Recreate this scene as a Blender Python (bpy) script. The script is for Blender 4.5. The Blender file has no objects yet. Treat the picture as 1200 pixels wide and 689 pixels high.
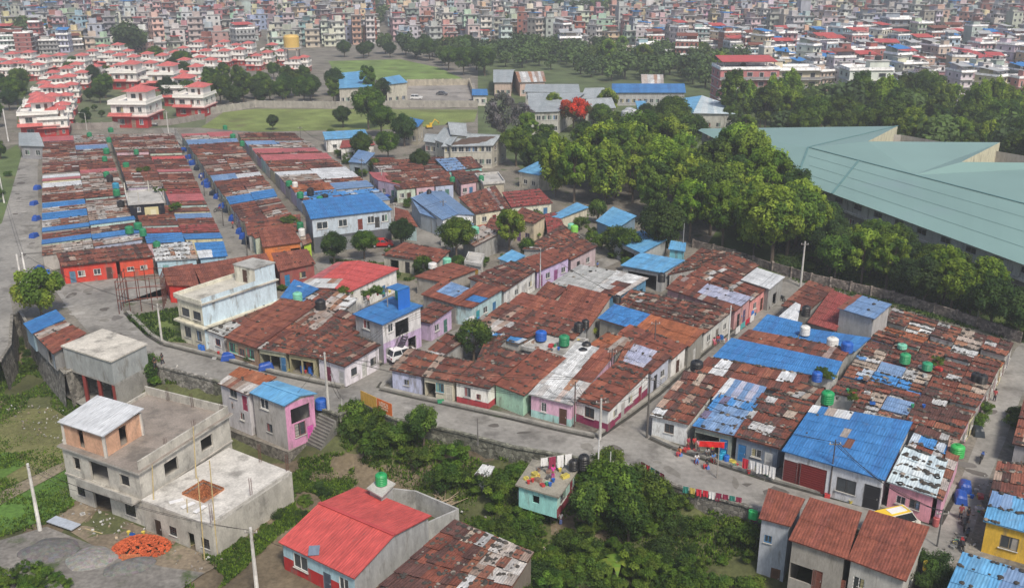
import bpy, bmesh, math, random
from mathutils import Vector, Matrix, noise
R = random.Random(11)
rad = math.radians
V = Vector
sc = bpy.context.scene
COL = sc.collection
# ---------------------------------------------------------------- camera, sky, sun, exposure
F = 1150.0; TH = rad(19.8); CH = 52.3
HAZE = 0.0005
CT, ST = math.cos(TH), math.sin(TH)
cam = bpy.data.cameras.new('camera'); camo = bpy.data.objects.new('camera', cam); COL.objects.link(camo)
camo.location = (0, 0, CH); camo.rotation_euler = (rad(90) - TH, 0, 0)
cam.sensor_width = 36; cam.lens = 36 * F / 1200; cam.clip_start = 1; cam.clip_end = 6000
sc.camera = camo
wd = bpy.data.worlds.new('World'); sc.world = wd; wd.use_nodes = True
nt = wd.node_tree; bgn = nt.nodes['Background']; sky = nt.nodes.new('ShaderNodeTexSky')
sky.sky_type = 'NISHITA'; sky.sun_disc = False; sky.sun_elevation = rad(52); sky.sun_rotation = rad(155)
sky.dust_density = 3.0; sky.air_density = 1.0; sky.ozone_density = 1.0
nt.links.new(sky.outputs[0], bgn.inputs[0]); bgn.inputs[1].default_value = 0.052
sl = bpy.data.lights.new('sun', 'SUN'); sl.energy = 1.5; sl.angle = rad(10); sl.color = (1, .92, .8)
so = bpy.data.objects.new('sun', sl); COL.objects.link(so)
_az = rad(155); _el = rad(52)
_d = V((math.sin(_az) * math.cos(_el), math.cos(_az) * math.cos(_el), math.sin(_el)))
so.rotation_euler = _d.to_track_quat('Z', 'Y').to_euler(); so.location = (0, 0, 200)
sc.view_settings.view_transform = 'Standard'; sc.view_settings.look = 'None'
sc.view_settings.exposure = 1.35; sc.view_settings.gamma = 1; sc.view_settings.use_curve_mapping = False
sc.cycles.max_bounces = 5; sc.cycles.diffuse_bounces = 3; sc.cycles.glossy_bounces = 2
sc.cycles.transmission_bounces = 3; sc.cycles.transparent_max_bounces = 6; sc.cycles.volume_bounces = 0
sc.render.use_persistent_data = False

def P(px, py, z=0.0):                    # a point of the place, from where it stands in the photograph and its height
    u = (px - 600) / F; v = (344.5 - py) / F
    dy = CT + v * ST; dz = -ST + v * CT
    t = (z - CH) / dz
    return V((u * t, dy * t, z))
def pix(p):
    dx, dy, dz = p[0], p[1], p[2] - CH
    dep = dy * CT - dz * ST
    return (600 + F * dx / dep, 344.5 - F * (dy * ST + dz * CT) / dep, dep)
def topz(b, ty):                         # height whose picture row is ty, straight above b
    lo, hi = b.z, b.z + 60
    for _ in range(40):
        m = (lo + hi) / 2
        if pix((b.x, b.y, m))[1] > ty: lo = m
        else: hi = m
    return lo
def lerp(a, b, t): return a + (b - a) * t

# ---------------------------------------------------------------- mesh builder
class MB:
    def __init__(s): s.v = []; s.f = []; s.c = []; s.m = []; s.uv = []
    def face(s, pts, col=(1, 1, 1), m=0, uv=None):
        i = len(s.v); s.v += [tuple(p) for p in pts]; s.f.append(tuple(range(i, i + len(pts))))
        s.c.append(col); s.m.append(m); s.uv += uv if uv else [(0, 0)] * len(pts)
    def obox(s, o, ax, ay, az, col=(1, 1, 1), m=0):      # o = centre, ax.. = half axes
        o = V(o); c = [o + ax * i + ay * j + az * k for k in (-1, 1) for j in (-1, 1) for i in (-1, 1)]
        for q in ((0, 2, 3, 1), (4, 5, 7, 6), (0, 1, 5, 4), (2, 6, 7, 3), (0, 4, 6, 2), (1, 3, 7, 5)):
            s.face([c[k] for k in q], col, m)
    def box(s, x0, x1, y0, y1, z0, z1, col=(1, 1, 1), m=0, rz=0, at=None):
        ax = V(((x1 - x0) / 2, 0, 0)); ay = V((0, (y1 - y0) / 2, 0)); o = V(((x0 + x1) / 2, (y0 + y1) / 2, (z0 + z1) / 2))
        if rz or at:
            M = Matrix.Rotation(rz, 3, 'Z'); ax = M @ ax; ay = M @ ay; o = M @ o
            if at: o = o + V(at)
        s.obox(o, ax, ay, V((0, 0, (z1 - z0) / 2)), col, m)
    def bar(s, a, b, w, h=None, col=(1, 1, 1), m=0):
        a = V(a); b = V(b); d = b - a; L = d.length
        if L < 1e-5: return
        d /= L; up = V((0, 0, 1)) if abs(d.z) < .95 else V((0, 1, 0))
        x = d.cross(up).normalized(); y = x.cross(d)
        s.obox((a + b) / 2, x * (w / 2), d * (L / 2), y * ((h or w) / 2), col, m)
    def cyl(s, a, b, r0, r1=None, n=8, col=(1, 1, 1), m=0, caps=True):
        a = V(a); b = V(b); r1 = r0 if r1 is None else r1; d = (b - a).normalized()
        up = V((0, 0, 1)) if abs(d.z) < .95 else V((0, 1, 0))
        x = d.cross(up).normalized(); y = x.cross(d)
        i = len(s.v); ring = []
        for p, r in ((a, r0), (b, r1)):
            for k in range(n):
                t = 2 * math.pi * k / n; s.v.append(tuple(p + x * (math.cos(t) * r) + y * (math.sin(t) * r)))
        def add(f): s.f.append(f); s.c.append(col); s.m.append(m); s.uv.extend([(0, 0)] * len(f))
        for k in range(n): add((i + k, i + (k + 1) % n, i + n + (k + 1) % n, i + n + k))
        if caps: add(tuple(i + k for k in reversed(range(n)))); add(tuple(i + n + k for k in range(n)))
    def lathe(s, c, prof, n=14, col=(1, 1, 1), m=0):     # prof: (radius, z)
        i = len(s.v); c = V(c)
        for r, z in prof:
            for k in range(n):
                t = 2 * math.pi * k / n; s.v.append((c.x + math.cos(t) * r, c.y + math.sin(t) * r, c.z + z))
        for j in range(len(prof) - 1):
            for k in range(n):
                s.f.append((i + j * n + k, i + j * n + (k + 1) % n, i + (j + 1) * n + (k + 1) % n, i + (j + 1) * n + k))
                s.c.append(col); s.m.append(m); s.uv.extend([(0, 0)] * 4)
    def prism(s, poly, z0, z1, col=(1, 1, 1), m=0, top=True, mt=None, ct=None):
        n = len(poly)
        for k in range(n):
            a, b = poly[k], poly[(k + 1) % n]
            s.face([(a[0], a[1], z0), (b[0], b[1], z0), (b[0], b[1], z1), (a[0], a[1], z1)], col, m)
        if top: s.face([(p[0], p[1], z1) for p in poly], ct or col, m if mt is None else mt)
    def build(s, name, mats, parent=None, smooth=False, loc=None, link=True):
        me = bpy.data.meshes.new(name); me.from_pydata(s.v, [], s.f)
        if not isinstance(mats, (list, tuple)): mats = [mats]
        for x in mats: me.materials.append(x)
        if len(mats) > 1: me.polygons.foreach_set('material_index', s.m)
        a = me.color_attributes.new('Col', 'FLOAT_COLOR', 'CORNER'); buf = []
        for f, c in zip(s.f, s.c): buf += [c[0], c[1], c[2], 1.0] * len(f)
        a.data.foreach_set('color', buf)
        u = me.uv_layers.new(name='UVMap'); b2 = []
        for x in s.uv: b2 += [x[0], x[1]]
        u.data.foreach_set('uv', b2)
        if smooth: me.polygons.foreach_set('use_smooth', [True] * len(s.f))
        me.update()
        o = bpy.data.objects.new(name, me)
        if link: COL.objects.link(o)
        if parent: o.parent = parent
        if loc is not None: o.location = loc
        return o

def tag(o, label=None, cat=None, group=None, kind=None):
    if label: o['label'] = label
    if cat: o['category'] = cat
    if group: o['group'] = group
    if kind: o['kind'] = kind
    return o
def empty(name, loc=(0, 0, 0), rz=0):
    o = bpy.data.objects.new(name, None); COL.objects.link(o); o.location = loc; o.rotation_euler = (0, 0, rz)
    o.empty_display_size = .3
    return o
KIDS = {}
def kids(o):
    return [c for c in o.children]
def copy_tree(o, parent=None, color=None):
    c = o.copy(); COL.objects.link(c); c.parent = parent
    if color: c.color = color
    for ch in TREE.get(o.name, ()): copy_tree(ch, c, color)
    return c
TREE = {}
def remember(o):                          # note the parts of a thing once, so that copying it stays quick
    TREE[o.name] = list(o.children)
    for c in TREE[o.name]: remember(c)
    return o
ORD = ['first', 'second', 'third', 'fourth', 'fifth', 'sixth', 'seventh', 'eighth', 'ninth', 'tenth', 'eleventh', 'twelfth', 'thirteenth',
       'fourteenth', 'fifteenth', 'sixteenth', 'seventeenth', 'eighteenth', 'nineteenth', 'twentieth']
def ordw(i):
    if i < 20: return ORD[i]
    n = i + 1; suf = 'th' if 10 < n % 100 < 14 else {1: 'st', 2: 'nd', 3: 'rd'}.get(n % 10, 'th')
    return '%d%s' % (n, suf)
PENDING = []                              # (object, look, where): look-alikes are told apart by their order from the left
def later(o, base, suffix='from the left', loc=None): PENDING.append((o, base, suffix, pix(loc if loc is not None else o.location)[0]))
def settle():
    d = {}
    for o, b, s, x in PENDING: d.setdefault((b, s), []).append((x, o))
    for (b, s), L in d.items():
        if len(L) == 1: L[0][1]['label'] = b; continue
        L.sort(key=lambda t: t[0])
        for i, (x, o) in enumerate(L): o['label'] = '%s, %s %s' % (b, ordw(i), s)

# ---------------------------------------------------------------- materials
def mat(name, rough=.85, lo=.8, hi=1.15, scale=(1, 1, 1), ns=1.5, detail=5, tint=False, bump=0, bs=6, spec=.3, wave=0, stain=None,
        fine=None, vor=None, metal=0, trans=0, uvn=False):
    m = bpy.data.materials.new(name); m.use_nodes = True; t = m.node_tree; N = t.nodes; L = t.links
    b = N['Principled BSDF']; b.inputs['Roughness'].default_value = rough; b.inputs['Specular IOR Level'].default_value = spec
    b.inputs['Metallic'].default_value = metal
    at = N.new('ShaderNodeAttribute'); at.attribute_name = 'Col'; c = at.outputs['Color']
    def mul(a, bb, f=1.0):
        x = N.new('ShaderNodeMix'); x.data_type = 'RGBA'; x.blend_type = 'MULTIPLY'; x.inputs[0].default_value = f
        L.new(a, x.inputs[6]); L.new(bb, x.inputs[7]); return x.outputs[2]
    if tint:
        oi = N.new('ShaderNodeObjectInfo'); c = mul(c, oi.outputs['Color'])
    g = N.new('ShaderNodeNewGeometry')
    mp = N.new('ShaderNodeMapping'); mp.inputs['Scale'].default_value = scale; L.new(g.outputs['Position'], mp.inputs[0])
    def nz(s, d=4, vec=None, r=.55):
        n = N.new('ShaderNodeTexNoise'); n.inputs['Scale'].default_value = s; n.inputs['Detail'].default_value = d
        n.inputs['Roughness'].default_value = r; L.new(vec or mp.outputs[0], n.inputs['Vector']); return n.outputs[0]
    def rng(v, a, b2, lo2, hi2):
        x = N.new('ShaderNodeMapRange'); x.inputs[1].default_value = a; x.inputs[2].default_value = b2
        x.inputs[3].default_value = lo2; x.inputs[4].default_value = hi2; L.new(v, x.inputs[0]); return x.outputs[0]
    c = mul(c, rng(nz(ns, detail), .3, .7, lo, hi))
    if fine: c = mul(c, rng(nz(fine[0], 3), .3, .7, fine[1], fine[2]))
    if stain:                              # stains: scale, threshold, colour, strength
        x = N.new('ShaderNodeMix'); x.data_type = 'RGBA'; L.new(c, x.inputs[6]); x.inputs[7].default_value = (*stain[2], 1)
        L.new(rng(nz(stain[0], 6, r=.65), stain[1], stain[1] + .12, 0, stain[3]), x.inputs[0]); c = x.outputs[2]
    hgt = None
    if vor:
        vo = N.new('ShaderNodeTexVoronoi'); vo.inputs['Scale'].default_value = vor[0]; L.new(mp.outputs[0], vo.inputs['Vector'])
        hs = N.new('ShaderNodeHueSaturation'); hs.inputs['Color'].default_value = (*vor[1], 1)
        sp = N.new('ShaderNodeSeparateColor'); L.new(vo.outputs['Color'], sp.inputs[0])
        L.new(rng(sp.outputs[0], 0, 1, .5, 1.5), hs.inputs['Value']); c = mul(c, hs.outputs[0])
        ve = N.new('ShaderNodeTexVoronoi'); ve.feature = 'DISTANCE_TO_EDGE'; ve.inputs['Scale'].default_value = vor[0]
        L.new(mp.outputs[0], ve.inputs['Vector']); hgt = rng(ve.outputs[0], 0, .12, 0, 1); c = mul(c, rng(ve.outputs[0], 0, .06, .45, 1))
    if wave:
        uv = N.new('ShaderNodeUVMap'); sx = N.new('ShaderNodeSeparateXYZ'); L.new(uv.outputs[0], sx.inputs[0])
        ma = N.new('ShaderNodeMath'); ma.operation = 'MULTIPLY'; ma.inputs[1].default_value = wave; L.new(sx.outputs[0], ma.inputs[0])
        mb_ = N.new('ShaderNodeMath'); mb_.operation = 'SINE'; L.new(ma.outputs[0], mb_.inputs[0]); hgt = mb_.outputs[0]
        m2 = N.new('ShaderNodeMapping'); m2.inputs['Scale'].default_value = (3.5, .45, 1); L.new(uv.outputs[0], m2.inputs[0])
        c = mul(c, rng(nz(1.6, 4, m2.outputs[0]), .3, .7, .72, 1.22))
    L.new(c, b.inputs['Base Color'])
    if bump or hgt is not None:
        bp = N.new('ShaderNodeBump'); bp.inputs['Strength'].default_value = bump or .3; bp.inputs['Distance'].default_value = .04
        L.new(hgt if hgt is not None else nz(bs, 4), bp.inputs['Height']); L.new(bp.outputs[0], b.inputs['Normal'])
    if trans:
        tr = N.new('ShaderNodeBsdfTranslucent'); L.new(c, tr.inputs[0]); ms = N.new('ShaderNodeMixShader'); ms.inputs[0].default_value = trans
        L.new(b.outputs[0], ms.inputs[1]); L.new(tr.outputs[0], ms.inputs[2]); L.new(ms.outputs[0], N['Material Output'].inputs[0])
    return m
M_wall = mat('painted_plaster', .9, .78, 1.1, (1.2, 1.2, .35), 1.3, tint=True, stain=(.9, .54, (.16, .145, .12), .65), fine=(7, .85, 1.08))
M_conc = mat('raw_concrete', .92, .7, 1.18, (1, 1, .6), .7, 7, stain=(.8, .55, (.10, .095, .085), .5), fine=(6, .85, 1.1), bump=.15)
M_slab = mat('weathered_slab', .9, .72, 1.15, (1, 1, 1), .45, 7, stain=(.35, .52, (.09, .085, .075), .6), fine=(5, .8, 1.15), bump=.2)
M_tin = mat('painted_tin', .55, .85, 1.1, (1, 1, 1), .5, wave=26, bump=.35, spec=.4, stain=(1.1, .62, (.15, .13, .12), .4))
M_rust = mat('rusty_tin', .8, .68, 1.25, (1, 1, 1), 1.1, 6, wave=26, bump=.4, fine=(8, .75, 1.25), stain=(.8, .64, (.30, .22, .18), .4))
M_paint = mat('paint', .6, .9, 1.06, ns=2, spec=.4)
M_dark = mat('dark_wood', .8, .7, 1.2, (3, 3, 1), 3)
M_metal = mat('galvanised_metal', .5, .8, 1.1, ns=3, metal=.3)
M_plas = mat('plastic', .45, .9, 1.06, ns=2, spec=.5)
M_cloth = mat('cloth', .9, .85, 1.1, ns=5, bump=.2)
M_glass = mat('window_glass', .12, .8, 1.2, ns=2, spec=.8)
M_stone = mat('stone_masonry', .95, .7, 1.2, ns=.8, vor=(2.6, (1, 1, 1)), bump=.6, stain=(.7, .6, (.05, .06, .03), .5))
M_brick = mat('brick', .95, .85, 1.12, (1, 1, 1.6), ns=2, vor=(7, (1, 1, 1)), bump=.2)
M_hall = mat('hall_tin', .45, .94, 1.06, ns=.05, detail=3, spec=.4, stain=(.03, .6, (.2, .26, .3), .4))
M_road = mat('worn_road', .9, .68, 1.2, ns=.12, detail=10, fine=(1.6, .8, 1.12), stain=(.22, .53, (.085, .08, .072), .65), bump=.25)
M_soil = mat('soil', .97, .6, 1.3, ns=.16, detail=8, fine=(2.2, .7, 1.25), bump=.5, bs=3, stain=(.3, .56, (.045, .075, .018), .85))
M_grass = mat('grass_ground', .97, .6, 1.35, ns=.12, detail=8, fine=(2.5, .7, 1.25), bump=.5, bs=4, stain=(.09, .58, (.13, .105, .06), .7))
M_leaf = mat('leaves', .6, .8, 1.2, ns=.5, tint=True, trans=.38, spec=.2)
M_bark = mat('bark', .95, .7, 1.2, ns=3, bump=.4)
M_heap = mat('loose_heap', .97, .7, 1.2, ns=2.5, fine=(12, .75, 1.2), bump=.6, bs=14)
M_skin = mat('skin_and_cloth', .8, .93, 1.05, ns=4)

# colours
GREY = (.36, .36, .35); LGREY = (.5, .5, .49); DG = (.1, .1, .1); WHITE = (.78, .77, .74); CREAM = (.68, .63, .5); BLK = (.02, .02, .022)
PAL = {
 'rust': [((.185, .063, .042), 5), ((.14, .050, .037), 4), ((.24, .09, .055), 3), ((.095, .046, .038), 2.5), ((.32, .23, .18), .6), ((.4, .39, .38), .35)],
 'smooth': [((.205, .067, .044), 6), ((.17, .058, .041), 5), ((.24, .082, .05), 3)],
 'orange': [((.30, .10, .045), 5), ((.25, .085, .045), 4), ((.36, .15, .08), 1)],
 'dark': [((.13, .048, .036), 5), ((.18, .062, .042), 4), ((.085, .042, .036), 3), ((.22, .09, .06), 2), ((.33, .25, .2), .5)],
 'mix': [((.18, .06, .04), 5), ((.105, .05, .042), 4), ((.22, .09, .055), 2.5), ((.33, .27, .22), 1.8), ((.4, .4, .4), 1.6), ((.1, .22, .42), .35)],
 'pale': [((.34, .30, .27), 4), ((.28, .21, .17), 3), ((.42, .40, .38), 2.5), ((.21, .09, .06), 3)],
 'tin': [((.46, .47, .47), 4), ((.54, .55, .55), 3), ((.36, .3, .26), 2), ((.30, .16, .10), 1.5)],
 'grey': [((.38, .385, .37), 5), ((.42, .42, .41), 3), ((.33, .33, .32), 3)],
 'blue': [((.04, .175, .43), 5), ((.05, .195, .46), 4), ((.042, .155, .39), 3)],
 'sky': [((.11, .32, .56), 5), ((.14, .36, .58), 4), ((.12, .30, .50), 2)],
 'slate': [((.14, .24, .42), 5), ((.18, .28, .45), 3)],
 'bluemix': [((.06, .22, .5), 5), ((.42, .48, .55), 1), ((.2, .08, .05), 1)],
 'red': [((.52, .085, .075), 5), ((.48, .08, .07), 3)], 'rose': [((.42, .115, .12), 5), ((.36, .11, .11), 3)],
 'lilac': [((.33, .35, .47), 4), ((.38, .39, .48), 3)], 'ash': [((.30, .335, .35), 4), ((.34, .37, .385), 3)],
 'white': [((.6, .62, .64), 4), ((.54, .56, .58), 3)],
 'spot': [((.52, .62, .66), 4), ((.46, .56, .62), 3), ((.6, .66, .68), 2)],
 'teal': [((.17, .36, .35), 1)], 'maroon': [((.26, .06, .055), 4), ((.22, .06, .05), 2)],
 'brown': [((.21, .066, .042), 5), ((.19, .06, .042), 4)],
}
PNAME = {'ash': 'ash grey', 'rust': 'rusty brown', 'smooth': 'even rust-red', 'orange': 'orange-rust', 'dark': 'dark rusted', 'mix': 'patchwork', 'pale': 'pale weathered', 'tin': 'bare tin',
 'grey': 'grey sheet', 'blue': 'bright blue', 'sky': 'light blue', 'slate': 'slate blue', 'bluemix': 'blue patched', 'red': 'red', 'rose': 'rose red', 'lilac': 'lilac grey',
 'white': 'white', 'spot': 'black-spotted pale blue', 'maroon': 'maroon', 'brown': 'red-brown'}
def pick(pal, r=R):
    L = PAL[pal]; t = r.random() * sum(w for _, w in L)
    for c, w in L:
        t -= w
        if t <= 0: break
    k = r.uniform(.8, 1.22) if pal in ('rust', 'dark', 'mix', 'pale', 'orange', 'smooth', 'tin') else r.uniform(.93, 1.07); return tuple(x * k for x in c)
WALLS = [(.62, .6, .56), (.5, .47, .42), (.45, .6, .58), (.58, .4, .45), (.6, .55, .35), (.42, .40, .37), (.42, .48, .62), (.5, .58, .48), (.36, .35, .33), (.5, .42, .55)]
WNAME = ['off-white', 'beige', 'turquoise', 'pink', 'yellowish', 'grey-brown', 'lavender', 'pale green', 'raw grey', 'purple']
# ---------------------------------------------------------------- walls with real openings
def wall_holes(mb, a, b, z0, z1, holes, col, th=.16, m=0, band=None, off=0):
    d = V((b[0] - a[0], b[1] - a[1], 0)); L = d.length; d /= L; n = V((d.y, -d.x, 0)); a = V((a[0], a[1], 0)) + n * off
    hs = [(max(.02, s0), min(L - .02, s1), h0, h1) for s0, s1, h0, h1 in holes if s1 < L + .3 and s0 > -.3]
    xs = sorted({0, L} | {h[0] for h in hs} | {h[1] for h in hs}); zs = {z0, z1} | {h[2] for h in hs} | {h[3] for h in hs}
    if band: zs.add(z0 + band[0])
    zs = sorted(z for z in zs if z0 <= z <= z1)
    for i in range(len(xs) - 1):
        for j in range(len(zs) - 1):
            mx = (xs[i] + xs[i + 1]) / 2; mz = (zs[j] + zs[j + 1]) / 2
            if xs[i + 1] - xs[i] < 1e-4 or zs[j + 1] - zs[j] < 1e-4: continue
            if any(h[0] < mx < h[1] and h[2] < mz < h[3] for h in hs): continue
            cc = band[1] if band and mz < z0 + band[0] else col
            p = a + d * xs[i]; q = a + d * xs[i + 1]
            mb.face([(p.x, p.y, zs[j]), (q.x, q.y, zs[j]), (q.x, q.y, zs[j + 1]), (p.x, p.y, zs[j + 1])], cc, m)
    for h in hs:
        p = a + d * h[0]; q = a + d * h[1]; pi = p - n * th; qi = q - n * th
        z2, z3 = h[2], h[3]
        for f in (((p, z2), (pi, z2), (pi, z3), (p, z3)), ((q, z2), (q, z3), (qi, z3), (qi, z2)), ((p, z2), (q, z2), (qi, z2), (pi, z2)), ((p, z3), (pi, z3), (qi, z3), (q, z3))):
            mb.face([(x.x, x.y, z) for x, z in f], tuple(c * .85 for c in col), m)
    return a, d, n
def put_window(parent, o, d, n, w, h, z, fc=(.7, .7, .68), bars=False, split=2, gc=(.045, .055, .065)):
    c = o + V((0, 0, z)) - n * .07; mb = MB(); t = .07; up = V((0, 0, 1))
    for sx in (-1, 1): mb.obox(c + d * (sx * (w / 2 - t / 2)) + up * (h / 2), d * (t / 2), n * .035, up * (h / 2), fc)
    for zz in (t / 2, h - t / 2): mb.obox(c + up * zz, d * (w / 2 - t), n * .035, up * (t / 2), fc)
    for k in range(1, split): mb.obox(c + d * (-w / 2 + w * k / split) + up * (h / 2), d * .03, n * .03, up * (h / 2 - t), fc)
    if bars:
        for k in range(1, 4): mb.obox(c + n * .05 + up * (h * k / 4), d * (w / 2), n * .01, up * .012, (.05, .05, .05))
    f = mb.build('window', M_paint, parent)
    g = MB(); p = c - n * .01
    g.face([p - d * (w / 2), p + d * (w / 2), p + d * (w / 2) + up * h, p - d * (w / 2) + up * h], gc)
    if R.random() < .5 and gc[0] > .03:
        s_ = R.choice((-1, 1)); cc = R.choice([(.35, .33, .3), (.3, .12, .12), (.12, .2, .32), (.4, .36, .2), (.2, .3, .24)]); q = p + n * .004
        g.face([q + d * (s_ * w * .48), q + d * (s_ * w * .12), q + d * (s_ * w * .15) + up * (h - .08), q + d * (s_ * w * .48) + up * (h - .08)], cc)
    g.build('pane', M_glass, f)
    s = MB(); s.obox(c + n * .1 - up * .03, d * (w / 2 + .08), n * .09, up * .03, (.5, .49, .46)); s.build('sill', M_conc, f)
def put_door(parent, o, d, n, w, h, z, col=(.1, .05, .035), shutter=False):
    up = V((0, 0, 1)); c = o + V((0, 0, z)) - n * .08; mb = MB()
    mb.obox(c + up * (h / 2), d * (w / 2 - .05), n * .02, up * (h / 2 - .03), col)
    if shutter:
        k = .25
        while k < h: mb.obox(c + n * .03 + up * k, d * (w / 2 - .05), n * .012, up * .02, tuple(x * 1.25 for x in col)); k += .25
    else:
        for s2 in (.28, .72): mb.obox(c + n * .03 + up * (h * s2), d * (w / 2 - .2), n * .012, up * (h * .17), tuple(x * .75 for x in col))
    for sx in (-1, 1): mb.obox(c + n * .02 + d * (sx * (w / 2 - .03)) + up * (h / 2), d * .035, n * .04, up * (h / 2), tuple(x * .6 + .05 for x in col))
    o2 = mb.build('door', M_paint, parent)
    if not shutter:
        hd = MB(); hd.obox(c + n * .06 + d * (w * .33) + up * (h * .48), d * .02, n * .03, up * .08, (.5, .5, .48)); hd.build('handle', M_metal, o2)
DOORC = [(.1, .05, .035), (.05, .17, .35), (.18, .035, .03), (.08, .2, .17), (.22, .2, .18), (.03, .03, .035), (.3, .12, .2), (.12, .1, .2)]
# ---------------------------------------------------------------- roofs of loose sheets
WEIGHTS = []
def sheets(mb, A, B, C, D, pal, w=.85, l=2.1, messy=.5, base=True, wt=0, r=R, patch=None, m=0):
    # A-B lower edge, D-C upper edge; sheets lie along A->D
    A, B, C, D = V(A), V(B), V(C), V(D)
    wid = ((B - A).length + (C - D).length) / 2; ln = ((D - A).length + (C - B).length) / 2
    nu = max(1, round(wid / w)); nv = max(1, round(ln / l))
    def S(u, v): return lerp(lerp(A, B, u), lerp(D, C, u), v)
    if base:
        dn = V((0, 0, .07)); q = [A - dn, B - dn, C - dn, D - dn]; mb.face(q, (.1, .07, .055), m)
        for i in range(4):
            a, b = (A, B, C, D)[i], (A, B, C, D)[(i + 1) % 4]
            mb.face([a - dn, b - dn, b, a], tuple(x * .8 for x in pick(pal, r)), m)
    rowc = [pick(pal, r) for _ in range(nv)]; colc = [pick(pal, r) for _ in range(nu)]
    for j in range(nv):
        for i in range(nu):
            e = .5 / nu * .12
            u0, u1, v0, v1 = i / nu - e, (i + 1) / nu + e, j / nv - (.04 / nv if j else 0), (j + 1) / nv - (.07 / nv * r.random() * messy if messy > .4 else 0)
            if messy > .5: u0 += r.uniform(-.1, .1) / nu; u1 += r.uniform(-.1, .1) / nu; v0 -= r.uniform(0, .2) / nv * (1 if j else 0)
            u0 = max(0, u0); u1 = min(1, u1); v0 = max(0, v0)
            z = .015 + r.random() * .05 * messy + .006 * ((i + j) % 2)
            zl = z + (.03 + .15 * messy * r.random()) * (1 if j else .3)
            k = r.random(); c = rowc[j] if k < .22 * (1 - messy) else (colc[i] if k < .5 else pick(pal, r))
            cm = lerp(V(colc[i]), V(c), .25 + .75 * messy); c = tuple(cm)
            if patch:
                for (pu0, pu1, pv0, pv1, pk) in patch:
                    if pu0 <= (i + .5) / nu <= pu1 and pv0 <= (j + .5) / nv <= pv1: c = pick(pk, r)
            p = [S(u0, v0) + V((0, 0, zl)), S(u1, v0) + V((0, 0, zl + r.uniform(0, .03) * messy)), S(u1, v1) + V((0, 0, z)), S(u0, v1) + V((0, 0, z))]
            uo = r.random() * 20; vo = r.random() * 20
            mb.face(p, c, m, [(uo, vo), (uo + wid / nu, vo), (uo + wid / nu, vo + ln / nv), (uo, vo + ln / nv)])
    if wt:
        n = int(wid * ln * wt)
        for _ in range(n):
            j = r.randrange(nv + 1); u = r.random(); v = min(.98, max(.02, j / nv + r.uniform(-.03, .03)))
            WEIGHTS.append((S(u, v) + V((0, 0, .12)), r.random()))

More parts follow.
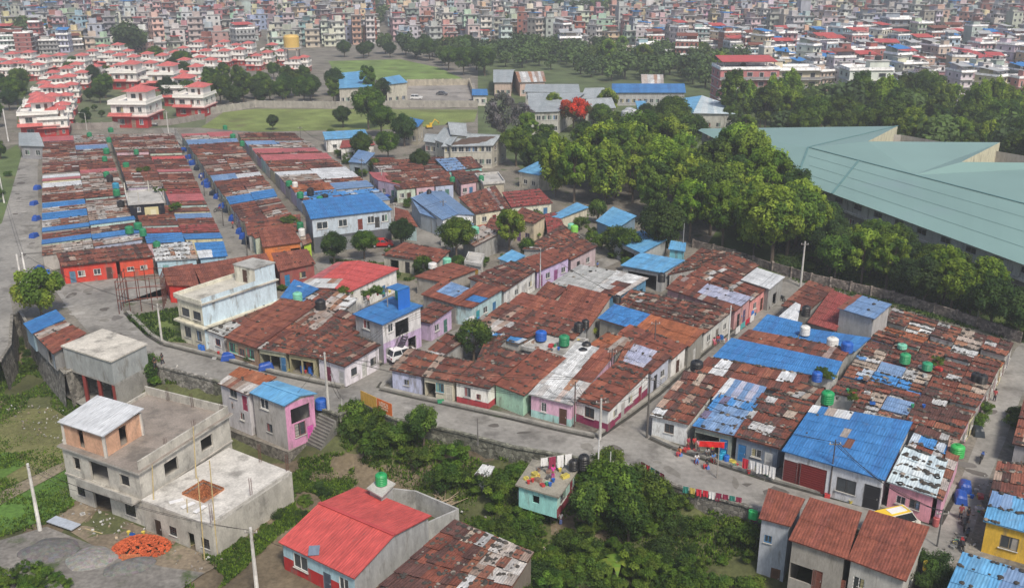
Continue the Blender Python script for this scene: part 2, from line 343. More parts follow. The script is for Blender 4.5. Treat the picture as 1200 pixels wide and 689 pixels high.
ALLH = []
def house(label, q, ze, zb=0, roof='mono', pal='rust', wc=(.6, .58, .54), band=None, ops=None, rise=.5, over=.28, wt=.25, messy=.6, name='row_house', cat='house',
          group=None, world=False, sheet=(.85, 2.1), patch=None, wm=None, link=None, wcs=None):
    """q: four roof corners (front-left, front-right, back-right, back-left) as seen in the photograph at eave height ze."""
    r = R
    Q = [V((p[0], p[1], 0)) for p in q] if world else [P(p[0], p[1], ze).to_2d().to_3d() for p in q]
    A, B, C, D = Q; ctr = (A + B + C + D) / 4
    root = empty(name, (ctr.x, ctr.y, zb)); tag(root, label, cat, group)
    o = V((ctr.x, ctr.y, zb))
    L = [V((p.x - ctr.x, p.y - ctr.y, 0)) for p in Q]; A, B, C, D = L; H0 = ze - zb
    def S(u, v): return lerp(lerp(A, B, u), lerp(D, C, u), v)
    zc = [H0] * 4
    if roof == 'mono': zc = [H0, H0, H0 + rise, H0 + rise]
    if roof == 'monob': zc = [H0 + rise, H0 + rise, H0, H0]
    if roof == 'monol': zc = [H0, H0 + rise, H0 + rise, H0]
    if roof == 'monor': zc = [H0 + rise, H0, H0, H0 + rise]
    Z = lambda p, z: V((p.x, p.y, z))
    mb = MB(); w, l = sheet
    if roof.startswith('mono'):
        sq = [Z(L[i], zc[i]) for i in range(4)]
        k = {'mono': 0, 'monob': 2, 'monol': 3, 'monor': 1}[roof]
        sheets(mb, sq[k], sq[(k + 1) % 4], sq[(k + 2) % 4], sq[(k + 3) % 4], pal, w, l, messy, wt=0, r=r, patch=patch); slopes = [sq]
    elif roof == 'gv':
        m0, m1 = Z(S(.5, 0), H0 + rise), Z(S(.5, 1), H0 + rise)
        sheets(mb, Z(A, H0), m0, m1, Z(D, H0), pal, l, w, messy, r=r, patch=patch); sheets(mb, m0, Z(B, H0), Z(C, H0), m1, pal, l, w, messy, r=r, patch=patch)
        slopes = [(Z(A, H0), m0, m1, Z(D, H0)), (m0, Z(B, H0), Z(C, H0), m1)]
        mb.bar(m0 + V((0, 0, .05)), m1 + V((0, 0, .05)), .35, .05, pick(pal, r))
    elif roof == 'gu':
        m0, m1 = Z(S(0, .5), H0 + rise), Z(S(1, .5), H0 + rise)
        sheets(mb, Z(A, H0), Z(B, H0), m1, m0, pal, w, l, messy, r=r, patch=patch); sheets(mb, Z(C, H0), Z(D, H0), m0, m1, pal, w, l, messy, r=r, patch=patch)
        slopes = [(Z(A, H0), Z(B, H0), m1, m0), (Z(C, H0), Z(D, H0), m0, m1)]
        mb.bar(m0 + V((0, 0, .05)), m1 + V((0, 0, .05)), .35, .05, pick(pal, r))
    elif roof == 'flat':
        mb.prism([A, B, C, D], H0 - .18, H0, (.42, .41, .39), 0)
        mb.face([(p.x, p.y, H0 - .18) for p in (D, C, B, A)], (.4, .4, .38))
        for i in range(4):
            a, b = L[i], L[(i + 1) % 4]; dd = (b - a).normalized(); nn = V((-dd.y, dd.x, 0))
            a2, b2 = a + nn * .1 + dd * .2, b + nn * .1
            mb.bar(Z(a2, H0 + .18), Z(b2, H0 + .18), .18, .36, (.5, .49, .47))
        slopes = []
    mb.build('roof', M_slab if roof == 'flat' else (M_rust if pal in ('rust', 'dark', 'mix', 'smooth', 'orange', 'pale', 'tin', 'maroon', 'brown', 'bluemix') else M_tin), root)
    if wt and slopes:
        for s in slopes:
            wid = (s[1] - s[0]).length; ln = (s[3] - s[0]).length; n = int(wid * ln * (wt * 3.2 + (.12 if messy > .3 else 0))); nv = max(1, round(ln / (l if roof != 'gv' else w * 2)))
            for _ in range(n):
                j = r.randrange(nv + 1); u = r.uniform(.03, .97); v = min(.96, max(.04, j / nv + r.uniform(-.04, .04)))
                p = lerp(lerp(s[0], s[1], u), lerp(s[3], s[2], u), v); WEIGHTS.append((p + o + V((0, 0, .10)), r.random()))
    lu = ((B - A).length + (C - D).length) / 2; lv = ((D - A).length + (C - B).length) / 2
    eu, ev = min(.2, over / lu), min(.2, over / lv)
    Wp = [S(eu, ev), S(1 - eu, ev), S(1 - eu, 1 - ev), S(eu, 1 - ev)]
    if link: Wp = link(Wp)
    wb = MB(); todo = []; zw = [z - .09 for z in zc]
    for i in range(4):
        a, b = Wp[i], Wp[(i + 1) % 4]; Lw = (b - a).length; z1 = min(zw[i], zw[(i + 1) % 4]); hs = []
        for op in (ops or {}).get(i, ()):
            t, kind = op[0], op[1]; W0, H1, s0 = {'d': (.9, 2.0, .02), 'w': (1.1, 1.0, 1.0), 's': (2.6, 2.2, .02), 'o': (1.6, 2.0, .02), 'l': (1.6, 1.1, .95)}[kind]
            cc = op[2] if len(op) > 2 else None; zf = op[3] if len(op) > 3 else 0
            if len(op) > 4: W0 = op[4]
            if len(op) > 5: H1 = op[5]
            z2 = zf + s0; H1 = min(H1, z1 - z2 - .08)
            if H1 < .4 or W0 > Lw * .95: continue
            s1 = t * Lw - W0 / 2; hs.append((s1, s1 + W0, z2, z2 + H1)); todo.append((a, (b - a).normalized(), t * Lw, kind, W0, H1, z2, cc))
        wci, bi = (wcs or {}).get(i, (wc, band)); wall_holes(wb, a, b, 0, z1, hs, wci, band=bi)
        za, zb2 = zw[i], zw[(i + 1) % 4]
        if abs(za - zb2) > .01:
            wb.face([Z(a, z1), Z(b, z1), Z(b if zb2 > za else a, max(za, zb2))], wci)
        elif za > z1 + .01: wb.face([Z(a, z1), Z(b, z1), Z(b, za), Z(a, za)], wc)
        if (roof == 'gv' and i in (0, 2)) or (roof == 'gu' and i in (1, 3)):
            wb.face([Z(a, z1), Z(b, z1), Z((a + b) / 2, z1 + rise * .97)], wc)
    wb.build('wall', wm or M_wall, root)
    for (a, d, s, kind, W0, H1, z2, cc) in todo:
        n = V((d.y, -d.x, 0)); p = V((a.x, a.y, 0)) + d * s
        if kind == 'd': put_door(root, p, d, n, W0, H1, z2, cc or r.choice(DOORC))
        elif kind == 's': put_door(root, p, d, n, W0, H1, z2, cc or (.16, .05, .04), True)
        elif kind in 'wl': put_window(root, p, d, n, W0, H1, z2, cc or (.66, .66, .64), bars=r.random() < .4)
    ALLH.append((o, L)); root['_h'] = 1; del root['_h']
    return root, o, L, S, H0
# ---------------------------------------------------------------- people: one continuous body grown from a skeleton, clothes and hair over it
SKINS = {}
def skin(name, pts, edges, radii, mt, col, parent=None, sub=1, key=None):
    if (name, key) in SKINS and parent is not None:
        nm = SKINS[name, key].copy(); nm.color_attributes['Col'].data.foreach_set('color', list((*col, 1.0)) * len(nm.loops)); n = bpy.data.objects.new(name, nm); COL.objects.link(n); n.parent = parent; return n
    me = bpy.data.meshes.new(name); me.from_pydata([tuple(p) for p in pts], edges, []); o = bpy.data.objects.new(name, me); COL.objects.link(o)
    m = o.modifiers.new('s', 'SKIN'); sv = me.skin_vertices[0].data
    for i, r_ in enumerate(radii): sv[i].radius = (r_, r_) if not isinstance(r_, tuple) else r_
    sv[0].use_root = True; m2 = o.modifiers.new('u', 'SUBSURF'); m2.levels = sub; m2.render_levels = sub
    dg = bpy.context.evaluated_depsgraph_get(); dg.update(); nm = bpy.data.meshes.new_from_object(o.evaluated_get(dg)); bpy.data.objects.remove(o)
    a = nm.color_attributes.new('Col', 'FLOAT_COLOR', 'CORNER'); a.data.foreach_set('color', list((*col, 1.0)) * len(nm.loops)); nm.materials.clear(); nm.materials.append(mt)
    SKINS[name, key] = nm
SKINC = (.26, .14, .09)
def figure(pose):
    """x right, y forward, z up; returns joints for a 1.65 m person"""
    if pose == 'stand': return dict(hip=(0, 0, .88), chest=(0, .01, 1.25), neck=(0, 0, 1.42), head=(0, .02, 1.53), top=(0, .01, 1.63), sl=(-.17, 0, 1.36), el=(-.23, .0, 1.1), wl=(-.24, .08, .86), hl=(-.24, .12, .78), sr=(.17, 0, 1.36), er=(.23, .03, 1.1), wr=(.2, .16, .92), hr=(.18, .22, .88), kl=(-.1, .02, .47), al=(-.11, -.02, .08), fl=(-.12, .14, .04), kr=(.1, .03, .47), ar=(.11, 0, .08), fr=(.12, .16, .04))
    if pose == 'walk': return dict(hip=(0, 0, .86), chest=(0, .03, 1.24), neck=(0, .04, 1.41), head=(0, .07, 1.52), top=(0, .06, 1.62), sl=(-.17, .03, 1.35), el=(-.22, .12, 1.1), wl=(-.2, .27, .93), hl=(-.19, .33, .9), sr=(.17, .03, 1.35), er=(.22, -.1, 1.12), wr=(.22, -.12, .88), hr=(.22, -.1, .8), kl=(-.1, -.04, .46), al=(-.1, -.28, .12), fl=(-.1, -.16, .03), kr=(.1, .16, .47), ar=(.1, .24, .08), fr=(.1, .4, .05))
    return dict(hip=(0, 0, .42), chest=(0, .08, .78), neck=(0, .11, .95), head=(0, .15, 1.06), top=(0, .14, 1.16), sl=(-.17, .1, .9), el=(-.24, .2, .66), wl=(-.14, .4, .56), hl=(-.1, .46, .54), sr=(.17, .1, .9), er=(.24, .2, .66), wr=(.14, .4, .58), hr=(.1, .46, .56), kl=(-.13, .42, .46), al=(-.12, .38, .08), fl=(-.12, .54, .04), kr=(.13, .42, .46), ar=(.12, .38, .08), fr=(.12, .54, .04))
def person(p, rz, label, top, bottom, pose='stand', hair=(.02, .018, .016), skirt=False, s=1.0, cap=None):
    j = figure(pose); root = None if p is None else empty('person', p, rz); pre = root is None
    if root: root.scale = (s, s, s); tag(root, label, 'person', 'people in the streets')
    N = ['hip', 'chest', 'neck', 'head', 'top', 'sl', 'el', 'wl', 'hl', 'sr', 'er', 'wr', 'hr', 'kl', 'al', 'fl', 'kr', 'ar', 'fr']; ix = {n: i for i, n in enumerate(N)}
    E = [('hip', 'chest'), ('chest', 'neck'), ('neck', 'head'), ('head', 'top'), ('chest', 'sl'), ('sl', 'el'), ('el', 'wl'), ('wl', 'hl'), ('chest', 'sr'), ('sr', 'er'), ('er', 'wr'), ('wr', 'hr'), ('hip', 'kl'), ('kl', 'al'), ('al', 'fl'), ('hip', 'kr'), ('kr', 'ar'), ('ar', 'fr')]
    rr = dict(hip=.12, chest=.12, neck=.055, head=.095, top=.06, sl=.055, el=.04, wl=.028, hl=.035, sr=.055, er=.04, wr=.028, hr=.035, kl=.06, al=.038, fl=.035, kr=.06, ar=.038, fr=.035)
    skin('body', [j[n] for n in N], [(ix[a], ix[b]) for a, b in E], [rr[n] for n in N], M_skin, SKINC, root, key=pose)
    v = {k: V(x) for k, x in j.items()}
    skin('shirt', [v['chest'], v['hip'], v['sl'], lerp(v['sl'], v['el'], .8), v['sr'], lerp(v['sr'], v['er'], .8)], [(0, 1), (0, 2), (2, 3), (0, 4), (4, 5)], [.15, .145, .075, .06, .075, .06], M_cloth, top, root, key=pose)
    if skirt: skin('skirt', [v['hip'], (v['kl'] + v['kr']) / 2, (v['al'] + v['ar']) / 2 + V((0, 0, .12))], [(0, 1), (1, 2)], [.16, .19, .2], M_cloth, bottom, root, key=pose)
    else: skin('trousers', [v['hip'], v['kl'], v['al'], v['kr'], v['ar']], [(0, 1), (1, 2), (0, 3), (3, 4)], [.15, .08, .062, .08, .062], M_cloth, bottom, root, key=pose)
    if pre: return
    h = v['head'] + V((0, -.025, .045)); mb = MB(); mb.lathe(h - V((0, 0, .06)), [(.085, -.02), (.112, .03), (.108, .1), (.07, .155), (0, .17)], 10, cap or hair); mb.build('hair' if not cap else 'cap', M_cloth, root)
    return root
for po in ('stand', 'walk', 'sit'):
    person(None, 0, '', (1, 1, 1), (1, 1, 1), po); 
    if po == 'stand': person(None, 0, '', (1, 1, 1), (1, 1, 1), po, skirt=True)
# ================================================================ GROUND
LOW = -4.6
EDGE = [(-400, 420), (0, 424), (12, 405), (14, 370), (24, 366), (50, 412), (76, 438), (100, 425), (172, 418), (187, 430), (250, 446), (310, 462), (372, 478), (397, 487),
        (425, 473), (460, 491), (540, 508), (600, 524), (640, 531), (720, 545), (773, 563), (815, 578), (873, 593), (890, 600), (1010, 622), (1060, 637), (1086, 646), (1088, 690), (1088, 760)]
edge = [P(x, y) for x, y in EDGE]
xm, ymax = 2500, 3200
mb = MB(); mb.face([(p.x, p.y, 0) for p in edge] + [(xm, edge[-1].y - 1, 0), (xm, ymax, 0), (-xm, ymax, 0), (-xm, edge[0].y, 0)], (.19, .175, .15))
g = mb.build('ground', M_soil); tag(g, kind='structure')
# lower terrain under the road's stone wall
BANK = [(edge[i], edge[i + 1]) for i in list(range(8, 11)) + list(range(13, 24))]
def low_z(x, y):
    p = V((x, y, 0)); dm = 99
    for q0, q1 in BANK:
        dd = q1 - q0; t = max(0, min(1, (p - q0).dot(dd) / dd.length_squared)); dm = min(dm, (p - q0 - dd * t).length)
    return LOW + 3.3 * max(0, 1 - dm / 6.5) + .5 * noise.noise(V((x * .05, y * .05, 0))) + .15 * noise.noise(V((x * .3, y * .3, 3)))
mb = MB(); x0, x1, y0, y1, st = -110, 75, 50, 190, 2.0
nx, ny = int((x1 - x0) / st), int((y1 - y0) / st)
for i in range(nx):
    for j in range(ny):
        x, y = x0 + i * st, y0 + j * st
        c = (.085, .095, .038) if noise.noise(V((x * .06, y * .06, 9))) > -.15 else (.15, .12, .08)
        mb.face([(a, b, low_z(a, b)) for a, b in ((x, y), (x + st, y), (x + st, y + st), (x, y + st))], c)
g = mb.build('lower_ground', M_grass, smooth=True); tag(g, kind='structure')

def inpoly0(p, k=0):
    poly = [(q.x, q.y) for q in edge] + [(2500, 10), (2500, 3200), (-2500, 3200), (-2500, edge[0].y)]; r = False
    for i in range(len(poly)):
        x1, y1 = poly[i]; x2, y2 = poly[i - 1]
        if (y1 > p.y - 1.5) != (y2 > p.y - 1.5) and p.x < (x2 - x1) * (p.y - 1.5 - y1) / (y2 - y1) + x1: r = not r
    return r
def sheet_on(name, pts, z, m, col, kind='structure', label=None, zz=0):
    mb = MB(); mb.face([(p.x, p.y, zz + z) for p in [P(x, y, zz) for x, y in pts]], col); o = mb.build(name, m); tag(o, label, kind=kind); return o
sheet_on('road', [(30, 140), (50, 140), (44, 200), (45, 250), (52, 300), (70, 328), (150, 326), (232, 340), (238, 318), (300, 300), (300, 310), (200, 350), (140, 356), (147, 369), (172, 395), (190, 405), (250, 420), (330, 441), (402, 456), (420, 447), (447, 457),
        (485, 466), (600, 491), (655, 504), (700, 513), (712, 508), (735, 507), (762, 516), (790, 527), (898, 563), (965, 581), (1025, 596), (1098, 616), (1112, 600), (1126, 562), (1145, 514), (1157, 474), (1190, 409), (1200, 400), (1230, 395), (1197, 464), (1178, 516), (1160, 558), (1135, 640), (1115, 660), (1100, 689),
        (1095, 750), (1088, 750), (1088, 646), (1060, 637), (1010, 622), (890, 600), (873, 593), (815, 578), (773, 563), (720, 545), (640, 531), (600, 524), (540, 508), (460, 491), (425, 474), (397, 487), (372, 478), (310, 462),
        (250, 446), (187, 430), (172, 418), (100, 425), (110, 395), (100, 385), (80, 362), (66, 342), (10, 336), (16, 372), (12, 405), (0, 424), (-60, 424), (-60, 330), (-30, 280), (0, 262), (14, 222), (24, 185)], .012, M_road, (.27, .26, .24))
def lane(name, pts, w, z=.016, col=(.25, .24, .22)):
    mb = MB(); c = [P(x, y) for x, y in pts]
    for i in range(len(c) - 1):
        a, b = c[i], c[i + 1]; d = (b - a).normalized(); n = V((-d.y, d.x, 0)) * (w[i] / 2); n2 = V((-d.y, d.x, 0)) * (w[i + 1] / 2)
        mb.face([(p.x, p.y, z + i * .0004) for p in (a - n, b + d * .5 - n2, b + d * .5 + n2, a + n)], col)
    o = mb.build(name, M_road); tag(o, kind='structure')
lane('lane', [(285, 310), (272, 285), (248, 235), (222, 190), (203, 160), (196, 148)], [5, 4.2, 3.8, 3.8, 3.8, 3.8])
lane('lane', [(520, 300), (497, 278), (480, 262), (450, 236), (410, 205), (375, 180), (345, 163)], [6, 5.5, 5, 4.5, 4, 4, 4])
lane('lane', [(425, 455), (450, 440), (500, 415), (560, 384), (600, 362), (640, 340), (700, 311), (730, 298)], [7.5, 6.5, 5.5, 4, 3.6, 3.6, 3.5, 3.5])
lane('lane', [(736, 514), (760, 490), (800, 450), (845, 412), (885, 378), (925, 344), (950, 325)], [5, 4.8, 4.4, 4.4, 4.8, 5.5, 5.5])
lane('lane', [(370, 312), (430, 306), (500, 292), (535, 285)], [5, 6, 6, 5])
lane('lane', [(95, 150), (118, 142), (128, 110), (132, 90)], [5, 5, 6, 6], col=(.2, .2, .2))
# kerbs and drains along the blocks
def kerb(pts, z0=0, h=.28, w=.5, lab='low cracked concrete kerb along the road'):
    mb = MB(); c = [P(x, y) for x, y in pts]
    for i in range(len(c) - 1):
        a, b = c[i], c[i + 1]; d = (b - a).normalized(); mb.bar(a + V((0, 0, h / 2)) - d * .05 * (i % 2), b + V((0, 0, h / 2 + .003 * (i % 3))), w, h, (.3, .29, .26))
    o = mb.build('kerb', M_conc); tag(o, kind='structure')
    m2 = MB()
    for i in range(len(c) - 1):
        a, b = c[i], c[i + 1]; d = (b - a).normalized(); n = V((d.y, -d.x, 0))
        for off, wd_, cl, zz in ((.5, .45, (.05, .048, .042), .03), (-.55, .5, (.13, .12, .10), .034)):
            m2.face([(p.x, p.y, zz + i * .0005) for p in (a + n * (off - wd_ / 2), b + n * (off - wd_ / 2), b + n * (off + wd_ / 2), a + n * (off + wd_ / 2))], cl)
    o = m2.build('gutter', M_soil); tag(o, kind='structure')
kerb([(150, 366), (176, 392), (194, 403), (250, 417), (330, 438), (401, 453), (425, 436), (447, 424)])
kerb([(452, 448), (447, 455), (485, 464), (600, 489), (655, 502), (698, 511), (735, 486), (770, 460), (808, 425), (840, 398), (872, 372), (905, 350)])
kerb([(764, 512), (790, 524), (898, 560), (965, 578), (1025, 593), (1095, 612), (1118, 570)])
mb = MB(); r_p = random.Random(8)
for k in range(70):                       # repairs, cracks and damp patches in the road concrete
    q = r_p.choice([((470, 475), (1010, 600), 14), ((160, 385), (400, 465), 10), ((90, 345), (130, 400), 30), ((20, 200), (30, 320), 14), ((1165, 430), (1120, 610), 10), ((20, 180), (25, 260), 10)])
    t = r_p.random(); c0 = P(lerp(q[0][0], q[1][0], t) + r_p.uniform(-q[2], q[2]), lerp(q[0][1], q[1][1], t) + r_p.uniform(-6, 6)); n = 9; w1, w2, ro = r_p.uniform(.3, 1.6), r_p.uniform(.1, .9), r_p.uniform(0, 3)
    pts = []
    for i in range(n):
        an = 6.283 * i / n; rr = r_p.uniform(.6, 1.2); x, y = math.cos(an) * w1 * rr, math.sin(an) * w2 * rr; pts.append((c0.x + x * math.cos(ro) - y * math.sin(ro), c0.y + x * math.sin(ro) + y * math.cos(ro), .021 + k * .0001))
    if inpoly0(c0, k): mb.face(pts, r_p.choice([(.16, .15, .14), (.2, .19, .17), (.12, .11, .10), (.33, .32, .3)]))
g = mb.build('road_patches', M_road); tag(g, kind='structure')
# green fields, open lots
sheet_on('field', [(235, 150), (262, 132), (300, 128), (560, 129), (556, 143), (470, 152), (380, 153), (300, 155)], .05, M_grass, (.16, .20, .06))
sheet_on('field', [(385, 72), (470, 70), (515, 80), (545, 94), (470, 96), (395, 92)], .05, M_grass, (.15, .22, .06))
sheet_on('parking_lot', [(472, 98), (556, 98), (560, 124), (470, 124)], .06, M_road, (.3, .28, .26))
sheet_on('yard', [(148, 372), (215, 360), (220, 402), (190, 400), (170, 392)], .03, M_grass, (.11, .15, .04))
sheet_on('yard', [(385, 302), (440, 308), (480, 305), (520, 310), (480, 330), (400, 322)], .03, M_soil, (.13, .14, .06))
sheet_on('yard', [(820, 300), (950, 330), (1210, 405), (1230, 395), (1230, 330), (960, 250), (860, 240)], .02, M_grass, (.075, .115, .03))
sheet_on('verge', [(0, 180), (20, 170), (26, 180), (14, 222), (2, 262), (-60, 290), (-60, 200)], .03, M_grass, (.1, .14, .05))
sheet_on('yard', [(560, 50), (860, 70), (940, 110), (1200, 130), (1210, 200), (980, 180), (640, 220), (560, 160), (560, 130)], .02, M_grass, (.09, .12, .05))
sheet_on('yard', [(85, 150), (240, 150), (250, 90), (120, 70), (20, 90), (20, 150)], .022, M_grass, (.11, .13, .07))

# the stone wall carrying the road, along the edge of the upper ground
def retaining(name, i0, i1, label, m, col, drop=5.4, cap=True):
    mb = MB()
    for i in range(i0, i1):
        a, b = edge[i], edge[i + 1]; d = (b - a).normalized(); n = V((d.y, -d.x, 0)); k = max(1, int((b - a).length / 2))
        for j in range(k):
            p, q = lerp(a, b, j / k), lerp(a, b, (j + 1) / k); p0, q0 = p + n * .55, q + n * .55
            mb.face([(p0.x, p0.y, -drop), (q0.x, q0.y, -drop), (q.x + n.x * .05, q.y + n.y * .05, .1), (p.x + n.x * .05, p.y + n.y * .05, .1)], col)
        if cap: mb.bar(a + V((0, 0, .12)) - d * .02, b + V((0, 0, .12)) + d * .02, .4, .22 + .004 * (i % 3), tuple(x * 1.3 for x in col))
    o = mb.build(name, m); tag(o, label, 'wall')
retaining('retaining_wall', 1, 4, 'stone drain wall curving past the grey path at the left edge', M_stone, (.17, .16, .14))
retaining('retaining_wall', 4, 10, 'rough stone base wall below the blue shack and grey block', M_stone, (.2, .19, .17))
retaining('retaining_wall', 10, 14, 'roadside bank wall behind the unfinished concrete house garden', M_stone, (.14, .14, .11))
retaining('retaining_wall', 14, 20, 'mossy stone retaining wall between orange barricade and turquoise house', M_stone, (.15, .15, .12))
retaining('retaining_wall', 20, 24, 'dark stone retaining wall under the strings of hung laundry', M_stone, (.18, .17, .15))
retaining('retaining_wall', 24, 28, 'retaining wall carrying the road behind the three rust-roofed houses', M_stone, (.2, .19, .17))

# ================================================================ HAND-TRACED HOUSES
H = house
w2 = {0: [(.3, 'w'), (.72, 'w')]}; dw = {0: [(.3, 'd'), (.68, 'w')]}; wd_ = {0: [(.3, 'w'), (.75, 'd')]}
def side(o, k): return {k: o[0]}
# --- front row left of the car lane
H('grey-tin-roofed white house with maroon window beside the tall pale blue house', [(234, 384), (262, 395), (325, 356), (298, 346)], 2.8, pal='mix', patch=[(0, 1, 0, .35, 'grey')], wc=WHITE, ops={0: [(.15, 'w'), (.7, 'w', (.2, .03, .04))]})
H('long even rust roofed house with green windows facing the main road', [(262, 395), (300, 408), (374, 360), (330, 353)], 3.0, pal='smooth', wc=(.3, .2, .14), messy=.25, wt=.05, ops={0: [(.22, 'w', (.1, .45, .32), 0, 1.7, 1.4), (.5, 'w', (.15, .05, .04)), (.78, 'w', (.1, .45, .32), 0, 1.6, 1.4)]})
H('patched tin roofed house with white ridge strip and open dark porch', [(300, 408), (335, 414), (396, 372), (374, 360)], 2.8, pal='pale', patch=[(0, 1, 0, .5, 'rust')], wc=(.4, .4, .28), ops={0: [(.2, 'o'), (.6, 'o'), (.88, 'd')]})
H('brown patchwork roofed house with olive wall on the main road', [(335, 414), (370, 420), (414, 392), (392, 374)], 2.8, pal='rust', wc=(.36, .33, .2), wt=.5, ops={0: [(.25, 'o'), (.7, 'o')]})
H('whitewashed corner house with stone-weighted roof where the car lane starts', [(370, 419), (404, 430), (447, 408), (412, 394)], 2.9, pal='rust', wc=(.74, .7, .74), wt=.5, ops={0: [(.35, 'd', (.2, .03, .07)), (.85, 'd', (.5, .5, .5))], 1: [(.25, 'w', (.05, .05, .05)), (.55, 'd', (.55, .55, .52)), (.82, 'w', (.05, .05, .05))]}, messy=.8)
H('dark cluttered roof house behind the whitewashed corner house', [(374, 384), (412, 396), (440, 380), (400, 366)], 3.0, pal='dark', wc=GREY, wt=.6, messy=1)
H('low roof patched with long pale planks behind the green-windowed house', [(330, 353), (374, 360), (400, 345), (358, 334)], 2.7, pal='mix', wc=GREY, wt=.5, messy=1)
H('small tin roof beside the black water tank and flower terrace', [(374, 360), (400, 366), (420, 354), (396, 344)], 2.9, pal='tin', wc=GREY, messy=.5)
H('blue tin roof under a mint tank beside the pale blue house', [(328, 349), (352, 352), (374, 342), (345, 331)], 3.0, pal='blue', wc=GREY, messy=.1, wt=0)
# red roofed hall
H('wide orange-red roofed building behind the pale blue tall house', [(392, 338), (410, 342), (468, 316), (422, 307)], 3.6, pal='red', wc=WHITE, messy=.05, wt=0, rise=.2, ops={1: [(.3, 'w'), (.7, 'd')]}, name='hall', cat='building')
H('faded red roofed wing joined to the orange-red roofed building', [(347, 336), (392, 338), (422, 307), (395, 309)], 3.4, pal='rose', patch=[(0, 1, 0, .25, 'tin'), (0.3, 1, .3, 1, 'red')], wc=WHITE, messy=.1, wt=0, rise=.25)
H('rust roofed brick house with bright blue door', [(326, 318), (370, 309), (360, 295), (318, 300)], 3.0, pal='smooth', wc=(.3, .085, .075), messy=.2, wt=.05, ops={0: [(.2, 'd', (.03, .2, .4)), (.65, 'w', (.1, .08, .08))]})
H('long low maroon-roofed brick shed behind the rusty scaffold', [(236, 334), (322, 318), (312, 300), (226, 314)], 2.8, pal='smooth', wc=(.3, .07, .07), messy=.3, wt=0, ops={0: [(.1, 'w'), (.3, 'o'), (.6, 'w')]})
H('small scarlet-walled shed beside the rusty scaffold', [(196, 334), (234, 336), (226, 312), (190, 318)], 2.9, pal='smooth', wc=(.55, .04, .03), messy=.3, wt=0, ops={0: [(.5, 'o')]})
H('orange-walled house with flat rust roof above the brick house', [(308, 290), (354, 284), (342, 268), (303, 273)], 3.0, pal='smooth', wc=(.62, .2, .06), messy=.15, wt=0, ops={0: [(.5, 's', (.5, .16, .05)), (.85, 'o')]})
H('yellow-green painted kiosk beside the orange-walled house', [(355, 288), (366, 284), (362, 277), (352, 279)], 2.6, pal='mix', wc=(.5, .7, .06), ops={0: [(.5, 'o', None, 0, .9, 1.2)]}, wt=0)
H('two-row rust roof house left of the blue roofed grey balcony block', [(290, 276), (354, 270), (352, 254), (287, 262)], 3.0, pal='smooth', wc=GREY, messy=.3)
# --- right of the car lane, front row
H('lavender-fronted corner house with dark stone-weighted roof by the white car', [(456, 433), (494, 441), (515, 420), (480, 411)], 2.8, pal='rust', wc=(.5, .53, .7), wt=.6, messy=.8, ops={0: [(.5, 'w', (.4, .42, .55), 0, .8, .8)], 3: [(.3, 'd')]})
H('open porch house with blue window and blue drum', [(494, 441), (531, 448), (556, 428), (515, 420)], 2.8, pal='dark', wc=(.58, .55, .44), wt=.7, messy=.8, ops={0: [(.18, 'o'), (.55, 'w', (.08, .3, .4), 0, 1.1, 1.2), (.85, 'd', (.55, .52, .45))]})
H('white and red banded house with grey shutter window', [(531, 447), (573, 456), (620, 420), (583, 409)], 2.8, pal='dark', wc=(.78, .77, .72), band=(.8, (.42, .06, .07)), wt=.8, messy=.9, ops={0: [(.35, 'w', (.3, .3, .32), 0, .9, 1.3), (.7, 'w', (.35, .08, .08), 0, .6, .7)]})
H('dark roofed house behind the courtyard shrub', [(556, 428), (583, 409), (600, 395), (570, 400)], 2.7, pal='dark', wc=GREY, wt=.5)
H('rust and grey roofed house between courtyard shrub and the car lane', [(493, 417), (510, 424), (546, 402), (524, 394)], 2.8, pal='rust', patch=[(0, .8, .0, .3, 'tin')], wc=GREY, wt=.3)
H('pale green fronted house with spotted rust roof', [(578, 450), (614, 464), (664, 424), (630, 412)], 2.8, pal='smooth', wc=(.4, .62, .47), wt=.18, messy=.35, ops={1: [(.3, 'w')]})
H('pink and turquoise fronted house under streaky bare tin roof', [(619, 462), (671, 475), (722, 418), (676, 404)], 2.9, pal='tin', patch=[(.62, 1, .45, 1, 'smooth')], wc=(.72, .45, .58), band=(.9, (.42, .66, .62)), wt=0, messy=.3, sheet=(.85, 3.2), ops={0: [(.32, 'w', (.7, .7, .7), 0, .7, 1.2), (.8, 'd', (.12, .06, .04), 0, 1.0, 2.0)]})
H('white and maroon corner house with spotted rust roof at the lane mouth', [(672, 468), (714, 482), (763, 438), (725, 426)], 2.8, pal='smooth', wc=(.74, .74, .72), band=(1.0, (.27, .04, .1)), wt=.45, messy=.5, ops={0: [(.42, 'w', (.13, .06, .05), 0, 1.3, 1.3)], 1: [(.18, 'w'), (.36, 'd', (.5, .48, .46)), (.55, 'w'), (.8, 'd', (.3, .05, .08))]})
H('house with faded lilac sheet roof along the right-hand lane', [(722, 425), (763, 438), (787, 421), (735, 404)], 2.9, pal='rust', patch=[(.1, .7, .15, .95, 'lilac')], wc=(.5, .53, .62), wt=.1, ops={1: [(.3, 'd'), (.7, 'w')]})
H('narrow rust strip-roofed house one back from the lilac sheet roof', [(714, 398), (788, 421), (806, 409), (738, 384)], 2.9, pal='smooth', wc=WHITE, wt=.2, messy=.5, ops={1: [(.5, 'd')]})
H('strip house with blue and orange roof over a stone-grey wall', [(700, 373), (808, 406), (826, 391), (720, 360)], 3.3, pal='orange', patch=[(0, .42, 0, 1, 'blue')], wc=(.3, .29, .26), messy=.15, wt=0, ops={1: [(.5, 'd', (.6, .6, .58))]})
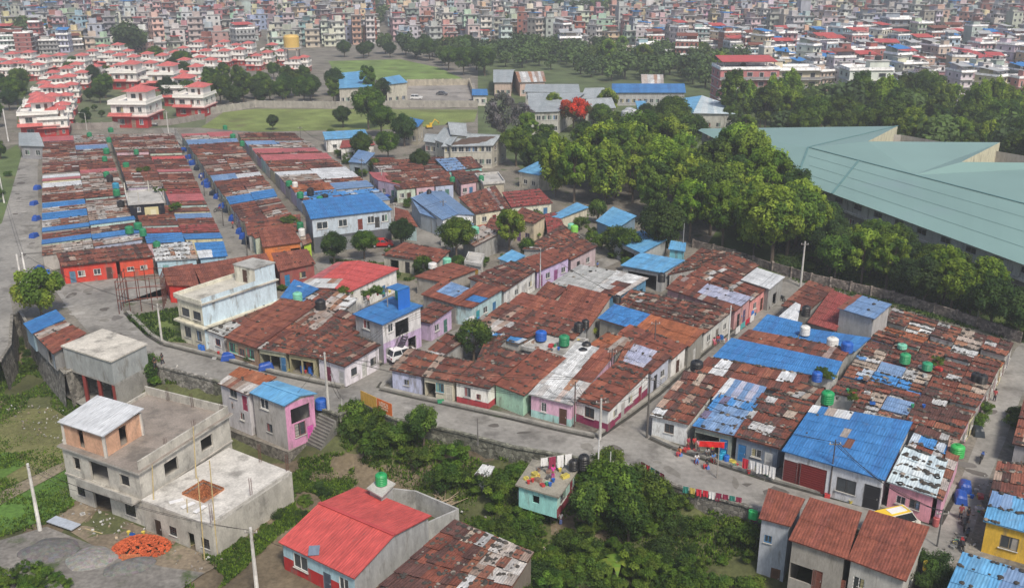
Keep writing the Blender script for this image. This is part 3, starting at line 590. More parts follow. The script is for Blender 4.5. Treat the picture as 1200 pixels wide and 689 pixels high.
H('long house with a dense pattern of stones over dark rust sheets', [(716, 361), (826, 391), (860, 367), (740, 343)], 2.9, pal='dark', wc=(.6, .6, .57), wt=1.0, messy=1, sheet=(.8, 1.4), patch=[(0, .3, .5, 1, 'mix')], ops={1: [(.2, 'w'), (.5, 'd'), (.8, 'w')]})
H('strip house with lilac grey and rust sheets beside the lane', [(780, 338), (862, 365), (881, 352), (797, 326)], 3.0, pal='rust', patch=[(.4, 1, .4, 1, 'lilac')], wc=(.55, .3, .3), messy=.3, wt=.1, ops={1: [(.3, 'd'), (.7, 'd')]})
H('rust roofed house with toppled roof sheets next to the white canopy', [(800, 326), (880, 353), (902, 339), (832, 311)], 2.9, pal='rust', wc=(.7, .3, .28), messy=1, wt=.3, ops={1: [(.3, 'w'), (.7, 'd')]})
H('white sheet canopy house at the top of the right-hand lane', [(868, 328), (902, 339), (920, 326), (887, 315)], 3.6, pal='white', wc=GREY, messy=.05, wt=0, rise=.2, ops={0: [(.5, 'o')], 1: [(.5, 'o')]})
H('broken dark rust roof at the tree line above the lilac strip house', [(782, 322), (830, 312), (868, 300), (822, 294)], 2.8, pal='dark', wc=GREY, messy=1, wt=.5)
H('small rust roofed house at the edge of the woods left of the white canopy', [(832, 311), (868, 326), (890, 314), (858, 300)], 2.8, pal='rust', wc=GREY, messy=.8, wt=.4)
H('wide grey asbestos-sheet roof beside the lamp post lane', [(645, 332), (690, 342), (722, 320), (680, 312)], 3.2, pal='grey', wc=GREY, messy=.1, wt=.05, rise=.3, ops={0: [(.5, 'w')]})
H('grey and rust striped tin roof next to the wide asbestos roof', [(690, 342), (726, 347), (760, 328), (722, 319)], 3.1, pal='tin', patch=[(.3, .9, .1, .5, 'rust')], wc=(.1, .25, .4), messy=.2, wt=0, rise=.3, ops={1: [(.4, 'o'), (.8, 'o')]})
H('raised rust-red roof behind the twin black tanks', [(653, 354), (703, 367), (717, 350), (666, 337)], 3.4, pal='smooth', wc=(.55, .53, .5), messy=.2, wt=.02, ops={})
H('small rust roof with cream parapet by the lamp post', [(622, 352), (643, 357), (664, 342), (642, 333)], 3.0, pal='rust', wc=(.6, .57, .5), messy=.4, wt=.1)
H('broad smooth rust roof in the middle of the block', [(592, 358), (690, 385), (704, 369), (612, 346)], 2.9, pal='smooth', wc=GREY, messy=.3, wt=.04)
H('wide spotted rust roof below the broad smooth one', [(566, 373), (672, 398), (690, 385), (592, 358)], 2.8, pal='rust', wc=GREY, messy=.5, wt=.25)
H('tan patched roof with blue tarp edge beside the blue tank terrace', [(545, 389), (608, 403), (640, 390), (566, 373)], 2.8, pal='pale', patch=[(0, 1, 0, .3, 'bluemix'), (.5, 1, .3, 1, 'rust')], wc=GREY, messy=.9, wt=.4)
H('messy roof terrace house holding blue and green tanks', [(610, 408), (662, 420), (690, 400), (640, 391)], 2.5, roof='flat', pal='mix', wc=GREY)
H('rust and tin patched roof behind the pink fronted house', [(690, 404), (722, 415), (742, 402), (712, 393)], 2.9, pal='pale', wc=GREY, messy=.7, wt=.2, patch=[(0, .5, 0, 1, 'orange')])
# --- left of car lane, upper
H('grey house with bright blue roof, tank tower and purple ground floor', [(413, 368), (448, 381), (496, 361), (460, 350)], 5.6, pal='blue', wc=(.36, .36, .37), messy=.05, wt=0, rise=.35, name='house', wcs={1: ((.7, .68, .68), (2.8, (.55, .42, .62)))}, ops={0: [(.4, 'w', (.75, .75, .75), 3.0, 1.4, 1.3)], 1: [(.2, 'w', (.75, .75, .75), 3.0, .9, 1.2), (.5, 'o', None, 2.9, 2.6, 2.1), (.12, 'd', (.3, .3, .3)), (.45, 'd', (.3, .14, .3)), (.75, 'o')]})
H('dark rust roofed house with lilac wall beyond the white car', [(482, 374), (505, 379), (532, 364), (508, 357)], 2.8, pal='dark', wc=(.55, .42, .6), wt=.5, ops={1: [(.3, 'w'), (.7, 'd')]})
H('rust roof with blue skylight sheet and grey side wall', [(493, 345), (534, 357), (560, 345), (520, 331)], 3.1, pal='smooth', patch=[(.25, .75, .4, .9, 'slate')], wc=(.34, .32, .3), messy=.2, wt=.02)
H('house with sky-blue roof sheet over turquoise shop front', [(532, 357), (553, 361), (591, 342), (560, 334)], 3.0, pal='smooth', patch=[(.1, .9, .15, .62, 'blue')], wc=(.45, .6, .62), messy=.2, wt=.02, ops={1: [(.2, 'd', (.05, .35, .4)), (.45, 'w'), (.75, 'd', (.06, .2, .4))]})
H('long grey-walled rust roof behind the blue skylight roof', [(485, 324), (520, 331), (560, 319), (528, 311)], 2.9, pal='smooth', wc=(.33, .31, .28), messy=.3, wt=.05)
H('dark tar-patched roof row above the lane with white walls', [(548, 326), (591, 342), (629, 320), (600, 309)], 2.9, pal='dark', wc=(.7, .7, .68), wt=.6, messy=.9, ops={1: [(.15, 'd', (.6, .6, .6)), (.4, 'w'), (.62, 'd', (.55, .55, .55)), (.85, 'w')]})
H('lilac-walled row house with cream-edged rust roof by the lamp post', [(606, 306), (629, 319), (668, 305), (648, 294)], 2.9, pal='smooth', wc=(.55, .45, .68), messy=.3, wt=.1, ops={1: [(.12, 'd', (.3, .12, .25)), (.35, 'w'), (.6, 'd', (.3, .1, .25)), (.85, 'w')]})
H('rust roofed house at the upper end of the lamp post lane', [(648, 295), (669, 305), (700, 292), (676, 280)], 2.9, pal='rust', wc=(.5, .4, .42), wt=.3, ops={1: [(.3, 'd'), (.7, 'w')]})
H('large jumbled rust roof between the cream house and lamp post lane', [(612, 292), (650, 294), (690, 286), (660, 266)], 2.8, pal='rust', wc=GREY, wt=.5, messy=1)
H('maroon sheet roof running past the cream boxed house', [(642, 275), (662, 268), (654, 251), (638, 254)], 2.8, pal='maroon', wc=GREY, wt=.1, messy=.5)
H('cream-sided two room house with brown peaked roof and purple front', [(599, 256), (626, 262), (640, 256), (612, 246)], 4.2, pal='rust', wc=(.58, .5, .36), wt=.1, messy=.4, ops={0: [(.3, 'd', (.2, .1, .3)), (.7, 'w', (.3, .2, .4))]})
H('wide rust roofed house with cream and red front and green tank', [(557, 251), (598, 244), (580, 220), (537, 234)], 2.9, pal='rust', wc=(.68, .64, .5), band=(.5, (.45, .1, .06)), wt=.25, messy=.6, ops={0: [(.25, 'w'), (.55, 'd'), (.8, 'w')]})
H('deep rust roofed long house with turquoise end wall', [(599, 243), (648, 238), (632, 224), (588, 228)], 2.9, pal='maroon', wc=(.6, .6, .5), wt=.3, ops={0: [(.1, 'w'), (.35, 'd'), (.6, 'w'), (.85, 'd')]})
H('white-walled house under a blue roof with black tank', [(518, 258), (556, 252), (520, 224), (482, 232)], 3.9, roof='gv', pal='slate', wc=(.74, .75, .76), messy=.1, wt=0, rise=.7, name='house', ops={0: [(.2, 'd', (.2, .2, .22)), (.7, 'w')], 3: [(.7, 'w')]})
H('grey open-fronted garage against the white blue-roofed house', [(492, 250), (516, 258), (500, 240), (481, 234)], 3.2, pal='slate', wc=(.38, .42, .46), messy=.1, wt=0)
H('pink-tinged tin roof beside the round yard tree', [(541, 280), (556, 289), (585, 277), (566, 267)], 3.0, pal='pale', wc=GREY, messy=.4, wt=.2)
H('low blue sheet lean-to below the white blue-roofed house', [(513, 273), (541, 272), (556, 266), (545, 260)], 2.6, pal='slate', wc=GREY, messy=.1, wt=0)
H('dark rust roof behind the bright green yard bush', [(567, 268), (598, 274), (604, 264), (575, 258)], 2.8, pal='rust', wc=GREY, wt=.3)
H('low rust row house with open porches by the parked red car', [(447, 299), (512, 308), (528, 297), (474, 287)], 2.7, pal='smooth', wc=(.5, .47, .4), wt=.2, ops={0: [(.2, 'o'), (.45, 'd'), (.65, 'o'), (.88, 'd')]})
H('small sky-blue roofed white hut in the middle yards', [(583, 303), (599, 309), (616, 303), (600, 296)], 2.8, pal='sky', wc=(.6, .6, .6), messy=.1, wt=0)
H('cream concrete hut with yellow doors', [(544, 308), (564, 312), (568, 300), (549, 297)], 3.0, roof='flat', wc=(.66, .64, .58), ops={0: [(.55, 'd', (.55, .36, .08), 0, 1.8, 2.2)]}, name='hut', cat='hut')
H('rust sloped shed beside the blue-roofed grey block and lane', [(463, 262), (490, 266), (478, 250), (462, 246)], 2.9, pal='smooth', wc=(.45, .6, .62), messy=.3, wt=0)
# big grey block with blue roof and balcony
H('grey two-storey balcony block with a wide bright blue roof', [(364, 257), (460, 246), (437, 231), (355, 240)], 6.4, pal='blue', wc=(.30, .31, .33), messy=.05, wt=0, rise=.8, name='balcony_house', wcs={0: ((.48, .55, .62), (2.95, (.11, .12, .135)))}, ops={0: [(.12, 'w', WHITE, 3.3, 2.0, 1.3), (.38, 'w', WHITE, 3.3, 1.6, 1.3), (.6, 'd', (.2, .05, .04), 3.3), (.74, 'w', WHITE, 3.3, 1.3, 1.3), (.82, 'd', (.06, .06, .06), 3.3), (.92, 'w', WHITE, 3.3, 1.2, 1.3), (.5, 's', (.2, .21, .22), 0, 4, 2.4)]})
# black mural house
MH = H('black-walled house with pale wall mural and roof garden amid the rows', [(150, 240), (194, 237), (186, 222), (146, 226)], 5.2, roof='flat', wc=(.018, .018, .028), name='house', ops={0: [(.25, 'w', WHITE, 2.6, .6, .9)]})
# front of the left block
H('scarlet-fronted house with dark tiled roof at the left road corner', [(72, 313), (138, 306), (130, 293), (66, 300)], 3.0, pal='dark', wc=(.58, .06, .04), messy=.9, wt=.5, ops={0: [(.15, 'd', (.1, .2, .3)), (.32, 'w'), (.62, 'w'), (.85, 'd', (.1, .05, .04))]})
H('orange-red walled house beside the scarlet corner house', [(138, 306), (181, 301), (171, 288), (130, 293)], 3.0, pal='dark', wc=(.62, .09, .05), messy=.9, wt=.5, ops={0: [(.3, 'w', WHITE, 0, 1.1, .7), (.7, 'w', WHITE, 0, 1.1, .7)]})
H('pale blue walled open shelter with scrap tin roof', [(182, 306), (232, 303), (225, 286), (178, 290)], 2.9, pal='tin', wc=(.42, .58, .66), messy=1, wt=.5, ops={0: [(.2, 'd', (.2, .4, .4)), (.7, 'o', None, 0, 3.5, 1.8)]})
H('light blue house with deep blue roof at the second lane corner', [(233, 303), (267, 300), (262, 286), (228, 288)], 3.2, pal='blue', patch=[(0, .45, 0, .6, 'white')], wc=(.36, .55, .68), messy=.2, wt=0, ops={0: [(.4, 'w')]})
# --- right block, front
H('white corner house with small barred window at the lane mouth', [(761, 487), (807, 498), (838, 462), (794, 450)], 2.7, pal='rust', patch=[(0, .35, 0, .25, 'white')], wc=(.7, .72, .72), messy=.9, wt=.5, ops={0: [(.5, 'w', (.13, .09, .07), 0, 1.1, 1.1)]})
H('blue tarpaulin roofed shop with red cloth where people gather', [(811, 499), (860, 511), (888, 478), (842, 466)], 2.8, pal='bluemix', patch=[(.15, .95, .05, .75, 'slate')], wc=(.3, .34, .3), messy=.5, wt=.2, ops={0: [(.3, 'o', None, 0, 3, 2), (.8, 'd', (.03, .17, .45))]})
H('house with dense stone-dotted rust roof beside the big blue roof', [(860, 511), (914, 526), (952, 479), (893, 464)], 2.9, pal='mix', wc=(.2, .24, .3), messy=1, wt=1.0, ops={0: [(.15, 'd', (.04, .2, .45)), (.5, 'w'), (.8, 'd', (.6, .6, .58))]})
H('house roofed with white and blue stripes of sheet', [(834, 468), (885, 478), (898, 458), (855, 447)], 3.0, pal='slate', patch=[(0, .15, 0, 1, 'white'), (.4, .5, 0, 1, 'lilac'), (.7, .8, 0, 1, 'lilac')], wc=GREY, messy=.2, wt=0)
H('low cluttered roof row behind the white corner house', [(795, 452), (836, 466), (856, 447), (801, 438)], 2.8, pal='mix', wc=GREY, messy=1, wt=.6)
H('row house with white and rust sheets below the long blue roof', [(813, 436), (938, 464), (950, 444), (830, 422)], 2.9, pal='rust', patch=[(.12, .25, .0, .8, 'white'), (.75, .85, .3, 1, 'white')], wc=GREY, messy=.8, wt=.4, ops={3: [(.5, 'd')]})
H('patched grey and brown roof row left of the green tank', [(895, 466), (950, 480), (966, 460), (938, 452)], 2.7, pal='mix', wc=GREY, messy=1, wt=.8)
H('very long bright blue roof across the right block', [(835, 418), (978, 444), (987, 428), (857, 400)], 3.4, pal='blue', wc=(.6, .6, .58), messy=.08, wt=0, rise=.5, ops={3: [(.5, 'd')], 0: [(.9, 'o')]})
H('rust strip roof above the very long blue roof', [(860, 401), (985, 426), (998, 413), (877, 390)], 3.2, pal='rust', wc=GREY, messy=.4, wt=.15, ops={3: [(.5, 'w')]})
H('short blue roof beside the right-hand lane', [(880, 388), (934, 399), (940, 382), (899, 372)], 3.0, pal='blue', wc=(.4, .42, .42), messy=.08, wt=0, ops={3: [(.5, 'o')]})
H('blue roof carrying two white tanks', [(934, 400), (1002, 412), (1020, 400), (942, 388)], 3.0, pal='blue', wc=(.4, .42, .42), messy=.08, wt=0)
H('white tarpaulin roof by the black tank', [(909, 374), (934, 380), (938, 361), (932, 358)], 3.2, pal='white', wc=GREY, messy=.05, wt=0)
H('maroon and dark rust roofs at the back of the right block', [(915, 358), (946, 366), (978, 342), (948, 332)], 2.9, pal='dark', wc=GREY, messy=.5, wt=.1)
H('maroon roof beside the tall bare concrete house', [(946, 378), (980, 388), (998, 352), (974, 343)], 3.2, pal='maroon', wc=(.35, .33, .31), messy=.2, wt=0)
H('tall bare concrete house with faded blue roof', [(981, 361), (1025, 374), (1045, 359), (1004, 347)], 5.8, pal='slate', wc=(.4, .4, .4), messy=.15, wt=.05, rise=.3, name='house', patch=[(0, .15, 0, 1, 'rust')])
H('house under the widest bright blue roof with maroon shutters', [(916, 528), (1037, 563), (1069, 500), (952, 480)], 3.7, pal='blue', wc=(.6, .62, .66), messy=.06, wt=.01, rise=.6, name='house', patch=[(.0, .1, .82, 1, 'white'), (.2, .32, .8, 1, 'tin'), (.36, .42, .9, 1, 'white'), (.42, .47, .55, .6, 'pale'), (.5, .55, .35, .42, 'pale'), (.6, .64, .33, .4, 'pale')],
  ops={0: [(.09, 's', (.13, .025, .025), 0, 1.8, 2.7), (.3, 's', (.16, .02, .02), 0, 3.0, 2.8), (.66, 'w', (.06, .06, .06), 0, 1.9, 1.5), (.92, 'd', (.03, .03, .035), 0, 1.6, 2.6)]})
H('pink walled house with black-spotted pale roof', [(1039, 564), (1097, 583), (1110, 546), (1060, 527)], 3.1, pal='spot', wc=(.78, .36, .43), messy=.4, wt=.9, rise=.6, ops={0: [(.3, 'w', (.7, .6, .6), 0, .9, .9), (.62, 'w', (.15, .12, .12), 0, 1.0, 1.0)]})
H('narrow pink-edged strip roof beside the right street', [(1097, 583), (1105, 587), (1130, 523), (1112, 517)], 3.0, pal='pale', wc=(.7, .38, .5), messy=.7, wt=.3)
H('dark spotted blue and white roof behind the pink house', [(1060, 528), (1110, 546), (1122, 516), (1076, 501)], 3.0, pal='mix', patch=[(0, 1, .2, .6, 'bluemix')], wc=GREY, messy=.9, wt=.9)
# --- lower right
def W(label, q, ze, **k): return H(label, q, ze, zb=LOW - .2, **k)
W('smallest rust-red roofed house with silvery tin wall below the road', [(889, 607), (927, 617), (943, 591), (900, 578)], 2.3, pal='brown', messy=.06, wt=0, wc=(.42, .45, .5), rise=.6, ops={0: [(.3, 'w', (.06, .2, .4), 3.6, .7, .8), (.7, 'd', (.15, .08, .05), .1)]}, sheet=(.85, 4))
W('middle rust-red roofed house with laundry and stone base', [(924, 632), (993, 655), (1009, 609), (948, 591)], 2.5, pal='brown', messy=.06, wt=0, wc=(.34, .32, .29), rise=.8, ops={0: [(.25, 'o', None, 3.3, 2.2, 1.6), (.55, 'd', (.22, .08, .06), 3.0), (.8, 's', (.2, .07, .05), 2.7, 2.6, 2.2), (.75, 'd', (.1, .05, .03), .1), (.4, 'o', None, 0, 2, 1.8)]}, sheet=(.85, 4), name='house')
W('largest rust-red roofed house beside the side street', [(993, 655), (1062, 681), (1088, 626), (1017, 606)], 2.5, pal='brown', messy=.06, wt=0, wc=(.5, .49, .46), rise=.8, ops={0: [(.2, 'w', WHITE, 3.4, 1, 1.4), (.5, 'o', None, 3.0, 3, 1.8), (.82, 'w', None, 3.3)], 1: [(.5, 'w', None, 3.6)]}, sheet=(.85, 4), name='house')
H('bright yellow walled house with dark-spotted blue roof', [(1152, 610), (1232, 632), (1240, 600), (1162, 580)], 3.3, pal='sky', patch=[(0, .4, .5, 1, 'slate')], wc=(.72, .46, .06), messy=.3, wt=.4, ops={0: [(.42, 'w', (.25, .2, .12), 0, 1.5, 1.3)]})
H('blue roof at the bottom right corner strewn with scrap', [(1105, 700), (1215, 732), (1235, 685), (1127, 652)], 2.6, pal='sky', wc=GREY, messy=.3, wt=.3, patch=[(.5, 1, .4, 1, 'slate')])
H('collapsed rust roof heap behind the yellow house', [(1158, 585), (1225, 600), (1225, 550), (1168, 545)], 2.6, pal='dark', wc=GREY, messy=1, wt=.8)
H('dark roofed shack at the far right street edge', [(1186, 520), (1230, 530), (1240, 470), (1200, 468)], 2.6, pal='rust', wc=(.3, .3, .32), messy=.9, wt=.6)
# --- woods side blue-roofed sheds
H('blue roofed cream house at the foot of the big trees', [(644, 254), (657, 256), (690, 246), (676, 240)], 3.2, pal='sky', wc=(.6, .56, .45), messy=.05, wt=0, ops={0: [(.5, 'w')]})
H('sky-blue gabled shed near the green barrel', [(698, 259), (722, 269), (746, 258), (718, 247)], 3.4, pal='sky', wc=(.2, .3, .4), messy=.05, wt=0, rise=.8, ops={0: [(.5, 'o')]})
H('sky-blue open shed half hidden under the dark round tree', [(718, 281), (752, 297), (782, 284), (752, 273)], 3.2, pal='sky', wc=(.4, .42, .42), messy=.05, wt=0, ops={0: [(.5, 'o', None, 0, 4, 2.3)]})
H('wide sky-blue canopy next to the grey asbestos roof', [(727, 311), (777, 320), (803, 307), (751, 298)], 3.3, pal='sky', wc=(.35, .36, .36), messy=.05, wt=0, rise=.3, ops={0: [(.5, 'o', None, 0, 5, 2.5)]})
H('cyan tin cabin by the woods', [(783, 292), (803, 295), (804, 288), (786, 285)], 3.4, pal='sky', wc=(.2, .55, .65), messy=.05, wt=0)
H('long blue roofed cream school shed under the tree line', [(607, 201), (632, 206), (658, 203), (630, 192)], 3.6, pal='sky', wc=(.58, .54, .44), messy=.05, wt=0, ops={0: [(.3, 'w'), (.7, 'w')]})
H('turquoise walled house with slate and rust roof', [(524, 201), (566, 196), (552, 186), (510, 189)], 3.0, pal='rust', patch=[(0, .5, 0, 1, 'slate')], wc=(.3, .62, .6), messy=.4, wt=.2, ops={0: [(.3, 'w'), (.6, 'w'), (.85, 'w')]})
H('flat grey concrete house with green tanks by the trees', [(566, 216), (592, 214), (584, 203), (556, 205)], 3.2, roof='flat', wc=(.42, .38, .3), ops={0: [(.5, 'w')]})
H('blue roofed white house under trees by the third lane', [(381, 164), (432, 161), (428, 154), (378, 157)], 3.4, pal='sky', wc=WHITE, messy=.05, wt=0, ops={0: [(.2, 'w'), (.5, 'd'), (.8, 'w')]})
H('maroon-roofed white house by the third lane', [(398, 174), (440, 170), (428, 163), (404, 165)], 3.2, pal='maroon', wc=WHITE, messy=.1, wt=0, rise=.9, roof='gu', ops={0: [(.3, 'w'), (.7, 'd')]})
H('slate-blue canopy house among the lane-side trees', [(408, 190), (428, 192), (440, 182), (420, 178)], 3.2, pal='slate', wc=(.3, .36, .4), messy=.05, wt=0, ops={0: [(.5, 'o')]})
# --- left: shack, grey block
H('shack with bright blue roof half by the stone drain', [(27, 379), (37, 391), (77, 376), (66, 365)], 2.8, pal='blue', wc=(.3, .42, .5), messy=.05, wt=0, rise=.3)
H('shack with rust and tan roof joined to the blue-roofed half', [(38, 390), (62, 415), (102, 394), (77, 380)], 2.6, pal='smooth', patch=[(0, 1, .0, 1, 'smooth'), (0, .5, .0, 1, 'smooth'), (0, .3, 0, 1, 'pale')], wc=(.3, .3, .3), messy=.3, wt=.1, ops={0: [(.7, 'o'), (.9, 'd', (.35, .42, .5))]})
# --- pink/grey two-storey by the stairs
H('grey and pink two-storey house with light blue roof by the stone stairs', [(292, 460), (333, 476), (372, 461), (325, 446)], 2.9, zb=-2.9, pal='sky', wc=(.45, .43, .41), messy=.08, wt=0, roof='gu', rise=.5, name='house', wcs={1: ((.60, .28, .44), None)}, ops={0: [(.35, 'w', WHITE, 3.2, 1.4, 1.3), (.45, 'w', (.1, .1, .1), .4, 1, 1.1)], 1: [(.5, 'o', None, 3.0, 2.6, 1.9), (.45, 'w', (.2, .08, .08), .2, 1.5, 1.7), (.8, 'd', (.62, .1, .4), 0)]})
H('white two-storey house with rust striped roof beside the light blue roof', [(255, 449), (290, 463), (325, 446), (281, 434)], 2.6, zb=-2.9, pal='orange', patch=[(0, 1, 0, .4, 'pale')], wc=(.62, .6, .62), messy=.2, wt=.1, name='house', ops={0: [(.45, 'w', (.2, .2, .2), 3.2, 1.3, 1.1), (.85, 'd', (.4, .06, .12), 3.0), (.7, 'w', None, .6, .8, 1)]})
for q_ in ([(292, 474), (336, 528), (372, 512), (325, 470)],):
    pass
# --- bottom: rust shed, teal house
W('huge scrap-tin roofed shed at the bottom behind the red roof', [(424, 704), (575, 730), (626, 652), (533, 613)], -.9, pal='mix', patch=[(.55, 1, .5, 1, 'pale')], wc=(.2, .17, .14), messy=1, wt=.6, ops={1: [(.5, 'o', None, 0, 5, 2)]}, name='shed')
# ================================================================ LANDMARK BUILDINGS
def shell(name, label, q, ze, zb, cat='building', rx=None):
    Q = [P(x, y, ze) for x, y in q]; c = (Q[0] + Q[1] + Q[2] + Q[3]) / 4
    root = empty(name, (c.x, c.y, zb)); tag(root, label, cat)
    return root, [V((p.x - c.x, p.y - c.y, 0)) for p in Q], ze - zb, V((c.x, c.y, zb))
def walls(root, L, z0, z1, ops, col, m=None, th=.2, sides=(0, 1, 2, 3), name='wall', band=None):
    wb = MB(); td = []
    for i in sides:
        a, b = L[i], L[(i + 1) % len(L)]; Lw = (b - a).length; d = (b - a).normalized(); hs = []
        for op in ops.get(i, ()):
            t, kind, s0, W0, H1 = op[:5]; hs.append((t * Lw - W0 / 2, t * Lw + W0 / 2, s0, s0 + H1)); td.append((a, d, t * Lw, op))
        wall_holes(wb, a, b, z0, z1, hs, col, th, band=band)
    o = wb.build(name, m or M_wall, root)
    for a, d, s, op in td:
        n = V((d.y, -d.x, 0)); p = a + d * s; cc = op[5] if len(op) > 5 else None
        if op[1] == 'w': put_window(root, p, d, n, op[3], op[4], op[2], cc or (.7, .7, .68))
        elif op[1] == 'd': put_door(root, p, d, n, op[3], op[4], op[2], cc or (.1, .05, .035))
        elif op[1] == 's': put_door(root, p, d, n, op[3], op[4], op[2], cc or (.2, .2, .22), True)
        elif op[1] == 'g': put_window(root, p, d, n, op[3], op[4], op[2], (.05, .05, .05), True, 3, (.01, .01, .012))
    return o
def grow(L, e):
    n = len(L); out = []
    for i in range(n):
        p, a, b = L[i], L[i - 1], L[(i + 1) % n]; d1 = (p - a).normalized(); d2 = (b - p).normalized()
        n1 = V((d1.y, -d1.x, 0)); n2 = V((d2.y, -d2.x, 0)); k = 1 + n1.dot(n2); out.append(p + (n1 + n2) * (e / max(k, .3)))
    return out
def slab(root, L, z0, z1, col, name='slab', m=None, e=0, ct=None):
    L = grow(L, e) if e else L; mb = MB(); mb.prism(L, z0, z1, col, ct=ct); mb.face([(p.x, p.y, z0) for p in reversed(L)], col); return mb.build(name, m or M_slab, root)
def parapet(root, L, z, h, col, t=.15, sides=None, m=None, skip=()):
    mb = MB(); n = len(L)
    for i in (sides if sides is not None else range(n)):
        if i in skip: continue
        a, b = L[i], L[(i + 1) % n]; d = (b - a).normalized(); nn = V((-d.y, d.x, 0)) * (t / 2)
        mb.bar(a + nn + V((0, 0, z + h / 2)) + d * t * (i % 2), b + nn + V((0, 0, z + h / 2)) - d * t * (i % 2), t, h + .002 * i, col)
    return mb.build('parapet', m or M_conc, root)
def Sq(L, u, v): return lerp(lerp(L[0], L[1], u), lerp(L[3], L[2], u), v)
def sub(L, u0, u1, v0, v1): return [Sq(L, u0, v0), Sq(L, u1, v0), Sq(L, u1, v1), Sq(L, u0, v1)]

# pale blue tall house
r_, L, h, o = shell('house', 'cream-fronted two-storey house with tall pale blue side wall and roof stair room', [(207, 347), (236, 356), (323, 327), (290, 320)], 6.6, 0, 'house')
fw = {0: [(.3, 'w', .9, 1.3, 1.6, (.1, .1, .1)), (.75, 'w', .9, 1.0, 1.5, (.1, .1, .1)), (.3, 'w', 4.0, 1.6, 1.2, (.06, .06, .06)), (.76, 'w', 4.0, 1.6, 1.2, (.06, .06, .06))]}
walls(r_, L, 0, 6.4, fw, (.66, .63, .5), sides=(0, 2, 3)); walls(r_, L, 0, 7.3, {}, (.55, .68, .76), sides=(1,), name='side_wall')
slab(r_, L, 3.1, 3.35, (.6, .57, .46), 'ledge', M_wall, .55); slab(r_, L, 6.4, 6.6, (.5, .48, .42), 'roof', M_slab, .3)
parapet(r_, grow(L, .3), 6.6, .5, (.62, .6, .5), sides=(0, 3))
s_ = sub(L, .25, 1, .72, 1); walls(r_, s_, 6.61, 9.0, {0: [(.5, 'd', 6.7, .9, 1.9)]}, (.66, .64, .54), name='stair_room', sides=(0, 2, 3)); walls(r_, s_, 7.3, 9.0, {}, (.55, .68, .76), sides=(1,), name='side_wall')
slab(r_, s_, 9.0, 9.15, (.4, .4, .38), 'roof', M_slab, .12)
mr, mo, mL, mS, mH = MH; d_ = (mL[1] - mL[0]).normalized(); n_ = V((d_.y, -d_.x, 0)); mb = MB(); c_ = lerp(mL[0], mL[1], .6) + n_ * .0 + V((0, 0, 3.4)) - n_ * .2
mb.obox(c_, d_ * 1.25, n_ * .05, V((0, 0, 1.0)), (.55, .5, .28)); mb.obox(c_ + d_ * .3, d_ * .5, n_ * .06, V((0, 0, .5)), (.62, .6, .42)); mb.build('mural', M_paint, mr)
mb = MB()
for u_, v_ in ((.02, .05), (.3, .05), (.02, .9), (.7, .9), (.98, .05)): p = mS(u_, v_); mb.bar(V((p.x, p.y, mH)), V((p.x, p.y, mH + 2.2)), .14, .14, (.6, .58, .5))
mb.build('roof_posts', M_conc, mr)
# grey block on columns
r_, L, h, o = shell('house', 'blank grey-painted block with stained flat roof, raised on dark red columns', [(73, 405), (130, 423), (171, 403), (120, 386)], 3.2, LOW, 'house')
b0 = -LOW
walls(r_, L, b0 + .05, b0 + 3.05, {}, (.36, .38, .38)); slab(r_, L, b0 + 3.05, b0 + 3.25, (.55, .52, .46), 'roof', M_slab, .15)
slab(r_, L, b0 - .2, b0 + .05, (.35, .34, .32), 'floor_slab', M_conc); walls(r_, L, 0, b0 - .2, {}, (.3, .29, .27), M_conc, sides=(1, 2), name='lower_wall')
for u in (.04, .35, .66, .96):
    p = Sq(L, u, .03); mb = MB(); mb.box(-.2, .2, -.2, .2, -.5, b0 - .2, (.2, .035, .03)); mb.build('column', M_paint, r_, loc=(p.x, p.y, 0))
# orange-lit little things under it come later
# unfinished concrete house (upper part two storeys, extension one storey)
UB = LOW - .2; U0 = 2.0
r_, L, h, o = shell('unfinished_house', 'large unfinished bare concrete house with brick rooftop room and bamboo scaffolding', [(72, 521), (162, 552), (268, 485), (172, 461)], U0, UB, 'house')
RU, LU = r_, L; z2 = U0 - UB; z1 = z2 / 2
CC = (.43, .41, .37)
ops0 = {0: [(.17, 'g', 1.2, 1.2, 1.5), (.45, 'n', .1, 2.6, 2.5), (.82, 'g', 1.0, 1.5, 1.5), (.17, 'n', z1 + .9, 1.1, 1.5), (.47, 'n', z1 + .2, 2.8, 2.4), (.8, 'n', z1 + 1.0, 1.4, 1.3)],
        1: [(.32, 'n', z1 + .8, 2.0, 1.6), (.72, 'n', z1 + .9, 1.9, 1.5)]}
walls(r_, L, 0, z2 - .2, ops0, (.52, .50, .45), M_conc, .25)
slab(r_, L, z1 - .1, z1 + .08, CC, 'floor_slab', M_conc, .12); slab(r_, L, z2 - .2, z2, (.45, .43, .39), 'roof', M_slab, .35, ct=(.27, .235, .205))
mb = MB(); a, b = L[0], L[1]; d = (b - a).normalized(); n = V((d.y, -d.x, 0)); c = a + d * ((b - a).length * .62) + n * .55      # balcony and its beams
mb.obox(c + V((0, 0, z1 + .0)), d * ((b - a).length * .36), n * .6, V((0, 0, .09)), CC); mb.obox(c + n * .55 + V((0, 0, z1 + .45)), d * ((b - a).length * .36), n * .05, V((0, 0, .4)), (.4, .39, .36)); mb.build('balcony', M_conc, r_)
parapet(r_, L, z2, 1.0, (.47, .45, .4), sides=(1, 2), t=.2); parapet(r_, L, z2, .35, (.47, .45, .4), sides=(3,), t=.2)
pl = sub(L, .02, .56, .03, .42); pz = z2 + 2.6
walls(r_, pl, z2 + .005, pz, {0: [(.42, 'n', z2 + .1, .9, 2.2)], 1: [(.5, 'n', z2 + .1, 1.1, 2.2)]}, (.60, .36, .24), M_conc, name='rooftop_room')
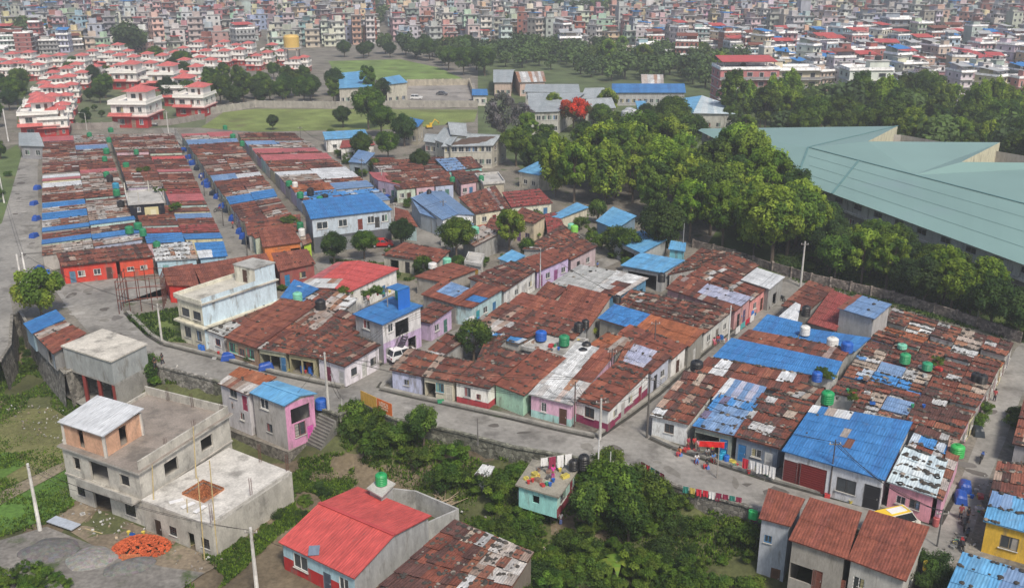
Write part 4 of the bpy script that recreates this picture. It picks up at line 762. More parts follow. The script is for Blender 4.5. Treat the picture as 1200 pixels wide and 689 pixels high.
mb = MB(); g_ = grow(pl, .35); q = [V((p.x, p.y, pz + .05 + (.45 if i > 1 else 0))) for i, p in enumerate(g_)]; sheets(mb, *q, 'white', 1, 4, .05); mb.build('rooftop_room_roof', M_tin, r_)
for u, v in ((.02, .03), (.56, .03), (.56, .42)):
    p = Sq(L, u, v); mb = MB(); mb.box(-.14, .14, -.14, .14, z2, pz, (.5, .48, .44)); mb.build('column', M_conc, r_, loc=(p.x, p.y, 0))
for u, v in ((.98, .3), (.98, .62), (.97, .95), (.6, .97), (.3, .97)):
    p = Sq(L, u, v); mb = MB()
    for i, j in ((-1, -1), (1, -1), (1, 1), (-1, 1)): mb.cyl((i * .1, j * .1, z2), (i * .13 + R.uniform(-.1, .1), j * .13, z2 + 1.7), .018, n=4, col=(.1, .05, .04))
    mb.build('rebar', M_metal, r_, loc=(p.x, p.y, 0))
X = [P(x, y, -.9) for x, y in ((166, 585), (248, 616), (342, 553), (268, 524))]
L2 = [V((p.x - o.x, p.y - o.y, 0)) for p in X]; ze = -.9 - UB
walls(r_, L2, 0, ze - .2, {0: [(.2, 'd', .1, .9, 2.0, (.05, .03, .02)), (.42, 'g', 1.0, 1.0, 1.0), (.68, 'n', .1, .9, 2.0), (.88, 'g', 1.0, 1.1, 1.1)]}, (.44, .42, .37), M_conc, name='annex_wall', sides=(0, 1, 2))
hole = sub(L2, .26, .6, .16, .5)
mb = MB()
for (u0, u1, v0, v1) in ((0, 1, 0, .22), (0, .3, .22, .46), (.62, 1, .22, .46), (0, 1, .46, 1)):
    s_ = sub(L2, u0, u1, v0, v1); mb.prism(s_, ze - .2, ze, (.56, .54, .5)); mb.face([(p.x, p.y, ze - .2) for p in reversed(s_)], CC)
mb.build('annex_roof', M_slab, r_)
walls(r_, sub(L2, .3, .62, .22, .46), ze - 1.8, ze + .28, {}, (.42, .17, .08), M_brick, .02, name='roof_well'); slab(r_, sub(L2, .3, .62, .22, .46), ze - 1.9, ze - 1.8, (.2, .1, .06), 'well_floor', M_conc)
parapet(r_, L2, ze, .3, (.52, .5, .46), sides=(1,), t=.25)
for u, v in ((.97, .03), (.97, .5), (.97, .97), (.55, .97)):
    p = Sq(L2, u, v); mb = MB()
    for i, j in ((-1, -1), (1, -1), (1, 1), (-1, 1)): mb.cyl((i * .1, j * .1, ze), (i * .1, j * .1, ze + 2.2), .018, n=4, col=(.16, .06, .05))
    mb.build('rebar', M_metal, r_, loc=(p.x, p.y, 0))
mb = MB()
for k in range(3):
    p = Sq(L2, .35 + .17 * k, .12); mb.box(-.7, .7, -.25, .25, ze + .02 + .05 * k, ze + .1 + .05 * k, (.7, .7, .7), rz=.5 + .3 * k, at=(p.x, p.y, 0))
q_ = mb.build('board', M_paint); q_.location = o; tag(q_, 'pale loose boards lying on the flat roof of the unfinished annex', 'boards')
# bamboo poles against it
BAM = [((222, 640), (226, 585)), ((240, 658), (238, 560)), ((255, 654), (247, 540)), ((180, 585), (176, 545)), ((230, 560), (228, 500))]
for i, (b_, t_) in enumerate(BAM):
    zb_ = UB + .3 if i < 3 else ze + UB if i == 3 else 0
    a = P(b_[0], b_[1], UB if i < 3 else -.9); mb = MB(); hh = topz(a, t_[1]); mb.cyl((0, 0, 0), (.3, .1, hh - a.z), .07, .05, 6, (.5, .4, .2)); q_ = mb.build('bamboo_pole', M_dark, loc=a)
    later(tag(q_, None, 'pole', 'bamboo scaffold poles'), 'upright bamboo pole propped by the unfinished concrete house')
for (a_, b_) in (((222, 640), (292, 618)), ((255, 655), (290, 632)), ((66, 610), (120, 625))):
    a, b = P(*a_, UB + .15), P(*b_, UB + .3); mb = MB(); mb.cyl((0, 0, 0), b - a, .07, .06, 6, (.52, .42, .22)); q_ = mb.build('bamboo_pole', M_dark, loc=a)
    later(tag(q_, None, 'pole', 'bamboo poles on the ground'), 'bamboo pole lying on the ground near the unfinished house')

# red roof house with grey gable
RB = LOW - .2; re = -1.5
r_ = empty('house', P(420, 640, RB)); tag(r_, 'house with vivid red gabled roof, grey side wall and red front', 'house'); o = r_.location
e = [P(326, 635, re), P(415, 678, re), P(506, 604, re), P(419, 570, re)]
e = [p - V((o.x, o.y, o.z)) for p in e]; rh = 1.15
def ins(L, k): c = sum(L, V((0, 0, 0))) / 4; return [lerp(p, c, k) for p in L]
m0 = (e[0] + e[3]) / 2 + V((0, 0, rh)); m1 = (e[1] + e[2]) / 2 + V((0, 0, rh)); mb = MB()
sheets(mb, e[0], e[1], m1, m0, 'red', .8, 6, .02); sheets(mb, e[2], e[3], m0, m1, 'red', .8, 6, .02); mb.bar(m0 + V((0, 0, .08)), m1 + V((0, 0, .08)), .4, .05, (.42, .06, .06)); mb.build('roof', M_tin, r_)
wl = [V((p.x, p.y, 0)) for p in ins(e, .05)]; hz = re - RB - .1
walls(r_, wl, 0, hz, {0: [(.25, 'w', 1.1, 1.9, 1.6, WHITE), (.62, 'd', .05, 1.0, 2.1, (.08, .1, .14)), (.85, 'w', 1.1, 1.2, 1.4, WHITE)]}, (.38, .55, .62), band=(1.7, (.42, .03, .03)), sides=(0, 2, 3))
g_ = MB(); wall_holes(g_, wl[1], wl[2], 0, hz, [], (.38, .385, .39)); zz = V((0, 0, hz)); g_.face([wl[1] + zz, wl[2] + zz, (wl[1] + wl[2]) / 2 + V((0, 0, hz + rh))], (.38, .385, .39)); g_.build('gable_wall', M_wall, r_)
g_ = MB(); g_.face([wl[3] + zz, wl[0] + zz, (wl[3] + wl[0]) / 2 + V((0, 0, hz + rh))], (.38, .55, .62)); g_.build('gable', M_wall, r_)
mb = MB(); p = e[0].lerp(e[1], .45) + V((.2, .5, .5)); mb.obox(p, V((.5, .05, 0)), V((0, .35, .3)), V((0, -.02, .03)), (.1, .14, .2)); q_ = mb.build('solar_panel', M_glass); q_.location = o; tag(q_, 'tiny solar panel tilted on the red roof edge', 'solar panel')
# walled yard behind it
r_ = empty('yard_wall', P(520, 600, RB)); tag(r_, 'grey block wall enclosing a sticks-filled yard behind the red-roofed house', 'wall'); o = r_.location
yp = [P(500, 610, -2.4), P(537, 594, -2.4), P(487, 573, -2.4), P(440, 568, -2.4)]; yp = [p - V((o.x, o.y, 0)) for p in yp]
for i in range(3):
    a, b = V((yp[i].x, yp[i].y, 1.1)), V((yp[i + 1].x, yp[i + 1].y, 1.1)); mb = MB(); mb.bar(a, b, .2, 2.2 + i * .004, (.4, .4, .39)); mb.build('wall_panel', M_conc, r_)
r_, L, h, o2 = shell('tank_stand', 'raw concrete box with maroon door carrying the bright green tank', [(433, 572), (447, 580), (460, 567), (447, 560)], -.6, RB, 'stand')
walls(r_, L, 0, h - .1, {0: [(.6, 'd', .1, .8, 1.9, (.3, .03, .04))]}, (.4, .39, .37), M_conc); slab(r_, L, h - .1, h + .05, (.45, .44, .41), 'slab', M_slab, .25)
mb = MB()
for k in range(26):
    p = V((R.uniform(505, 530), R.uniform(583, 600), 0)); p = P(p.x, p.y, RB + .4); a = R.uniform(0, 3.1); l = R.uniform(.8, 2.4)
    mb.cyl(p, p + V((math.cos(a) * l, math.sin(a) * l, R.uniform(0, .6))), .05, .03, 5, (.33, .26, .18))
q_ = mb.build('stick_pile', M_dark); tag(q_, 'tangle of dry sticks inside the grey walled yard', 'stick pile')
# turquoise house with rooftop clutter
r_, L, h, o = shell('house', 'turquoise house with grassy cluttered flat roof and maroon side wall', [(608, 567), (653, 580), (676, 548), (626, 540)], -.2, -2.9, 'house')
walls(r_, L, 0, h - .15, {0: [(.45, 'n', 1.0, .8, .9)], 1: [(.3, 'w', .9, 1.3, 1.2, (.1, .1, .1)), (.7, 'd', .05, .9, 2.0, (.25, .04, .06))]}, (.33, .66, .62), band=(.0, (.3, .05, .07)), sides=(0, 2, 3))
walls(r_, L, 0, h - .15, {1: [(.3, 'w', 1.1, 1.6, 1.0, (.1, .1, .1)), (.72, 'd', .05, .9, 2.0, (.25, .04, .06))]}, (.45, .66, .6), band=(1.0, (.3, .05, .07)), sides=(1,), name='side_wall')
slab(r_, L, h - .15, h + .03, (.3, .28, .23), 'roof', M_slab, .3); TEAL = o + V((0, 0, h))
r_, L, h, o = shell('stone_platform', 'rough stone platform below the turquoise house', [(606, 577), (655, 592), (680, 560), (622, 552)], -2.9, LOW - 1, 'wall')
walls(r_, L, 0, h, {}, (.25, .23, .2), M_stone); slab(r_, L, h - .1, h + .01, (.25, .23, .2), 'top', M_soil)
r_, L, h, o = shell('stone_platform', 'dark stone footing below the grey-pink and white pair of two-storey houses', [(258, 500), (338, 530), (378, 508), (290, 480)], -2.88, LOW - 1, 'wall')
walls(r_, L, 0, h, {}, (.2, .185, .16), M_stone); slab(r_, L, h - .1, h + .01, (.22, .2, .17), 'top', M_soil)
# stone stairs beside the grey and pink house
r_ = empty('stairs', P(382, 500, LOW)); tag(r_, 'steep stone stairs descending from the road past the pink house', 'stairs'); o = r_.location
t0, t1 = P(384, 487, 0), P(366, 522, -2.9); n = 10; d = (t1 - t0); dd = V((d.x, d.y, 0)).normalized(); nn = V((-dd.y, dd.x, 0))
for i in range(n):
    p = lerp(t0, t1, (i + .5) / n); mb = MB(); zt = lerp(0, 2.9 * 0 - 2.9, (i + .5) / n) - o.z
    mb.obox(V((p.x - o.x, p.y - o.y, zt / 2)), dd * (V((d.x, d.y, 0)).length / n / 2 + .02), nn * 1.5, V((0, 0, zt / 2)), (.17, .165, .15)); mb.build('step', M_conc, r_)
# forecourt, sand, gravel, etc
def low_sheet(name, pts, m, col, z=.02, zz=LOW): 
    mb = MB(); q = [P(x, y, zz) for x, y in pts]; mb.face([(p.x, p.y, zz + z) for p in q], col); o = mb.build(name, m); tag(o, kind='structure')
low_sheet('forecourt', [(62, 458), (80, 445), (142, 455), (160, 450), (160, 470), (115, 482), (95, 478)], M_slab, (.33, .32, .29), .45)
low_sheet('sand_lot', [(-20, 640), (55, 618), (110, 640), (190, 665), (240, 672), (200, 700), (-20, 720)], M_soil, (.19, .18, .165), .14)
low_sheet('dirt_yard', [(60, 610), (95, 590), (170, 620), (262, 660), (235, 675), (180, 665), (110, 640)], M_soil, (.22, .18, .13), .10)
low_sheet('dirt_path', [(-20, 588), (80, 540), (88, 546), (-20, 604)], M_soil, (.2, .17, .12), .2)
low_sheet('meadow', [(-60, 500), (20, 480), (60, 478), (95, 500), (80, 540), (-60, 600)], M_grass, (.15, .15, .06), .06)
low_sheet('meadow', [(-60, 545), (10, 530), (30, 545), (-20, 575), (-60, 585)], M_grass, (.09, .17, .03), .10)
low_sheet('meadow', [(-60, 610), (40, 565), (82, 548), (92, 585), (60, 608), (-40, 640)], M_grass, (.08, .16, .03), .12)
def mound(name, label, c, rx, ry, hh, m, col, seed=0, z=LOW + .1, spiky=.12, rz=0):
    mb = MB(); n, k = 28, 9; c = P(c[0], c[1], z)
    rows = []
    for j in range(k + 1):
        f = j / k; row = []
        for i in range(n):
            a = 2 * math.pi * i / n; e_ = 1 + .25 * noise.noise(V((math.cos(a) * 1.3, math.sin(a) * 1.3, seed)))
            rr = 1 - f; x, y = math.cos(a) * rx * rr * e_, math.sin(a) * ry * rr * e_; zz = hh * (1 - rr ** 1.7) + spiky * hh * noise.noise(V((x * 1.5, y * 1.5, seed + 4)))
            row.append(V((x * math.cos(rz) - y * math.sin(rz), x * math.sin(rz) + y * math.cos(rz), zz if j else -.3)))
        rows.append(row)
    for j in range(k):
        for i in range(n): mb.face([rows[j][i], rows[j][(i + 1) % n], rows[j + 1][(i + 1) % n], rows[j + 1][i]], tuple(x * R.uniform(.9, 1.1) for x in col))
    o = mb.build(name, m, smooth=True, loc=c); tag(o, label, 'heap'); return o
mound('sand_heap', 'dark grey sand heap left of the gravel heap', (60, 645), 3.2, 2.4, .7, M_heap, (.14, .14, .135), 1)
mound('gravel_heap', 'light grey gravel heap beside the road-side lot', (108, 655), 2.8, 2.2, .5, M_heap, (.24, .235, .22), 2)
mound('sand_heap', 'smooth dark sand ridge right of the gravel heap', (152, 664), 2.8, 1.5, .7, M_heap, (.15, .15, .145), 3, rz=.5)
bh = empty('brick_heap', P(166, 642, LOW + .1)); tag(bh, 'orange-red heap of loose bricks before the unfinished house', 'brick heap')
mb = MB()
for k in range(900):
    a = R.uniform(0, 6.28); q = math.sqrt(R.random()); x, y = math.cos(a) * q * 2.9, math.sin(a) * q * 2.0; z = 1.15 * (1 - q ** 2) * R.uniform(.75, 1) + .05
    M = Matrix.Rotation(R.uniform(0, 3.1), 3, 'Z') @ Matrix.Rotation(R.uniform(-.6, .6), 3, 'X'); t = R.uniform(.8, 1.15)
    mb.obox((x, y, z), M @ V((.12, 0, 0)), M @ V((0, .06, 0)), M @ V((0, 0, .045)), (.52 * t, .115 * t, .045 * t))
mb.build('loose_bricks', M_heap, bh)
mb = MB()
for k in range(8):
    for j in range(6): mb.box(-1.2 + k * .24, -.98 + k * .24, -2.1, -1.98 + .0, .02 + j * .11, .12 + j * .11, (.58, .2, .09))
mb.build('stacked_bricks', M_heap, bh)
mb = MB(); mb.box(-1.8, 1.8, -.6, .6, .2, .3, (.5, .55, .62), rz=-.45); q_ = mb.build('tin_sheet', M_metal, loc=P(75, 615, LOW + .15)); tag(q_, 'bluish sheet lying by the white pole at the grass edge', 'sheet')

# ================================================================ GREEN HALL
GH = [P(x, y, z) for x, y, z in ()]
r_ = empty('green_roofed_hall', P(1050, 220, 0)); tag(r_, 'vast hall with stepped pale sea-green roof and grey walls behind the tree belt', 'hall'); o = r_.location
def hp(x, y, z): return P(x, y, z) - V((o.x, o.y, 0))
ez, rz_, bz = 8.0, 9.6, 9.3
E0, E1, E2 = hp(818, 153, ez), hp(950, 218, ez), hp(1196, 309, ez); E3 = lerp(E1, E2, 1.5)
R0, R1, R2 = hp(822, 151, ez + .4), hp(947, 173, rz_), hp(1200, 239, rz_); R3 = lerp(R1, R2, 1.45)
B = [hp(822, 150, ez + .5), hp(1052, 148, bz), hp(1017, 166, bz + 1.6), hp(1172, 167, bz), hp(1127, 190, bz + 1.5), hp(1330, 192, bz)]
HALLPOLY = [(p.x + o.x, p.y + o.y) for p in (E0, E1, E3, R3, B[5], B[4], B[3], B[2], B[1], B[0])]
mb = MB()
def tpl(pts, n=10):
    # tin panels across a quad
    A, B_, C, D = pts
    for i in range(n):
        u0, u1 = i / n, (i + 1) / n; k = R.uniform(.98, 1.02); c = (.185 * k, .295 * k, .275 * k)
        mb.face([lerp(A, B_, u0), lerp(A, B_, u1), lerp(D, C, u1), lerp(D, C, u0)], c, 0, [(u0 * 60, 0), (u1 * 60, 0), (u1 * 60, 20), (u0 * 60, 20)])
tpl((E0, E1, R1, R0), 14); tpl((E1, E3, R3, R1), 40)
for tri in ((R0, R1, B[1]), (R1, B[2], B[1]), (R1, lerp(R1, R2, .55), B[3], B[2]), (lerp(R1, R2, .55), B[4], B[3]), (lerp(R1, R2, .55), R3, B[5], B[4])):
    mb.face(list(tri), tuple(x * R.uniform(.99, 1.01) for x in (.188, .298, .278)), 0, [(0, 0), (30, 0), (30, 10), (0, 10)][:len(tri)])
mb.build('roof', M_hall, r_)
mb = MB()
for i in (1, 2, 3): t = i / 4; mb.bar(lerp(E1, R1, t) + V((0, 0, .05)), lerp(E3, R3, t) + V((0, 0, .05)), .08, .03, (.17, .29, .285))
mb.build('seams', M_hall, r_)
for a, b in ((R1, R3), (lerp(E1, E2, .13), lerp(R1, R2, .28)), (lerp(E0, E1, .9), lerp(R0, R1, 1.0)), (R1, B[1])):
    mb = MB(); mb.bar(a + V((0, 0, .1)), b + V((0, 0, .1)), .45, .08, (.11, .22, .22)); mb.build('ridge_cap', M_tin, r_)
for a, b, t in ((B[1], B[2], hp(1045, 167, bz - 4)), (B[3], B[4], hp(1157, 191, bz - 4))):
    mb = MB(); mb.face([a, b, V((b.x, b.y, 4)), V((a.x, a.y, 4))], (.6, .58, .42)); mb.face([a - V((0, 0, .1)), V((a.x, a.y, 3)), V((t.x, t.y, 3)), V((t.x, t.y, bz - 2))], (.6, .58, .42)); mb.build('gable_wall', M_wall, r_)
hw = [V((E0.x + 1.5, E0.y + 2, 0)), V((E1.x + .8, E1.y + 2, 0)), V((E3.x + .8, E3.y + 2, 0)), V((E3.x + 60, E3.y + 60, 0)), V((B[1].x, B[1].y - 3, 0))]
mb = MB(); Lf = (hw[2] - hw[1]).length; k = int(Lf / 5.5)
hs = [(2 + i * 5.5, 4.2 + i * 5.5, 6.2, 7.2) for i in range(k)] + [(1.2 + i * 5.5, 2.6 + i * 5.5, 2.8, 4.2) for i in range(k)]
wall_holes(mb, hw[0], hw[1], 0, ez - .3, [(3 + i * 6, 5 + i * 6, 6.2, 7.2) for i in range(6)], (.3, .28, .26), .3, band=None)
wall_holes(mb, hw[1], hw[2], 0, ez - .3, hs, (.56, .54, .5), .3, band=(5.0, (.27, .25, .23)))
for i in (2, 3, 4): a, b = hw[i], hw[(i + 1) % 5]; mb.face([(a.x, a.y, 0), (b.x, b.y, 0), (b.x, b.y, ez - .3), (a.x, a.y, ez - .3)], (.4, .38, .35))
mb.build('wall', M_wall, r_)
mb = MB(); d = (hw[2] - hw[1]).normalized(); n = V((d.y, -d.x, 0)); 
for z_, hh in ((5.2, .35), (1.6, .3)): mb.bar(hw[1] + n * .15 + V((0, 0, z_)), hw[2] + n * .15 + V((0, 0, z_)), .4, hh, (.6, .58, .55))
mb.build('ledge', M_conc, r_)
for i in range(k):
    p = hw[1] + d * (3.1 + i * 5.5); put_window(r_, p, d, n, 2.2, 1.0, 6.2, (.3, .3, .3), gc=(.02, .02, .025)); put_window(r_, hw[1] + d * (1.9 + i * 5.5), d, n, 1.4, 1.4, 2.8, (.7, .7, .68), gc=(.08, .09, .1))
H('cream stone-faced lodge with green roof at the right edge below the big hall', [(1188, 318), (1230, 330), (1245, 310), (1200, 300)], 5.0, pal='teal', wc=(.52, .48, .36), messy=.05, wt=0, ops={3: [(.5, 'w', None, 2.4)], 0: [(.3, 'w', None, 2.4), (.7, 'w', None, 2.4)]}, name='house')

# ================================================================ MIDDLE DISTANCE COMPLEXES
def gab(label, q, ze, pal, wc, roof='gu', rise=1.8, n=4, name='building', cat='building', ops=None, st=1):
    o_ = {0: [((i + .5) / n, 'w', (.6, .6, .58), 3.1 * s, 1.3, 1.3) for i in range(n) for s in range(st)], 1: [((i + .5) / 2, 'w', (.6, .6, .58), 3.1 * s, 1.3, 1.3) for i in range(2) for s in range(st)]}
    return H(label, q, ze, roof=roof, pal=pal, wc=wc, messy=.05, wt=0, rise=rise, name=name, cat=cat, ops=ops or o_, sheet=(1.2, 8), over=.5)
gab('grey gabled school wing with cream walls right of the mint tank', [(508, 164), (528, 171), (553, 156), (532, 152)], 6.0, 'ash', (.5, .48, .4), n=3, st=2)
gab('grey roofed school hall with dark windows facing the field edge', [(517, 172), (578, 171), (596, 163), (540, 158)], 5.6, 'ash', (.48, .46, .4), n=7, st=2)
gab('small grey-blue roofed annex with cream gable by the school', [(528, 158), (548, 160), (545, 147), (522, 146)], 7.5, 'ash', (.5, .48, .38), n=2, st=2)
gab('low grey-roofed porch at the near corner of the school', [(496, 166), (512, 168), (516, 158), (500, 157)], 3.4, 'ash', (.4, .4, .38), n=2, rise=.8)
gab('cream side house with bright blue roof by the digger', [(463, 146), (490, 149), (497, 143), (470, 137)], 5.0, 'blue', (.5, .46, .36), 'mono', .4, 3)
gab('warehouse with bright sky-blue roof beside the playing field', [(396, 104), (436, 102), (436, 86), (396, 90)], 5.5, 'sky', (.48, .46, .4), 'mono', 1.2, 6)
gab('right wing of the sky-blue roofed warehouse past the dark tree', [(452, 104), (478, 101), (468, 88), (446, 92)], 5.5, 'sky', (.5, .48, .4), 'monob', 1.2, 3)
gab('small blue-striped white kiosk at the parking lot end', [(553, 112), (572, 112), (571, 106), (553, 106)], 3.6, 'blue', (.62, .6, .55), 'mono', .4, 2)
gab('pair of brown-grey hipped roofs at the left of the school grounds', [(578, 97), (600, 97), (604, 82), (578, 82)], 5.0, 'ash', (.5, .4, .34), n=3)
gab('tan-grey gabled hostel roof with pink wall', [(608, 97), (640, 96), (634, 84), (600, 84)], 5.0, 'tin', (.56, .42, .36), n=4)
gab('long pale grey school roof block in the back row', [(614, 108), (680, 109), (678, 101), (616, 101)], 6.5, 'ash', (.46, .45, .42), 'mono', .6, 9, st=2)
gab('broad pale grey school roof in front of the long back block', [(620, 132), (655, 131), (686, 112), (618, 112)], 6.5, 'ash', (.46, .46, .42), 'mono', .8, 5, st=2)
gab('grey gabled pavilion right of the flame tree, upper one', [(680, 116), (712, 116), (704, 104), (690, 105)], 6.0, 'ash', (.46, .46, .42), n=2)
gab('grey gabled pavilion right of the flame tree, lower one', [(684, 128), (722, 127), (712, 117), (690, 118)], 6.0, 'ash', (.46, .46, .42), n=2)
gab('long vivid blue school roof on white-pillared walls', [(717, 109), (804, 109), (802, 101), (717, 101)], 4.4, 'blue', (.42, .42, .42), 'mono', .8, 12)
gab('small pale blue sheet roof among trees right of the white tanks', [(748, 130), (762, 131), (756, 120), (744, 120)], 4.0, 'sky', (.5, .5, .46), 'mono', .4, 2)
gab('pale blue angular roofed training block near the green hall', [(797, 132), (812, 133), (822, 114), (796, 118)], 5.0, 'sky', (.46, .46, .42), 'mono', .5, 4)
gab('pale blue long sloping roof beside the angular training block', [(812, 133), (862, 134), (848, 122), (822, 113)], 5.0, 'spot', (.46, .46, .42), 'mono', .3, 4)
gab('low brown-grey bungalow left of the cream water post', [(752, 99), (778, 100), (776, 88), (750, 88)], 4.0, 'tin', (.48, .38, .3), n=3)
gab('low grey bungalow roof in the middle woods', [(722, 61), (756, 61), (754, 55), (722, 55)], 4.0, 'tin', (.42, .4, .36), n=5)
gab('white gateway shelter in the middle woods', [(811, 60), (824, 60), (823, 53), (811, 53)], 7.0, 'white', WHITE, 'flat', 0, 2)
gab('grey tin barn at the edge of the middle woods', [(776, 66), (800, 66), (800, 60), (778, 60)], 4.0, 'tin', (.3, .3, .3), n=4)
gab('black-roofed house with cream gable right of the red pagoda block', [(872, 92), (892, 92), (890, 80), (872, 82)], 6.0, 'ash', (.6, .55, .42), n=3)
gab('grey-blue tin roof at the top left corner of the row houses', [(22, 171), (52, 172), (46, 157), (22, 157)], 3.4, 'ash', (.3, .3, .32), 'mono', .3, 2)
# perimeter walls of the fields
def fence(label, pts, h, col, m=None, name='boundary_wall', t=.25, z=0):
    c = [P(x, y, z) for x, y in pts]; o = c[0]; root = empty(name, o); tag(root, label, 'wall')
    for i in range(len(c) - 1):
        a, b = c[i] - o, c[i + 1] - o; mb = MB(); d = (b - a).normalized(); k = max(1, int((b - a).length / 3))
        mb.bar(a + V((0, 0, h / 2)), b + V((0, 0, h / 2)), t, h + .002 * i, col)
        for j in range(k): p = lerp(a, b, j / k); mb.box(-.2, .2, -.2, .2, 0, h + .15, tuple(x * 1.1 for x in col), at=(p.x, p.y, 0))
        mb.build('wall_section', m or M_conc, root)
fence('long low stained wall at the back of the near field', [(236, 136), (300, 126), (390, 127), (470, 126), (560, 126)], 2.2, (.36, .34, .3))
fence('jagged-topped tan wall at the back of the parking lot', [(470, 124), (478, 101), (550, 100), (558, 124)], 2.4, (.42, .38, .3))
fence('low wall between row houses and the villa gardens', [(48, 153), (120, 151), (200, 147), (240, 140)], 1.8, (.28, .25, .23))
fence('rubble wall between the tree belt and the right block', [(905, 318), (950, 332), (1045, 353), (1120, 376), (1196, 402)], 1.6, (.2, .17, .15), M_stone)
fence('low stained wall along the woods behind the red-roofed sheds', [(812, 290), (860, 302), (905, 318)], 1.4, (.2, .17, .15), M_stone)

# ================================================================ ROWS OF SMALL HOUSES (generated from block corners)
def block(anchor, q, rows, cols, over={}, base='rust', z=2.7, exp=(1, 1, 1, 1), wt=.2, skip=(), order='from the near end', messy=.75, sides=('left', 'right')):
    Q = [P(x, y, z) for x, y in q]
    def S(u, v): return lerp(lerp(Q[0], Q[1], u), lerp(Q[3], Q[2], u), v)
    for i in range(rows):
        hz = z + R.uniform(-.25, .35)
        for j in range(cols):
            if (i, j) in skip: continue
            k = over.get((i, j), over.get(i, base)); k = k if isinstance(k, str) else R.choice(k); g = .035
            cut = R.uniform(-.06, .06) / cols if 0 < j else 0
            u0, u1 = j / cols + .002, (j + 1) / cols - .002; v0, v1 = (i + g) / rows, (i + 1 - g) / rows
            qq = [S(u0, v0), S(u1, v0), S(u1, v1), S(u0, v1)]; zz = hz + R.uniform(-.1, .12); wi = R.randrange(len(WALLS))
            ops = {}
            if i == 0 and exp[0]: ops[0] = [(.25, 'w'), (.65, 'd')]
            if j == cols - 1 and exp[1]: ops[1] = [(.3, 'd'), (.75, 'w')]
            if i == rows - 1 and exp[2]: ops[2] = [(.5, 'w')]
            if j == 0 and exp[3]: ops[3] = [(.3, 'w'), (.7, 'd')]
            clean = k in ('blue', 'red', 'rose', 'white', 'sky', 'slate', 'lilac')
            pl_ = 'pale' if k == 'pale' else k
            col = ordw(j); en = ''
            if cols == 2: en = '%s-hand' % sides[j] if 1 else ''
            else: en = '%s from left,' % ordw(j) if cols > 1 else ''
            lab = '%s roof house, %s %s row back, %s' % (PNAME[k], en, ordw(i), anchor)
            H(lab, [(p.x, p.y) for p in qq], zz, world=True, roof=R.choice(['mono', 'monob', 'mono']), pal=pl_, wc=WALLS[wi], ops=ops, rise=R.uniform(.25, .5), over=.12,
              wt=0 if clean else wt, messy=.1 if clean else messy, group='small row houses', sheet=(1.7, 1.15))
LB = {0: ('pale',), (0, 0): 'pale', (0, 1): 'pale', 1: 'blue', 2: 'dark', 3: 'blue', (3, 1): 'blue', 4: 'pale', 5: 'blue', (5, 1): 'pale', 6: 'pale', 7: 'blue', (7, 1): 'rust', 8: 'rust', 9: 'pale', 10: 'pale', 11: 'white', (11, 1): 'pale', 12: 'rose', (12, 1): 'pale', 13: 'white', (13, 1): 'rose', 14: 'rust', 17: 'pale', 20: 'slate', (20, 0): 'rust', 22: 'pale', (23, 0): 'rose', (23, 1): 'pale'}
block('strip beside the wide left road', [(49, 300), (168, 283), (122, 160), (50, 163)], 24, 2, LB, 'rust', exp=(0, 0, 1, 1), wt=.12)
LR = {0: 'blue', 1: 'maroon', 2: 'dark', 3: 'slate', (3, 0): 'rust', 5: 'rust', 6: 'rose', (6, 0): 'dark', 7: 'maroon', 9: 'pale', 10: 'rust', 11: 'rose', (11, 0): 'rust', 12: 'rust', 14: 'red', (14, 0): 'rust', 17: 'pale', 19: 'pale', 21: 'pale'}
block('strip just left of the second lane', [(172, 286), (262, 283), (203, 156), (128, 158)], 22, 2, LR, 'rust', exp=(0, 1, 1, 0), wt=.12, skip=[(8, 0), (5, 0), (6, 0), (7, 0)])
block('strip just right of the second lane', [(299, 283), (352, 268), (272, 157), (212, 159)], 20, 2, {5: 'blue', 6: 'pale', (2, 1): 'pale', 4: 'dark', 9: 'slate', (9, 1): 'white', 11: 'pale', (13, 1): 'dark', 15: 'rust', 17: 'slate', 18: 'pale', 19: 'rose', 1: 'smooth', 0: 'smooth'}, 'rust', exp=(0, 0, 1, 1), wt=.12)
block('strip just left of the third lane', [(360, 243), (458, 233), (345, 158), (278, 158)], 15, 2, {0: 'slate', 1: 'bluemix', 2: 'slate', (2, 0): 'orange', 3: 'rust', 4: 'pale', (4, 1): 'white', 5: 'white', 8: 'rose', 6: 'rust', 10: 'rose', 11: 'pale', 12: 'slate', 13: 'dark'}, 'rust', exp=(0, 1, 1, 0), wt=.12)
block('cluster right of the third lane', [(465, 224), (532, 218), (520, 186), (432, 188)], 5, 3, {}, 'rust', wt=.2)
block('behind the white blue-roofed house', [(540, 218), (578, 212), (560, 200), (528, 203)], 2, 2, {}, 'dark', wt=.2)
block('under the third-lane trees', [(443, 216), (470, 222), (452, 205), (432, 204)], 2, 1, {}, 'rose', wt=0, sides=('single', ''))
block('packed quarter by the right street', [(960, 478), (1124, 517), (1188, 405), (1046, 364)], 11, 5, {0: 'mix', 1: 'mix', (1, 2): 'slate', 2: 'mix', 3: 'bluemix', (3, 3): 'dark', (3, 4): 'rust', 4: 'mix', (4, 1): 'slate', 5: 'mix', 6: 'dark', 7: 'dark', 8: 'orange', 9: 'rust', (8, 3): 'tin', (9, 3): 'tin', (9, 1): 'tin'}, ('mix', 'dark', 'rust')[0], exp=(0, 1, 1, 0), wt=.75, messy=1, sides=('left', 'right'), skip=[(0, 0)])
